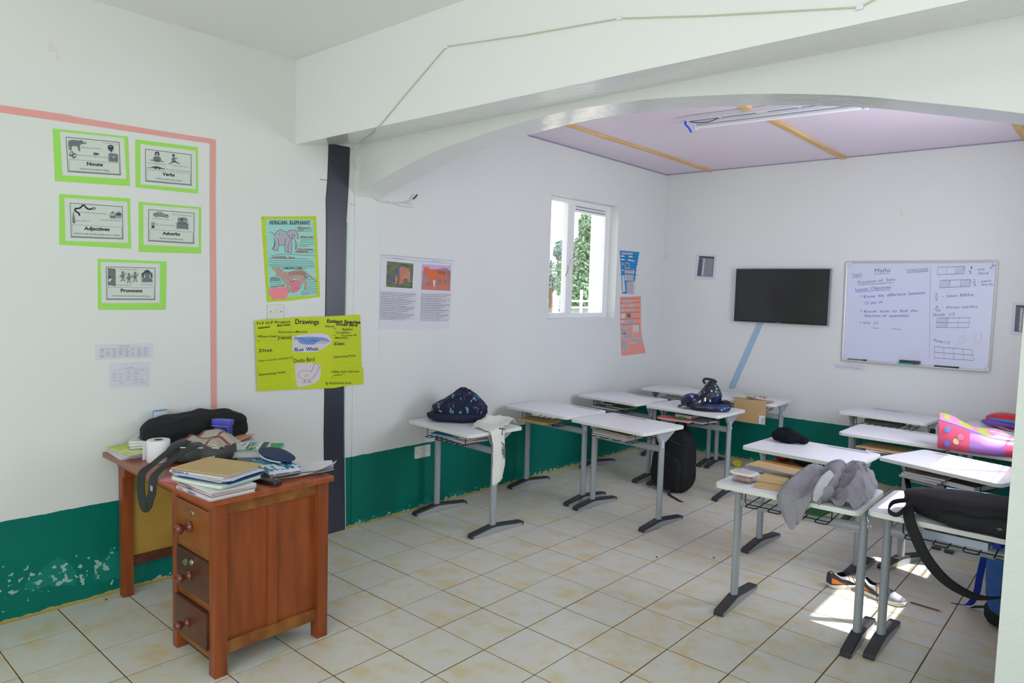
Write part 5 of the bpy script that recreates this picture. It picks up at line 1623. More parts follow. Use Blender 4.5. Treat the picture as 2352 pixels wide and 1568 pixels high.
# ---- pencil and small litter on the floor
pe = thing('pencil', 'brown pencil lying on the floor tiles near the sneakers', 'pencil', (3.16, 1.995, 0.005), -3)
MB().tube([(-0.075, 0, 0), (0.065, 0, 0)], 0.004, 6).build('barrel', mat('brown_pencil', (112, 84, 80), 0.5), pe)
MB().tube([(0.065, 0, 0), (0.082, 0, -0.001)], [0.004, 0.0008], 6).build('tip', mat('pencil_wood', (196, 160, 120), 0.6), pe)
YEL = mat('yellow_crumple', (214, 200, 50), 0.6)
for i, (x, y) in enumerate(((1.085, 4.27), (1.235, 4.43))):
    o = MB().lump((0, 0, 0.028), (0.05, 0.045, 0.03), 2.1, 3, 0.03, 22, i * 3, flat=0.95).build('yellow_paper', YEL, loc=(x, y, 0.0), smooth=False)
    tag(o, ['crumpled yellow paper on the floor under the folder desk', 'crumpled yellow paper on the floor against the back wall'][i], 'litter', 'crumpled yellow papers')
LIT = mat('brown_litter', (112, 72, 58), 0.8)
for i, (x, y) in enumerate(((1.76, 1.58), (2.02, 1.83), (0.06, -1.0))):
    o = MB().lump((0, 0, 0.003), (0.008, 0.005, 0.003), 2, 2).build('crumb', LIT, loc=(x, y, 0.0005))
    tag(o, ['small brown crumb on the tiles in front of the empty desks', 'small brown crumb on the tiles left of the front desk', 'dark scrap on the floor beside the teacher desk leg'][i], 'litter')

# ------------------------------------------------------------------ ceiling lamp
LAMPW = mat('lamp_white', (226, 228, 236), 0.4)
lp = thing('ceiling_lamp', 'white double tube ceiling lamp fitting under the lilac tinted ceiling', 'lamp', (1.95, 2.56, 2.90), 5)
MB().span((-0.60, -0.075, 0.0), (0.58, -0.045, 0.037)).build('housing', LAMPW, lp, bevel=0.004, smooth=False)
MB().span((-0.60, 0.035, 0.0), (0.58, 0.105, 0.037)).build('housing', LAMPW, lp, bevel=0.004, smooth=False)
MB().tube([(-0.57, 0.07, -0.018), (0.55, 0.07, -0.018)], 0.014, 12).build('tube', mat('tube_glass', (240, 240, 246), 0.2), lp)
m = MB()
for x in (-0.585, 0.565):
    m.span((x - 0.012, 0.05, -0.036), (x + 0.012, 0.09, 0.0))
m.build('tube_holder', LAMPW, lp, bevel=0.003, smooth=False)
m = MB()
for a, b in ((-0.58, -0.36), (-0.34, -0.10), (-0.02, 0.18), (0.20, 0.50)):
    m.span((a, -0.058, -0.002), (b, -0.049, 0.001))
m.build('slot', mat('dark_slot', (84, 88, 100), 0.6), lp, smooth=False)
m = MB()
m.tube(crom([(-0.60, -0.04, 0.02), (-0.615, -0.04, -0.01), (-0.605, 0.0, -0.03), (-0.60, 0.04, -0.055)], 4), 0.008, 6)
m.build('blue_wire', mat('blue_cable', (40, 80, 210), 0.4), lp)
MB().tube([(0.58, 0.05, 0.01), (0.60, 0.05, -0.01)], 0.009, 8).build('end_knob', mat('blue_cable', (40, 80, 210), 0.4), lp)
MB().tube(crom([(-0.585, -0.03, 0.003), (-0.52, -0.015, -0.01), (-0.44, -0.02, -0.012), (-0.36, -0.05, 0.0)], 4), 0.003, 5).build('loose_wire', WIRE, lp)

# ------------------------------------------------------------------ cable along the beam
cab = thing('wall_cable', 'thin pale cable clipped along the beam, hanging down over the black strip', 'cable', (0, 0, 0))
c1 = [(4.6, 0.095, 2.93), (3.40, 0.095, 2.60), (3.20, 0.096, 2.535), (2.686, 0.094, 2.627), (2.32, 0.096, 2.702), (1.83, 0.093, 2.742), (1.335, 0.096, 2.795), (1.06, 0.094, 2.63), (0.85, 0.094, 2.50), (0.80, 0.10, 2.483)]
MB().tube(c1, 0.0028, 6).build('cable_run', mat('pale_green_cable', (190, 200, 172), 0.5), cab)
c2 = crom([(0.80, 0.10, 2.483), (0.62, 0.22, 2.503), (0.36, 0.36, 2.528), (0.20, 0.43, 2.537), (0.055, 0.47, 2.50), (0.012, 0.525, 2.42), (0.010, 0.60, 2.31), (0.012, 0.68, 2.235), (0.014, 0.80, 2.215), (0.016, 0.96, 2.232), (0.022, 1.02, 2.262), (0.03, 1.05, 2.295)], 5)
MB().tube(c2, 0.0036, 6).build('hanging_end', mat('white_cable', (214, 218, 206), 0.5), cab)
MB().tube(crom([(0.022, 1.02, 2.262), (0.03, 1.052, 2.297)], 2), 0.006, 6).build('dark_tip', mat('dark_cable', (60, 80, 84), 0.5), cab)
for x, z in ((1.335, 2.795), (2.32, 2.702), (3.20, 2.535)):
    MB().box((x, 0.096, z), (0.022, 0.012, 0.016)).build('cable_clip', LAMPW, cab, bevel=0.003, smooth=False)
CRACK = mat('crack_shadow', (170, 166, 160), 0.9)
m = MB()
for pts in ([(0.5, 2.175), (0.58, 2.165), (0.68, 2.150), (0.74, 2.158)], [(0.80, 2.225), (0.92, 2.205), (1.05, 2.21)], [(0.86, 2.222), (0.98, 2.228), (1.03, 2.232)]):
    m.tube([(0.001, y, z) for y, z in pts], 0.0014, 4)
m.tube([(0.001, 0.275, 2.30), (0.001, 0.325, 2.303)], 0.003, 4)
structure('trim_11', m, CRACK)

# ------------------------------------------------------------------ fittings on the left wall
sw = thing('light_switch', 'white light switch plate between the elephant poster and the yellow poster', 'switch', (0, -0.030, 1.470))
MB().prism(rrect(0.104, 0.086, 0.006), 0.0, 0.009, 'x').build('plate', mat('switch_plate', (214, 218, 210), 0.4), sw, bevel=0.002, smooth=False)
MB().box((0.011, 0.004, 0.002), (0.006, 0.013, 0.026), rot=(0, 0.12, 0)).build('rocker', mat('switch_ivory', (222, 222, 206), 0.3), sw, bevel=0.001, smooth=False)
for y in (-0.033, 0.036):
    MB().lathe([(0, 0.002), (0.003, 0.0015), (0.0035, 0)], 10, Matrix.Translation((0.009, y, 0)) @ Matrix.Rotation(R(90), 4, 'Y')).build('screw', PLAST, sw)
bp_ = thing('blank_plate', 'blank white socket cover at the top of the green dado under the first pupil desk', 'socket cover', (0, 1.170, 0.430))
MB().prism(rrect(0.150, 0.090, 0.006), 0.0, 0.010, 'x').build('plate', mat('switch_plate', (214, 218, 210), 0.4), bp_, bevel=0.002, smooth=False)
for y in (-0.06, 0.06):
    MB().lathe([(0, 0.002), (0.003, 0.0015), (0.0035, 0)], 10, Matrix.Translation((0.010, y, 0)) @ Matrix.Rotation(R(90), 4, 'Y')).build('screw', PLAST, bp_)

PINKT = mat('pink_tape', (226, 162, 158), 0.5)
tp = thing('pink_tape', 'pink paper tape border running along and down the left wall around the grammar posters', 'tape', (0, 0, 0))
m = MB()
m.prism([(-2.6, 2.343), (-1.424, 2.371), (-1.0, 2.385), (-0.428, 2.4005), (-0.396, 2.4290), (-0.72, 2.420), (-1.1, 2.413), (-1.11, 2.417), (-1.424, 2.404), (-2.6, 2.372)], 0.0004, 0.0016, 'x')
m.build('tape_strip', PINKT, tp, smooth=False)
m = MB()
m.prism([(-0.428, 2.400), (-0.396, 2.426), (-0.399, 2.1), (-0.395, 1.6), (-0.392, 0.904), (-0.410, 0.899), (-0.424, 0.902), (-0.428, 1.5), (-0.430, 2.0)], 0.0018, 0.0030, 'x')
m.build('tape_strip', PINKT, tp, smooth=False)

# ------------------------------------------------------------------ the five grammar posters
LIME = mat('lime_card', (158, 222, 96), 0.55)
LAMI = mat('laminated_sheet', (214, 220, 216), 0.22, 0.5)
PRINTW = mat('print_paper', (206, 216, 208), 0.3, 0.5)
PGREY = mat('print_grey', (112, 116, 122), 0.5)
PMID = mat('print_light_grey', (150, 154, 160), 0.5)
PDARK = mat('print_dark', (62, 62, 78), 0.5)
PTXT = mat('print_faint_ink', (128, 128, 150), 0.5)
def grammar(src, dst, inner, frame, title, tb, sub, sb, sep, label, lines, draw):
    s = Sheet(src, dst, on_left, 0.0016)
    s.poly('laminated_sheet', LAMI, inner)
    s.poly('printed_card', PRINTW, frame)
    s.line('border', PDARK, frame, 13, closed=True)
    (xa, ya), (xb, yb) = frame[3], frame[2]
    (xc, yc), (xd, yd) = sep
    box = [(xc, yc), (xd, yd), (xb - 26, yb - 28), (xa + 26, ya - 28)]
    s.line('title_box', PTXT, box, 7, closed=True)
    s.line('title_shadow', PMID, [(xa + 8, ya - 14), (xb - 10, yb - 12), (xd + 22, yd + 10)], 14)
    s.text('title', INK, title, tb[0], tb[1], tb[4], tb[2], tb[3], bold=0.03)
    s.text('caption', PTXT, sub, sb[0], sb[1], sb[4], sb[2], sb[3], bold=0.005)
    for t, x, y, x2, y2, h in lines:
        s.text('caption', PTXT, t, x, y, h, x2, y2)
    draw(s)
    return s.build('grammar_poster', label, 'poster', LIME, src, group='grammar posters')

def d_nouns(s):
    s.poly('elephant', PGREY, [(430, 430), (450, 395), (520, 378), (610, 385), (690, 395), (735, 382), (775, 410), (808, 448), (838, 462), (846, 445), (815, 428), (830, 420), (868, 446), (860, 475), (810, 480), (760, 478), (728, 495), (712, 505), (706, 560), (718, 648), (672, 645), (668, 580), (640, 535), (570, 528), (520, 530), (508, 570), (515, 628), (452, 625), (462, 570), (445, 500), (440, 560), (455, 598), (448, 602), (430, 555)])
    s.ell('coins', PGREY, 505, 715, 52, 68, 16, 0.5).ell('coins', PGREY, 575, 765, 50, 65, 16, 0.4)
    s.ell('coins_shine', PRINTW, 500, 705, 34, 22, 12, 0.3).ell('coins_shine', PRINTW, 580, 758, 34, 20, 12, 0.3)
    s.ell('nuts', PGREY, 1062, 715, 32, 36).ell('nuts', PGREY, 1110, 720, 32, 32).ell('nuts', PGREY, 1145, 722, 28, 18)
    s.poly('balloon', PDARK, [(1380, 560), (1395, 520), (1440, 500), (1490, 515), (1515, 560), (1500, 620), (1472, 665), (1475, 690), (1462, 690), (1455, 662), (1400, 615)], 3)
    s.ell('balloon_shine', PRINTW, 1448, 540, 18, 9)
    s.poly('chest', PGREY, [(1400, 740), (1415, 702), (1590, 718), (1622, 745), (1622, 912), (1405, 895)])
    s.poly('chest_band', PMID, [(1405, 755), (1620, 775), (1620, 790), (1405, 772)]).ell('chest_band', PRINTW, 1515, 800, 22, 16)
grammar([(62, 105), (1868, 300), (1915, 1485), (115, 1365)], [(-1.186, 2.34), (-0.853, 2.362), (-0.846, 2.115), (-1.18, 2.095)],
        [(235, 180), (1775, 335), (1828, 1320), (295, 1225)], [(378, 312), (1655, 437), (1690, 1225), (428, 1140)], 'Nouns', (868, 990, 1255, 1012, 85), 'Nouns are the names of things.', (705, 1085, 1420, 1135, 42),
        [(450, 845), (1648, 935)], 'lime bordered grammar poster reading Nouns, top left of the five',
        [('This balloon is red.', 1250, 460, 1615, 495, 26), ('Elephants have trunks.', 740, 570, 1205, 605, 28), ('Pirates put their treasure in chests.', 650, 752, 1380, 818, 28)], d_nouns)
def d_verbs(s):
    s.poly('hair', PDARK, [(615, 525), (615, 465), (640, 432), (685, 428), (722, 450), (735, 500), (730, 535), (700, 530), (700, 470), (645, 465), (640, 525)])
    s.ell('face', PMID, 672, 498, 30, 36)
    s.poly('dress', PGREY, [(570, 655), (575, 590), (610, 550), (690, 548), (750, 575), (770, 620), (768, 672)])
    s.poly('table', PDARK, [(485, 638), (850, 680), (848, 695), (486, 652)]).poly('dish', PGREY, [(615, 668), (738, 682), (730, 700), (620, 690)])
    s.ell('head', PDARK, 1092, 525, 32, 34)
    s.poly('boy', PGREY, [(1075, 580), (1105, 568), (1150, 598), (1205, 592), (1208, 602), (1148, 618), (1130, 612), (1132, 665), (1170, 690), (1230, 725), (1265, 705), (1232, 752), (1150, 712), (1105, 695), (1060, 722), (1005, 745), (1000, 778), (982, 730), (1055, 700), (1080, 670), (1072, 625), (1055, 650), (1058, 690), (1045, 680), (1044, 630)])
    s.poly('shorts', PDARK, [(1080, 668), (1130, 668), (1175, 690), (1165, 705), (1105, 695), (1062, 722), (1052, 702)])
    s.poly('crocodile', PDARK, [(400, 842), (500, 838), (560, 818), (630, 806), (700, 815), (770, 845), (875, 878), (860, 886), (780, 872), (740, 868), (735, 898), (705, 880), (715, 862), (640, 858), (640, 888), (610, 872), (600, 845), (520, 848), (402, 852)])
grammar([(115, 110), (1722, 315), (1735, 1505), (125, 1345)], [(-0.818, 2.355), (-0.497, 2.369), (-0.495, 2.119), (-0.818, 2.112)],
        [(243, 232), (1668, 402), (1680, 1395), (250, 1268)], [(372, 365), (1552, 508), (1560, 1295), (382, 1188)], 'Verbs', (815, 1040, 1130, 1070, 82), 'Verbs are used to name actions.', (635, 1130, 1318, 1198, 42),
        [(408, 885), (1530, 998)], 'lime bordered grammar poster reading Verbs, top right of the five by the tape corner',
        [('Laura is eating her food.', 425, 725, 905, 772, 26), ('The boy leapt in the air.', 1050, 790, 1505, 838, 26), ('The crocodile crawls along slowly.', 890, 888, 1530, 955, 26)], d_verbs)
def d_adj(s):
    sn = crom([(575, 615, 0), (570, 565, 0), (520, 525, 0), (465, 490, 0), (475, 440, 0), (545, 432, 0), (610, 410, 0), (655, 362, 0), (700, 355, 0), (750, 410, 0), (820, 455, 0), (890, 440, 0), (940, 425, 0)], 5)
    sn = [(p.x, p.y) for p in sn]
    s.line('snake', PRINTW, sn, 34)
    for i in range(0, len(sn) - 4, 6):
        s.line('snake_bands', PDARK, sn[i:i + 3], 30 if i > 12 else 14)
    s.poly('snake_head', PDARK, [(900, 440), (930, 400), (975, 405), (1000, 430), (975, 460), (930, 465)]).poly('snake_face', PRINTW, [(918, 436), (940, 415), (980, 430), (945, 450)])
    s.poly('tie', PGREY, [(405, 535), (438, 540), (440, 555), (430, 560), (470, 790), (432, 825), (395, 785), (412, 560), (403, 550)])
    for x in (1432, 1582):
        s.poly('cupcake', PGREY if x < 1500 else PMID, [(x - 72, 590), (x + 72, 600), (x + 60, 690), (x - 55, 685)])
        s.ell('icing', PRINTW if x < 1500 else PDARK, x, 585, 74, 30).ell('icing', PMID, x, 558, 60, 34).ell('cherry', PDARK, x, 525, 16, 14)
grammar([(65, 62), (1885, 175), (1915, 1465), (62, 1358)], [(-1.163, 2.036), (-0.846, 2.052), (-0.843, 1.796), (-1.167, 1.795)],
        [(195, 160), (1815, 262), (1840, 1315), (225, 1265)], [(343, 295), (1688, 388), (1705, 1218), (370, 1168)], 'Adjectives', (705, 985, 1358, 1010, 88), 'Adjectives help describe people, places or things.', (440, 1085, 1632, 1140, 42),
        [(395, 848), (1668, 915)], 'lime bordered grammar poster reading Adjectives, left of the middle row',
        [('The striped snake slithered by.', 600, 540, 1280, 588, 30), ("Dad's spotty tie.", 488, 755, 848, 772, 30), ('The cakes were delicious.', 1125, 735, 1645, 765, 30)], d_adj)
def d_adv(s):
    s.poly('car', PMID, [(480, 440), (485, 405), (545, 400), (590, 375), (690, 375), (760, 428), (860, 445), (890, 470), (885, 500), (840, 515), (600, 490), (560, 500), (490, 465)])
    s.line('car_lines', PDARK, [(482, 415), (540, 405), (590, 376), (685, 376), (758, 430), (870, 448)], 10).line('car_lines', PDARK, [(485, 455), (700, 480), (885, 500)], 10).line('car_lines', PDARK, [(530, 420), (740, 440)], 9)
    for x, y in ((565, 472), (835, 490)):
        s.ell('wheel', PDARK, x, y, 36, 34).ell('hub', PRINTW, x, y, 20, 19)
    s.ell('head', PMID, 475, 685, 48, 50).poly('shirt', PDARK, [(440, 730), (500, 732), (512, 800), (430, 798)])
    s.line('shout', PTXT, [(525, 690), (560, 705), (585, 685)], 6).line('shout', PTXT, [(560, 720), (620, 740), (660, 770)], 5).line('shout', PTXT, [(590, 700), (630, 695)], 5)
    s.poly('bed_head', PGREY, [(1140, 635), (1142, 515), (1160, 518), (1165, 540), (1210, 518), (1300, 518), (1362, 560), (1365, 540), (1382, 545), (1380, 650)])
    s.poly('pillow', PMID, [(1165, 570), (1365, 590), (1362, 640), (1165, 622)]).ell('sleeper', PDARK, 1232, 582, 36, 32)
    s.poly('bed_foot', PGREY, [(1105, 650), (1128, 655), (1180, 625), (1290, 628), (1380, 675), (1405, 678), (1405, 845), (1385, 838), (1385, 828), (1125, 808), (1125, 828), (1105, 822)])
    s.line('bed_edge', PDARK, [(1128, 690), (1190, 662), (1290, 665), (1385, 712)], 8)
grammar([(95, 95), (1762, 245), (1758, 1480), (98, 1430)], [(-0.804, 2.04), (-0.479, 2.046), (-0.48, 1.792), (-0.806, 1.782)],
        [(215, 175), (1698, 292), (1690, 1308), (228, 1242)], [(362, 305), (1575, 403), (1565, 1212), (358, 1140)], 'Adverbs', (730, 978, 1198, 1002, 85), 'Adverbs help describe actions.', (640, 1080, 1305, 1122, 42),
        [(398, 832), (1542, 910)], 'lime bordered grammar poster reading Adverbs, right of the middle row',
        [('The boy is sleeping peacefully.', 965, 440, 1540, 492, 26), ('The man drove slowly.', 455, 550, 905, 590, 26), ('She shouted loudly.', 665, 720, 1045, 752, 26)], d_adv)
def d_pro(s):
    s.poly('door', PGREY, [(388, 305), (590, 330), (600, 805), (388, 768)]).line('door_edge', PDARK, [(385, 308), (590, 338), (592, 800)], 9)
    s.ell('girl_head', PDARK, 442, 558, 34, 34).poly('girl', PRINTW, [(405, 610), (455, 590), (520, 592), (470, 625), (462, 685), (398, 672)]).line('arm', PDARK, [(470, 555), (565, 572)], 9)
    s.poly('foot', PDARK, [(390, 780), (440, 795), (390, 800)])
    for cx, cy in ((798, 470), (968, 520), (1138, 485)):
        s.ell('alien_body', PGREY, cx, cy - 30, 33, 40, 14).ell('alien_body', PGREY, cx, cy + 62, 46, 50, 14)
        s.line('alien_limbs', PGREY, [(cx + 30, cy + 40), (cx + 70, cy + 10), (cx + 88, cy - 32)], 15).line('alien_limbs', PGREY, [(cx - 25, cy + 25), (cx - 60, cy + 40), (cx - 82, cy + 80)], 15)
        s.line('alien_limbs', PGREY, [(cx - 20, cy + 105), (cx - 32, cy + 185), (cx - 60, cy + 188)], 18).line('alien_limbs', PGREY, [(cx + 20, cy + 105), (cx + 34, cy + 185), (cx + 62, cy + 188)], 18)
        s.line('antenna', PDARK, [(cx - 12, cy - 70), (cx - 22, cy - 92)], 6).line('antenna', PDARK, [(cx + 14, cy - 70), (cx + 24, cy - 90)], 6)
    s.poly('dress', PGREY, [(1325, 690), (1328, 620), (1400, 570), (1440, 560), (1430, 530), (1400, 470), (1410, 430), (1540, 430), (1545, 480), (1510, 540), (1520, 565), (1590, 590), (1615, 640), (1612, 690)])
    s.poly('hair', PDARK, [(1330, 580), (1322, 470), (1340, 435), (1385, 430), (1400, 385), (1440, 358), (1500, 358), (1545, 395), (1560, 432), (1600, 440), (1612, 500), (1612, 580), (1575, 560), (1570, 470), (1545, 440), (1480, 430), (1400, 440), (1370, 480), (1368, 575)])
grammar([(110, 48), (2015, 125), (2000, 1460), (118, 1462)], [(-1.0, 1.736), (-0.666, 1.739), (-0.671, 1.481), (-1.001, 1.481)],
        [(195, 130), (1835, 182), (1830, 1272), (215, 1275)], [(343, 270), (1697, 305), (1697, 1175), (355, 1175)], 'Pronouns', (738, 968, 1338, 972, 92), 'Pronouns are words used in place of nouns.', (495, 1088, 1572, 1098, 42),
        [(388, 835), (1672, 850)], 'lime bordered grammar poster reading Pronouns, lowest of the five',
        [('They come from Mars.', 710, 350, 1215, 362, 28), ('The girl is pushing it.', 615, 782, 1080, 788, 28), ('She has pigtails.', 1310, 770, 1645, 778, 28)], d_pro)

# ------------------------------------------------------------------ elephant and thylacine poster
YG2 = mat('yellow_green_card', (190, 212, 10), 0.55)
AQUA = mat('aqua_paper', (160, 216, 206), 0.6)
ELG = mat('elephant_grey', (178, 178, 192), 0.6)
THY = mat('thylacine_brown', (184, 150, 140), 0.6, rgb2=(196, 164, 152), nscale=60)
REDI = mat('red_ink', (190, 40, 30), 0.6)
NAVI = mat('navy_ink', (50, 74, 110), 0.6)
PKP = mat('pink_note', (240, 140, 150), 0.6)
s = Sheet([(70, 55), (1010, 45), (1080, 1430), (168, 1520)], [(-0.123, 2.03), (0.248, 2.07), (0.283, 1.563), (-0.084, 1.527)], on_left, 0.0016)
edge = []
def scallop(x0, y0, x1, y1, n, depth):
    L = math.hypot(x1 - x0, y1 - y0); nx, ny = (y1 - y0) / L, -(x1 - x0) / L
    for i in range(n):
        for k in range(6):
            t = (i + k / 6) / n
            d = depth * (1 - 4 * (k / 6) * (1 - k / 6))
            edge.append((x0 + (x1 - x0) * t + nx * d, y0 + (y1 - y0) * t + ny * d))
scallop(165, 105, 905, 105, 8, 22); scallop(955, 120, 1015, 1400, 11, 26); scallop(1000, 1395, 230, 1445, 8, 24); scallop(215, 1430, 150, 130, 11, 24)
s.poly('aqua_sheet', AQUA, edge)
s.poly('elephant', ELG, [(292, 375), (330, 320), (385, 282), (430, 288), (480, 312), (530, 312), (565, 285), (605, 292), (640, 285), (675, 305), (692, 345), (705, 400), (700, 440), (712, 475), (692, 490), (688, 540), (672, 605), (652, 612), (660, 540), (652, 470), (640, 445), (600, 420), (590, 470), (598, 560), (588, 670), (560, 680), (535, 660), (495, 665), (480, 640), (475, 540), (420, 545), (378, 535), (362, 590), (345, 640), (300, 632), (262, 605), (290, 550), (300, 480), (290, 420)])
for pts in ([(292, 375), (330, 320), (385, 282), (430, 288), (480, 312), (530, 312), (565, 285), (605, 292), (640, 285), (675, 305), (692, 345), (705, 400), (700, 440)], [(515, 345), (560, 410), (590, 455), (600, 400), (605, 350)], [(600, 420), (640, 445), (655, 480), (660, 540), (652, 612), (672, 605), (690, 520)], [(360, 430), (378, 535), (420, 545), (475, 540)], [(490, 430), (475, 540), (480, 640), (495, 665), (535, 660)], [(590, 470), (598, 560), (588, 670), (560, 680), (535, 660), (530, 560), (570, 470)], [(290, 420), (300, 480), (290, 550), (262, 605), (300, 632), (345, 640), (362, 590), (378, 535)], [(290, 375), (265, 330), (235, 318), (212, 332)], [(312, 480), (300, 560), (280, 620)]):
    s.line('outline', INK, pts, 6, smooth=4)
s.poly('tusk', PAPER, [(648, 432), (730, 478), (690, 470), (652, 450)]).ell('eye', INK, 638, 375, 8, 9).ell('eye', INK, 385, 355, 7, 8)
s.poly('thylacine', THY, [(250, 935), (265, 922), (320, 932), (375, 940), (390, 912), (408, 955), (450, 995), (520, 1015), (620, 990), (700, 962), (770, 962), (840, 1010), (930, 1080), (1025, 1165), (940, 1120), (850, 1050), (815, 1045), (800, 1100), (855, 1190), (840, 1290), (800, 1300), (815, 1210), (740, 1160), (690, 1110), (640, 1105), (560, 1160), (550, 1250), (575, 1330), (545, 1362), (525, 1330), (520, 1220), (440, 1140), (395, 1090), (350, 1065), (300, 1075), (330, 1050), (330, 1020), (310, 985), (260, 965)])
s.line('outline', INK, [(250, 935), (265, 922), (320, 932), (375, 940), (390, 912), (408, 955), (450, 995), (520, 1015), (620, 990), (700, 962), (770, 962), (840, 1010), (930, 1080), (1025, 1165), (940, 1120), (850, 1050), (815, 1045), (800, 1100), (855, 1190), (840, 1290), (800, 1300)], 5)
s.line('outline', INK, [(690, 1110), (640, 1105), (560, 1160), (550, 1250), (575, 1330), (545, 1362), (525, 1330), (520, 1220), (440, 1140), (395, 1090), (350, 1065), (300, 1075)], 5).line('outline', INK, [(740, 1160), (770, 1200), (750, 1260), (715, 1310)], 5)
for k in range(10):
    x = 545 + 30 * k
    s.line('stripes', mat('dark_brown_ink', (84, 64, 56), 0.6), [(x, 1010 - 5 * k + (0 if k < 6 else (k - 6) * 10)), (x + 18, 1060 - 2 * k + (0 if k < 6 else (k - 6) * 12))], 8)
s.poly('pink_note', PKP, [(205, 1285), (520, 1255), (525, 1420), (480, 1468), (375, 1462), (270, 1478), (205, 1390)]).poly('pink_note', PKP, [(552, 1165), (700, 1130), (748, 1180), (700, 1330), (600, 1375)])
s.text('title', INK, 'AFRICAN  ELEPHANT', 208, 182, 60, 905, 186, bold=0.008)
s.line('rules', NAVI, [(205, 186), (910, 188)], 5)
for a in ((680, 268, 940, 265), (690, 304, 935, 303), (735, 422, 970, 420), (745, 457, 968, 452), (738, 493, 968, 490), (718, 533, 970, 530), (722, 565, 880, 562), (672, 637, 985, 635), (625, 668, 968, 676), (318, 696, 985, 718), (218, 725, 478, 735), (196, 766, 858, 778), (194, 803, 960, 820), (192, 840, 975, 855), (200, 876, 980, 892), (210, 904, 985, 922), (430, 952, 848, 950), (218, 1125, 390, 1115), (205, 1160, 410, 1150), (208, 1190, 440, 1175), (222, 1222, 470, 1205), (222, 1260, 490, 1222), (805, 1095, 870, 1090), (860, 1190, 1020, 1165), (855, 1228, 1020, 1205), (850, 1265, 1020, 1245), (800, 1300, 1030, 1286), (755, 1340, 1020, 1322), (752, 1370, 1028, 1354), (755, 1392, 880, 1378), (565, 1215, 735, 1180), (575, 1250, 740, 1215), (582, 1285, 735, 1250), (585, 1310, 725, 1280), (595, 1345, 705, 1315)):
    s.line('rules', NAVI, [a[:2], a[2:]], 5)
for t, x, y, x2, y2, h in (('Where it', 685, 262, 900, 258, 32), ('lived', 710, 300, 785, 298, 24), ('What it ate', 740, 418, 960, 414, 32), ('Why it became', 685, 628, 950, 626, 34), ('endangered', 655, 664, 860, 668, 28), ('Interesting  facts', 262, 766, 635, 768, 32), ('Where', 228, 1118, 355, 1106, 26), ('it lived', 225, 1152, 385, 1140, 24), ('What it ate', 225, 1275, 470, 1245, 22), ('What it', 555, 1185, 690, 1150, 22), ('How', 808, 1092, 868, 1088, 18), ('big', 808, 1122, 860, 1118, 18), ('was it', 850, 1145, 935, 1138, 18)):
    s.text('red_writing', REDI if y < 1000 or y > 1240 else mat('brown_ink', (110, 70, 70), 0.6), t, x, y, h, x2, y2, bold=0.012)
s.text('title', INK, 'TASMANIAN  TIGER', 432, 948, 26, 770, 946, bold=0.005)
s.ell('pin', INK, 105, 77, 8, 6)
s.build('elephant_poster', 'handmade yellow green and aqua poster about the African elephant, left of the black strip', 'poster', YG2, [(70, 55), (1010, 45), (1080, 1430), (560, 1495), (168, 1520)])

# ------------------------------------------------------------------ big yellow project poster
s = Sheet([(72, 168), (2065, 60), (2095, 1400), (118, 1512)], [(-0.164, 1.419), (0.589, 1.449), (0.61, 0.969), (-0.147, 0.995)], on_left, 0.0105)
INKG = mat('green_black_ink', (56, 72, 30), 0.6)
WHP = mat('cut_out_paper', (214, 208, 216), 0.6)
BLC = mat('blue_crayon', (104, 140, 206), 0.7, rgb2=(130, 160, 214), nscale=60, stretch=(1, 0.2, 1))
s.poly('cut_out', WHP, [(790, 465), (1000, 435), (1200, 412), (1350, 412), (1460, 445), (1515, 530), (1510, 600), (1400, 680), (1250, 755), (1130, 770), (800, 772), (778, 700)])
s.poly('cut_out', WHP, [(820, 1010), (870, 985), (1130, 975), (1290, 1000), (1328, 1050), (1318, 1180), (1285, 1300), (1190, 1370), (1000, 1415), (872, 1435), (845, 1280)])
s.poly('whale', BLC, [(805, 565), (818, 470), (880, 490), (1030, 478), (1200, 480), (1350, 490), (1450, 520), (1502, 575), (1400, 560), (1320, 548), (1250, 575), (1200, 625), (1050, 628), (950, 612), (900, 580), (860, 530), (830, 530)])
s.poly('whale_belly', mat('whale_grey', (186, 186, 196), 0.6), [(1225, 610), (1280, 565), (1350, 550), (1490, 580), (1400, 612)])
for k in range(7):
    s.line('whale_lines', INKB, [(860 + 60 * k, 500 + 6 * k), (960 + 62 * k, 520 + 5 * k + (k % 3) * 20)], 5)
DODO = mat('faint_orange_line', (200, 160, 144), 0.6)
for pts in ([(1300, 1060), (1240, 990), (1190, 1000), (1165, 1070), (1140, 1140)], [(1300, 1060), (1302, 1090), (1262, 1098), (1250, 1140), (1200, 1220), (1120, 1290), (1010, 1290), (905, 1240), (880, 1190), (930, 1130), (1050, 1115), (1140, 1140)], [(1005, 1290), (1010, 1330), (965, 1335)], [(1010, 1330), (1000, 1365)], [(1010, 1330), (1050, 1345)], [(1100, 1290), (1105, 1325), (1070, 1330)], [(1105, 1325), (1110, 1360)], [(1105, 1325), (1150, 1340)]):
    s.line('dodo', DODO, pts, 8, smooth=3)
s.poly('dodo_fill', mat('faint_peach_fill', (218, 190, 176), 0.6), [(878, 1175), (910, 1190), (935, 1260), (880, 1245)]).poly('dodo_fill', mat('faint_peach_fill', (218, 190, 176), 0.6), [(1010, 1195), (1085, 1185), (1075, 1230), (1000, 1232)]).ell('dodo_fill', mat('faint_peach_fill', (218, 190, 176), 0.6), 1285, 1075, 24, 20)
s.text('blue_writing', INKB, 'BLue  Whale', 815, 752, 66, 1265, 735, bold=0.015)
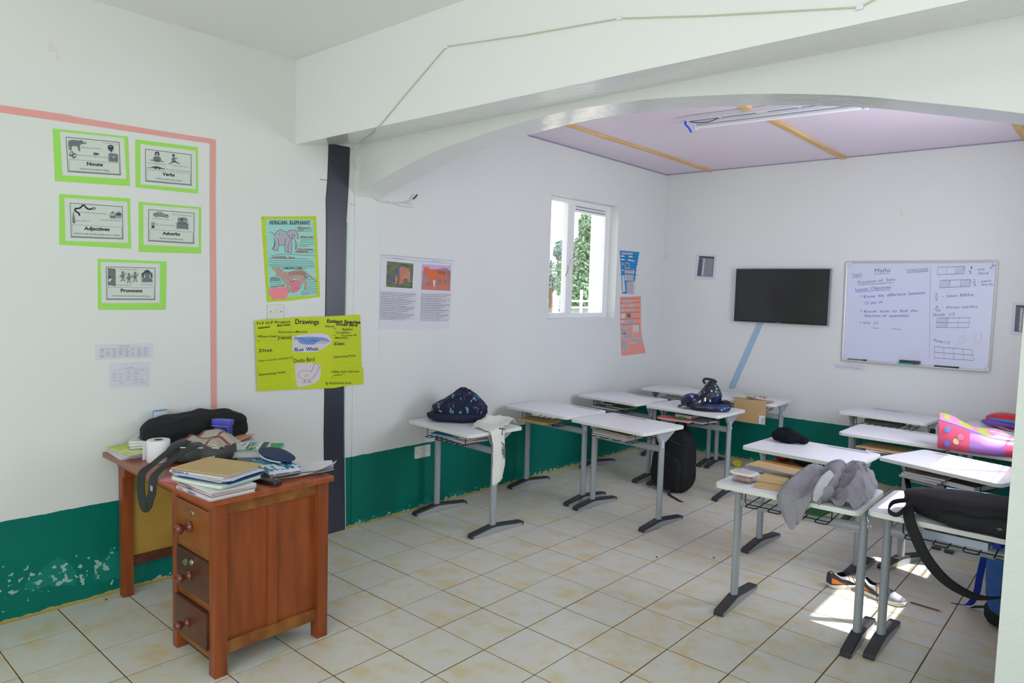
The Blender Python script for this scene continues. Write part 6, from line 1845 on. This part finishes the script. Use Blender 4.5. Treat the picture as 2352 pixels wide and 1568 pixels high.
for t, x, y, x2, y2, h, b in (('Drawings', 825, 235, 1275, 240, 92, 0.012), ('Extinct Species', 1430, 210, 2062, 232, 62, 0.03), ('Dodo Bird', 1605, 265, 2000, 285, 52, 0.03), ('Yr3 G.P Project', 88, 250, 740, 215, 52, 0.006), ('Endangered', 130, 330, 345, 303, 34, 0.03), ('Blue whale .', 488, 285, 760, 262, 36, 0.02), ('Where it lived', 132, 492, 475, 485, 42, 0.012), ('Diet', 148, 770, 388, 758, 58, 0.012), ('-Diet:', 1545, 640, 1768, 632, 58, 0.014)):
    s.text('black_writing', INK, t, x, y, h, x2, y2, bold=b)
for t, x, y, x2, y2, h, b in (('. Balaenoptera Musculus', 480, 410, 1055, 396, 38, 0.006), ('[Habitat]', 500, 528, 750, 515, 62, 0.008), ('-Name', 1380, 302, 1578, 300, 42, 0.0), ('Raphus', 1722, 360, 1918, 355, 46, 0.006), ('Cucullatus .', 1600, 420, 1895, 412, 38, 0.008), ('Forest of', 1715, 475, 1988, 462, 38, 0.01), ('Mauritius .', 1588, 518, 1855, 510, 38, 0.01), ('Why it become endangered?', 130, 955, 790, 880, 34, 0.002), ('Interesting Facts.', 140, 1218, 650, 1160, 42, 0.006), ('Dodo Bird', 795, 970, 1190, 938, 78, 0.0), ('Interesting Facts', 1562, 880, 1968, 848, 38, 0.004), ('>Why did it become', 1505, 1165, 2045, 1150, 44, 0.0), ('extinct ?', 1550, 1225, 1760, 1205, 36, 0.0), ('>', 1505, 1262, 1550, 1260, 24, 0.0), ('By Abdulrahman Soma', 1405, 1380, 1888, 1370, 52, 0.0)):
    s.text('thin_writing', INKG, t, x, y, h, x2, y2, bold=b)
for t, y in (('1-', 1065), ('2-', 1115), ('3-', 1160)):
    s.text('red_writing', REDI, t, 115, y, 26)
for x, y in ((105, 468), (115, 556), (1570, 330), (1560, 455), (105, 775)):
    s.line('black_writing', INK, [(x, y), (x + 25, y)], 9)
for k in range(24):
    y = 360 + 47 * k
    s.line('faint_rules', mat('faint_rule', (160, 176, 30), 0.6), [(110 + k, y + 20), (760, y - 12)], 3)
    if k < 22: s.line('faint_rules', mat('faint_rule', (160, 176, 30), 0.6), [(1545, y - 40), (2080, y - 60)], 3)
root = s.build('yellow_poster', 'big yellow green project poster with drawings of a blue whale and a dodo', 'poster', mat('acid_yellow_card', (196, 212, 0), 0.5), [(72, 168), (900, 105), (1400, 95), (2065, 60), (2092, 1050), (2118, 1055), (2130, 1378), (1850, 1395), (1560, 1452), (1350, 1455), (900, 1465), (118, 1512)])

# ------------------------------------------------------------------ white sheet with two pictures
s = Sheet([(120, 72), (1487, 190), (1410, 1490), (85, 1490)], [(0.761, 1.861), (1.441, 1.854), (1.415, 1.334), (0.755, 1.348)], on_left, 0.0016)
SHG = mat('jungle_print', (62, 84, 72), 0.5, rgb2=(120, 132, 90), nscale=30, stretch=(1, 0.4, 2))
DES = mat('desert_print', (180, 140, 150), 0.5, rgb2=(150, 110, 110), nscale=14)
s.poly('white_margin', PAPER, [(222, 190), (750, 240), (730, 735), (205, 705)]).poly('jungle_picture', SHG, [(232, 202), (738, 250), (718, 722), (215, 690)])
ORB = mat('warm_brown_print', (206, 136, 112), 0.5, rgb2=(176, 112, 96), nscale=20)
VIO = mat('violet_shade_print', (104, 90, 130), 0.5)
s.poly('elephant_picture', VIO, [(380, 350), (420, 310), (480, 315), (475, 470), (450, 460), (420, 420)])
s.poly('elephant_picture', ORB, [(465, 330), (520, 310), (580, 325), (640, 345), (680, 420), (672, 520), (660, 615), (630, 615), (620, 535), (560, 530), (535, 640), (512, 640), (510, 560), (500, 640), (465, 640), (470, 500)])
s.poly('calf_picture', VIO, [(255, 540), (290, 495), (340, 475), (390, 485), (390, 590), (300, 590), (262, 580)]).poly('calf_picture', ORB, [(385, 488), (430, 500), (445, 560), (420, 590), (415, 630), (395, 630), (390, 590)])
s.poly('pink_margin', PAPER, [(905, 250), (1455, 285), (1438, 780), (880, 745)]).poly('desert_picture', DES, [(905, 260), (1445, 292), (1428, 768), (886, 740)])
s.poly('sky_picture', mat('mauve_sky_print', (196, 170, 220), 0.5), [(905, 262), (1444, 293), (1440, 400), (1350, 330), (1230, 340), (1100, 360), (1000, 340), (900, 400)])
s.poly('ground_picture', mat('clay_print', (196, 120, 106), 0.5), [(890, 640), (1030, 660), (1434, 620), (1428, 768), (886, 740)])
TIG = mat('orange_tiger_print', (216, 108, 62), 0.5)
s.poly('thylacine_picture', TIG, [(925, 290), (945, 318), (995, 312), (1010, 285), (1020, 345), (1090, 370), (1200, 375), (1290, 385), (1330, 440), (1380, 500), (1398, 610), (1385, 615), (1360, 510), (1310, 470), (1290, 530), (1330, 620), (1310, 670), (1280, 665), (1290, 630), (1240, 560), (1215, 500), (1150, 490), (1160, 560), (1170, 630), (1140, 640), (1130, 710), (1120, 705), (1110, 600), (1080, 590), (1075, 670), (1035, 665), (1050, 640), (1040, 560), (1000, 470), (980, 440), (950, 450), (928, 400)])
for k in range(7):
    s.line('picture_stripes', mat('dark_brown_ink', (84, 64, 56), 0.6), [(1190 + 22 * k, 378 + 3 * k), (1200 + 22 * k, 440 + 4 * k)], 8)
s.poly('pup_picture', mat('cream_print', (232, 206, 190), 0.5), [(1100, 560), (1150, 570), (1140, 640), (1130, 700), (1118, 690), (1105, 640)])
RUL = mat('grey_rule', (176, 176, 190), 0.6)
PEN = mat('pencil_grey', (146, 146, 164), 0.6)
for k in range(16):
    y = 775 + 33 * k
    s.line('rules', RUL, [(105 - k, y), (790 - 3 * k, y + 38 - k * 0.7)], 5)
    s.scrawl('handwriting', PEN, 115 - k, y + 24, 770 - 3 * k - (k % 4) * 60, y + 58 - k * 0.7, 13, k, 5)
    if k < 16:
        s.line('rules', RUL, [(872 - k, y + 40 - k * 0.6), (1450 - 2 * k, y + 48 - k)], 5)
        s.scrawl('handwriting', PEN, 880 - k, y + 62, 1430 - 3 * k - (k % 3) * 80, y + 68 - k * 0.7, 13, k + 50, 5)
s.line('rules', RUL, [(120, 130), (1480, 258)], 5).line('rules', RUL, [(120, 82), (1487, 192)], 8)
s.scrawl('handwriting', PEN, 340, 145, 560, 165, 16, 90, 5).scrawl('handwriting', PEN, 1090, 200, 1280, 215, 16, 91, 5)
s.build('picture_sheet', 'white sheet with two animal pictures and lined writing, right of the black strip', 'poster', mat('sheet_white', (216, 216, 226), 0.5))

# ------------------------------------------------------------------ timetables by the tape
def table_sheet(src, dst, rows, cols, label, seed, title):
    s = Sheet(src, dst, on_left, 0.0014)
    (xa, ya), (xb, yb), (xc, yc), (xd, yd) = src
    rnd = random.Random(seed)
    P = lambda u, v: ((xa + (xb - xa) * u) * (1 - v) + (xd + (xc - xd) * u) * v, (ya + (yb - ya) * u) * (1 - v) + (yd + (yc - yd) * u) * v)
    for r in range(rows + 1):
        v = 0.26 + 0.6 * r / rows
        s.line('rules', RUL, [P(0.07, v), P(0.93, v)], 2.5)
    for c in range(cols + 1):
        u = 0.07 + 0.86 * c / cols
        s.line('rules', RUL, [P(u, 0.26), P(u, 0.86)], 2)
    for r in range(rows):
        for c in range(cols):
            if rnd.random() < 0.85:
                u = 0.07 + 0.86 * (c + 0.15) / cols; v = 0.26 + 0.6 * (r + 0.55) / rows
                s.line('print', PEN, [P(u, v), P(u + 0.86 * rnd.uniform(0.3, 0.6) / cols, v)], 6)
    s.line('print', PEN, [P(0.4, title), P(0.6, title)], 6)
    return s.build('timetable', label, 'paper', mat('lilac_white_paper', (212, 214, 226), 0.55), group='timetables')
table_sheet([(238, 190), (1070, 170), (1065, 385), (245, 410)], [(-1.016, 1.307), (-0.734, 1.304), (-0.737, 1.224), (-1.015, 1.229)], 6, 8, 'wide printed timetable taped on the left wall, upper of two', 1, 0.14)
table_sheet([(435, 460), (1018, 428), (1010, 790), (437, 820)], [(-0.953, 1.208), (-0.754, 1.208), (-0.757, 1.072), (-0.954, 1.078)], 5, 5, 'smaller printed timetable on the left wall, lower of two', 2, 0.22)

# ------------------------------------------------------------------ blue and salmon strips beside the window
s = Sheet([(722, 578), (890, 592), (848, 960), (740, 946)], [(3.726, 2.072), (4.096, 2.079), (4.035, 1.633), (3.796, 1.646)], on_left, 0.0016)
BS = mat('blue_sugar_paper', (22, 140, 206), 0.6)
for pts in ([(738, 595), (832, 600), (832, 618), (738, 612)], [(730, 620), (762, 624), (762, 634), (730, 632)], [(797, 624), (832, 628), (830, 640), (797, 637)], [(730, 648), (764, 652), (764, 662), (730, 660)], [(792, 650), (850, 668), (848, 680), (790, 665)], [(736, 684), (754, 686), (753, 700), (736, 699)], [(768, 684), (804, 686), (802, 734), (766, 731)], [(738, 738), (756, 740), (756, 752), (738, 750)], [(766, 738), (845, 742), (843, 780), (766, 776)], [(764, 784), (840, 788), (838, 838), (764, 835)], [(742, 790), (756, 790), (770, 930), (742, 938)], [(778, 845), (850, 842), (848, 960), (780, 962)]):
    s.poly('pasted_note', WHP, pts)
s.poly('photo', PGREY, [(772, 690), (800, 692), (798, 728), (770, 726)])
for y in (616, 642, 668, 690, 740, 782):
    s.line('rules', NAVI, [(724, y - 2), (880, y + 8)], 3)
for k in range(16):
    y = 745 + 13 * k
    s.line('print', PDARK, [(770 + k * 0.5, y), (836, y + 3)], 3.5)
s.line('print', PDARK, [(742, 602), (828, 610)], 4)
s.build('blue_poster', 'narrow blue poster tapering downward with pasted notes, right of the window', 'poster', BS, [(722, 578), (890, 592), (862, 740), (852, 840), (848, 960), (740, 946), (735, 790)])
s = Sheet([(723, 975), (902, 970), (940, 1455), (737, 1480)], [(3.762, 1.611), (4.159, 1.623), (4.297, 1.021), (3.835, 1.013)], on_left, 0.0016)
for pts in ([(750, 1005), (830, 1003), (830, 1027), (750, 1029)], [(733, 1043), (762, 1043), (762, 1062), (733, 1062)], [(797, 1045), (845, 1043), (845, 1062), (797, 1064)], [(733, 1082), (760, 1082), (760, 1100), (733, 1100)], [(778, 1082), (836, 1080), (836, 1096), (778, 1098)], [(733, 1120), (766, 1118), (766, 1158), (733, 1160)], [(733, 1180), (755, 1180), (755, 1200), (733, 1200)], [(776, 1170), (850, 1170), (850, 1200), (776, 1204)], [(742, 1222), (818, 1218), (816, 1242), (742, 1244)], [(832, 1216), (884, 1216), (884, 1280), (832, 1278)], [(728, 1250), (780, 1248), (776, 1292), (728, 1294)], [(746, 1290), (835, 1286), (832, 1330), (744, 1334)], [(812, 1338), (912, 1326), (916, 1364), (812, 1376)], [(732, 1346), (786, 1342), (786, 1432), (740, 1436)]):
    s.poly('pasted_note', WHP, pts)
s.poly('photo', PGREY, [(780, 1118), (816, 1118), (816, 1154), (780, 1156)])
for y in (995, 1028, 1072, 1110, 1166, 1212):
    s.line('rules', mat('maroon_rule', (120, 70, 66), 0.6), [(724, y), (900, y - 4)], 3)
for x0, x1, y, n in ((780, 846, 1176, 3), (744, 814, 1226, 2), (730, 776, 1256, 4), (750, 828, 1296, 4), (816, 908, 1342, 3), (734, 782, 1352, 8), (755, 826, 1014, 1), (736, 760, 1052, 1), (800, 842, 1053, 1), (736, 756, 1090, 1), (782, 832, 1089, 1)):
    for k in range(n):
        s.line('print', PDARK, [(x0, y + 10.5 * k), (x1, y + 10.5 * k - 2)], 3.2)
s.scrawl('writing', mat('maroon_rule', (120, 70, 66), 0.6), 840, 1442, 925, 1430, 16, 5, 4)
s.ell('writing', mat('maroon_rule', (120, 70, 66), 0.6), 868, 1416, 5, 6)
s.build('salmon_poster', 'long salmon poster with pasted notes hanging below the blue one', 'poster', mat('salmon_sugar_paper', (236, 160, 142), 0.6), [(723, 975), (902, 970), (903, 1250), (915, 1335), (940, 1455), (765, 1480), (737, 1480), (730, 1340)],
        curl=lambda a, b: 0.05 * max(0.0, (a - 4.19)) if b < 1.2 else 0.0)

# ------------------------------------------------------------------ back wall: printed notices, television, whiteboard
def notice(src, dst, inner, label, seed):
    s = Sheet(src, dst, on_back, 0.0015)
    (xa, ya), (xb, yb), (xc, yc), (xd, yd) = inner
    s.poly('dark_print', mat('notice_grey', (112, 112, 124), 0.5), inner)
    P = lambda u, v: ((xa + (xb - xa) * u) * (1 - v) + (xd + (xc - xd) * u) * v, (ya + (yb - ya) * u) * (1 - v) + (yd + (yc - yd) * u) * v)
    rnd = random.Random(seed)
    for k in range(11):
        v = 0.14 + 0.078 * k
        s.poly('pale_print', PMID, [P(0.36, v), P(0.94, v), P(0.94, v + 0.05), P(0.36, v + 0.05)])
        s.poly('white_print', PAPER, [P(0.28 + 0.05 * rnd.random(), v - 0.01), P(0.40, v - 0.01), P(0.40, v + 0.04), P(0.28, v + 0.04)])
        s.line('ink', PDARK, [P(0.06, v + 0.02), P(0.2, v + 0.02)], 5)
    s.line('ink', PDARK, [P(0.04, 0.05), P(0.96, 0.05)], 8)
    return s.build('printed_notice', label, 'poster', mat('notice_paper', (212, 208, 222), 0.55), src, group='printed notices')
notice([(52, 68), (205, 76), (190, 258), (42, 250)], [(0.389, 2.083), (0.622, 2.068), (0.613, 1.808), (0.379, 1.818)], [(75, 82), (187, 88), (175, 235), (62, 228)], 'dark printed notice on the back wall left of the television', 1)
notice([(2275, 405), (2440, 408), (2435, 645), (2268, 640)], [(3.155, 1.663), (3.31, 1.665), (3.31, 1.40), (3.155, 1.400)], [(2298, 425), (2415, 428), (2412, 620), (2293, 615)], 'dark printed notice on the back wall right of the whiteboard', 2)

tv = thing('television', 'black flat screen television on the back wall left of the whiteboard', 'television', (1.315, 4.59, 1.663))
SCR = mat('tv_screen', (30, 33, 34), 0.12, 0.5)
MB().span((-0.452, -0.055, -0.262), (0.452, -0.020, 0.262)).build('casing', mat('tv_black', (26, 28, 30), 0.35), tv, bevel=0.004)
MB().span((-0.444, -0.057, -0.248), (0.444, -0.054, 0.254)).build('screen', SCR, tv, smooth=False)
m = MB()
m.span((-0.455, -0.058, 0.259), (0.455, -0.018, 0.265)).span((-0.455, -0.058, -0.265), (0.455, -0.018, -0.261)).span((0.451, -0.058, -0.265), (0.456, -0.018, 0.265))
m.build('bezel_edge', mat('tv_silver_edge', (150, 152, 164), 0.3, metal=0.5), tv, smooth=False)
MB().span((-0.15, -0.020, -0.12), (0.15, 0.0, 0.12)).build('wall_mount', PLAST, tv, smooth=False)
MB().box((0.31, -0.057, -0.266), (0.014, 0.006, 0.006)).build('indicator', mat('red_led', (170, 70, 50), 0.4), tv, smooth=False)
vs, fs = glyphs('SAMSUNG', 0.01)
me = bpy.data.meshes.new('logo')
w_ = max(v[0] for v in vs)
me.from_pydata([((v[0] / w_ - 0.5) * 0.045, -0.0572, -0.2575 + v[1] * 0.008) for v in vs], [], fs)
me.materials.append(mat('logo_grey', (170, 172, 176), 0.4))
o = bpy.data.objects.new('logo', me); COL.objects.link(o); o.parent = tv
tk = thing('blue_trunking', 'pale blue cable trunking slanting down the wall from the television', 'trunking', (0, 0, 0))
MB().prism([(1.103, 1.42), (1.157, 1.42), (0.885, 0.715), (0.828, 0.715)], 4.578, 4.590, 'y').build('channel', mat('pale_blue_trunking', (160, 186, 214), 0.5), tk, bevel=0.002, smooth=False)

wbd = thing('whiteboard', 'whiteboard with a maths lesson written on it, on the back wall', 'whiteboard', (2.47, 4.59, 1.545))
BX = (2.47, 4.59, 1.545)
def q4(pts): return [(x - BX[0], z - BX[2]) for x, z in pts]
outer = q4([(1.894, 1.985), (3.034, 1.985), (3.034, 1.100), (1.906, 1.100)])
MB().prism(q4([(1.90, 1.98), (3.03, 1.98), (3.03, 1.105), (1.91, 1.105)]), -0.014, -0.002, 'y').build('board', mat('board_white', (208, 214, 236), 0.2, 0.5), wbd, smooth=False)
ALU = mat('aluminium', (206, 206, 204), 0.35, 0.5, metal=0.3)
for a, b in ((0, 1), (1, 2), (2, 3), (3, 0)):
    (xa, za), (xb, zb) = outer[a], outer[b]
    MB().tube([(xa, -0.012, za), (xb, -0.012, zb)], 0.011, 8).build('frame_rail', ALU, wbd, smooth=True)
MB().prism([(-0.055, 0.0), (-0.010, 0.0), (-0.010, 0.012), (-0.050, 0.008), (-0.055, 0.012)], 0, 0, 'x') if False else None
MB().span((-0.55, -0.050, -0.452), (0.548, -0.006, -0.443)).build('pen_tray', ALU, wbd, bevel=0.002, smooth=False)
for x, z in ((-0.55, 0.43), (0.55, 0.43), (-0.55, -0.435), (0.55, -0.435)):
    MB().box((x, -0.014, z), (0.034, 0.022, 0.034)).build('corner_cap', mat('pale_plastic', (206, 208, 214), 0.5), wbd, bevel=0.004, smooth=False)
s = Sheet([(245, 235), (1890, 232), (1835, 1400), (200, 1290)], [(1.914, 1.962), (3.02, 1.961), (3.041, 1.122), (1.93, 1.108)], lambda a, b, d: (a, 4.5755 - d, b), 0.0)
BK = mat('marker_grey', (104, 108, 128), 0.6)
BLm = mat('marker_blue', (76, 104, 190), 0.6)
for t, x, y, x2, y2, h in (('Maths', 530, 322, 705, 315, 46), ('27/02/2025', 890, 318, 1135, 302, 32), ('Year3', 275, 365, 385, 358, 34), ('Fraction of  Sets', 340, 450, 760, 412, 34), ('1', 1585, 285, 1600, 284, 32), ('3', 1590, 338, 1618, 338, 32), ('- one', 1655, 300, 1770, 295, 30), ('third', 1700, 345, 1812, 342, 30), ('2', 1640, 425, 1668, 424, 28), ('3', 1640, 475, 1668, 474, 28), ('- two', 1690, 440, 1840, 425, 30), ('thirds', 1735, 470, 1865, 466, 26), ('2', 1212, 580, 1240, 580, 30), ('5', 1212, 640, 1240, 640, 30), ('- two fifths', 1290, 605, 1645, 585, 34), ('3', 1212, 720, 1240, 720, 26), ('10', 1212, 762, 1262, 762, 24), ('- three tenths', 1290, 728, 1690, 718, 30), ('Shade  1/2', 1185, 812, 1435, 805, 32), ('Shade 1/2', 1190, 1095, 1372, 1130, 32), ('= what  1/3', 355, 895, 565, 905, 28)):
    s.text('black_marker', BK, t, x, y, h, x2, y2)
for t, x, y, x2, y2, h in (('Lesson  Objectives', 315, 532, 710, 500, 34), ('* Know  the  difference  between', 372, 612, 1100, 562, 34), ('1/3  and  1/4', 415, 682, 610, 670, 32), ('* Know  how  to  find  the', 370, 775, 1015, 765, 32), ('fraction of  quantities', 420, 822, 920, 820, 32)):
    s.text('blue_marker', BLm, t, x, y, h, x2, y2)
for a in ((530, 340, 700, 330), (905, 325, 1135, 308), (280, 375, 385, 370), (345, 462, 745, 435), (1590, 300, 1612, 300), (1630, 438, 1672, 436), (1205, 598, 1248, 596), (1205, 732, 1252, 730), (495, 945, 575, 950), (722, 952, 832, 965), (1455, 1140, 1460, 1141)):
    s.line('black_marker', BK, [a[:2], a[2:]], 4.5)
s.line('blue_marker', BLm, [(320, 542), (705, 515)], 4.5)
def cells(x0, y0, x1, y1, x2, y2, x3, y3, nc, nr, hatch=()):
    P = lambda u, v: ((x0 + (x1 - x0) * u) * (1 - v) + (x3 + (x2 - x3) * u) * v, (y0 + (y1 - y0) * u) * (1 - v) + (y3 + (y2 - y3) * u) * v)
    for r in range(nr + 1): s.line('black_marker', BK, [P(0, r / nr), P(1, r / nr)], 4.5)
    for c in range(nc + 1): s.line('thin_marker', PTXT, [P(c / nc, 0), P(c / nc, 1)], 3)
    for c, r in hatch:
        for k in range(7):
            u = (c + k / 7.0) / nc
            s.line('thin_marker', PTXT, [P(u, (r + 1) / nr), P(min((c + 1) / nc, u + 0.3 / nc), r / nr)], 2.5)
cells(1245, 262, 1548, 252, 1540, 335, 1240, 345, 3, 1, [(2, 0)])
cells(1268, 412, 1615, 400, 1612, 478, 1265, 492, 3, 1, [(0, 0), (2, 0)])
cells(1238, 830, 1605, 830, 1590, 942, 1225, 940, 3, 2, [(0, 0), (0, 1)])
cells(1205, 1155, 1632, 1192, 1648, 1312, 1202, 1282, 4, 2)
s.line('thin_marker', PTXT, [(1160, 240), (1150, 1290)], 2.5)
s.line('smudge', mat('marker_smudge', (186, 192, 214), 0.6), [(1490, 1130), (1470, 1080), (1530, 1030), (1540, 1090), (1500, 1130)], 4, smooth=3).line('smudge', mat('marker_smudge', (186, 192, 214), 0.6), [(1650, 1090), (1680, 1010), (1730, 1010), (1720, 1100), (1660, 1120)], 4, smooth=3)
s.text('blue_marker', BLm, '7/8', 1850, 295, 30, 1885, 240)
s.ctr = Vector(BX)
s.parts(wbd)
er = thing('board_eraser', 'black and green whiteboard eraser on the pen tray', 'eraser', (2.462, 4.566, 1.1035), 0)
MB().span((-0.078, -0.030, 0.012), (0.080, 0.010, 0.034)).build('handle', PLAST, er, bevel=0.004)
MB().span((-0.078, -0.030, 0.0), (0.03, 0.010, 0.012)).build('felt', mat('teal_felt', (50, 160, 140), 0.9), er, smooth=False)
for i, (x, l, lab) in enumerate(((2.02, 0.13, 'grey marker at the left end of the whiteboard tray'), (2.72, 0.15, 'dark marker right of the eraser on the whiteboard tray'))):
    o = thing('marker_pen', lab, 'marker', (x, 4.565, 1.108))
    MB().tube([(-l / 2, 0, 0), (l / 2, 0, 0)], 0.006, 8).build('barrel', [mat('grey_marker_body', (120, 122, 128), 0.5), PLAST][i], o)
    MB().tube([(l / 2, 0, 0), (l / 2 + 0.03, 0, 0)], 0.0065, 8).build('cap', INK, o)
s = Sheet([(0, 0), (100, 0), (100, 18), (0, 18)], [(1.828, 1.052), (2.097, 1.058), (2.095, 1.007), (1.831, 1.006)], on_back, 0.0014)
s.scrawl('print', PEN, 12, 9, 86, 11, 4, 2, 1.2)
s.build('paper_label', 'faint paper label stuck on the wall under the whiteboard corner', 'label', mat('lilac_label', (214, 208, 222), 0.6))
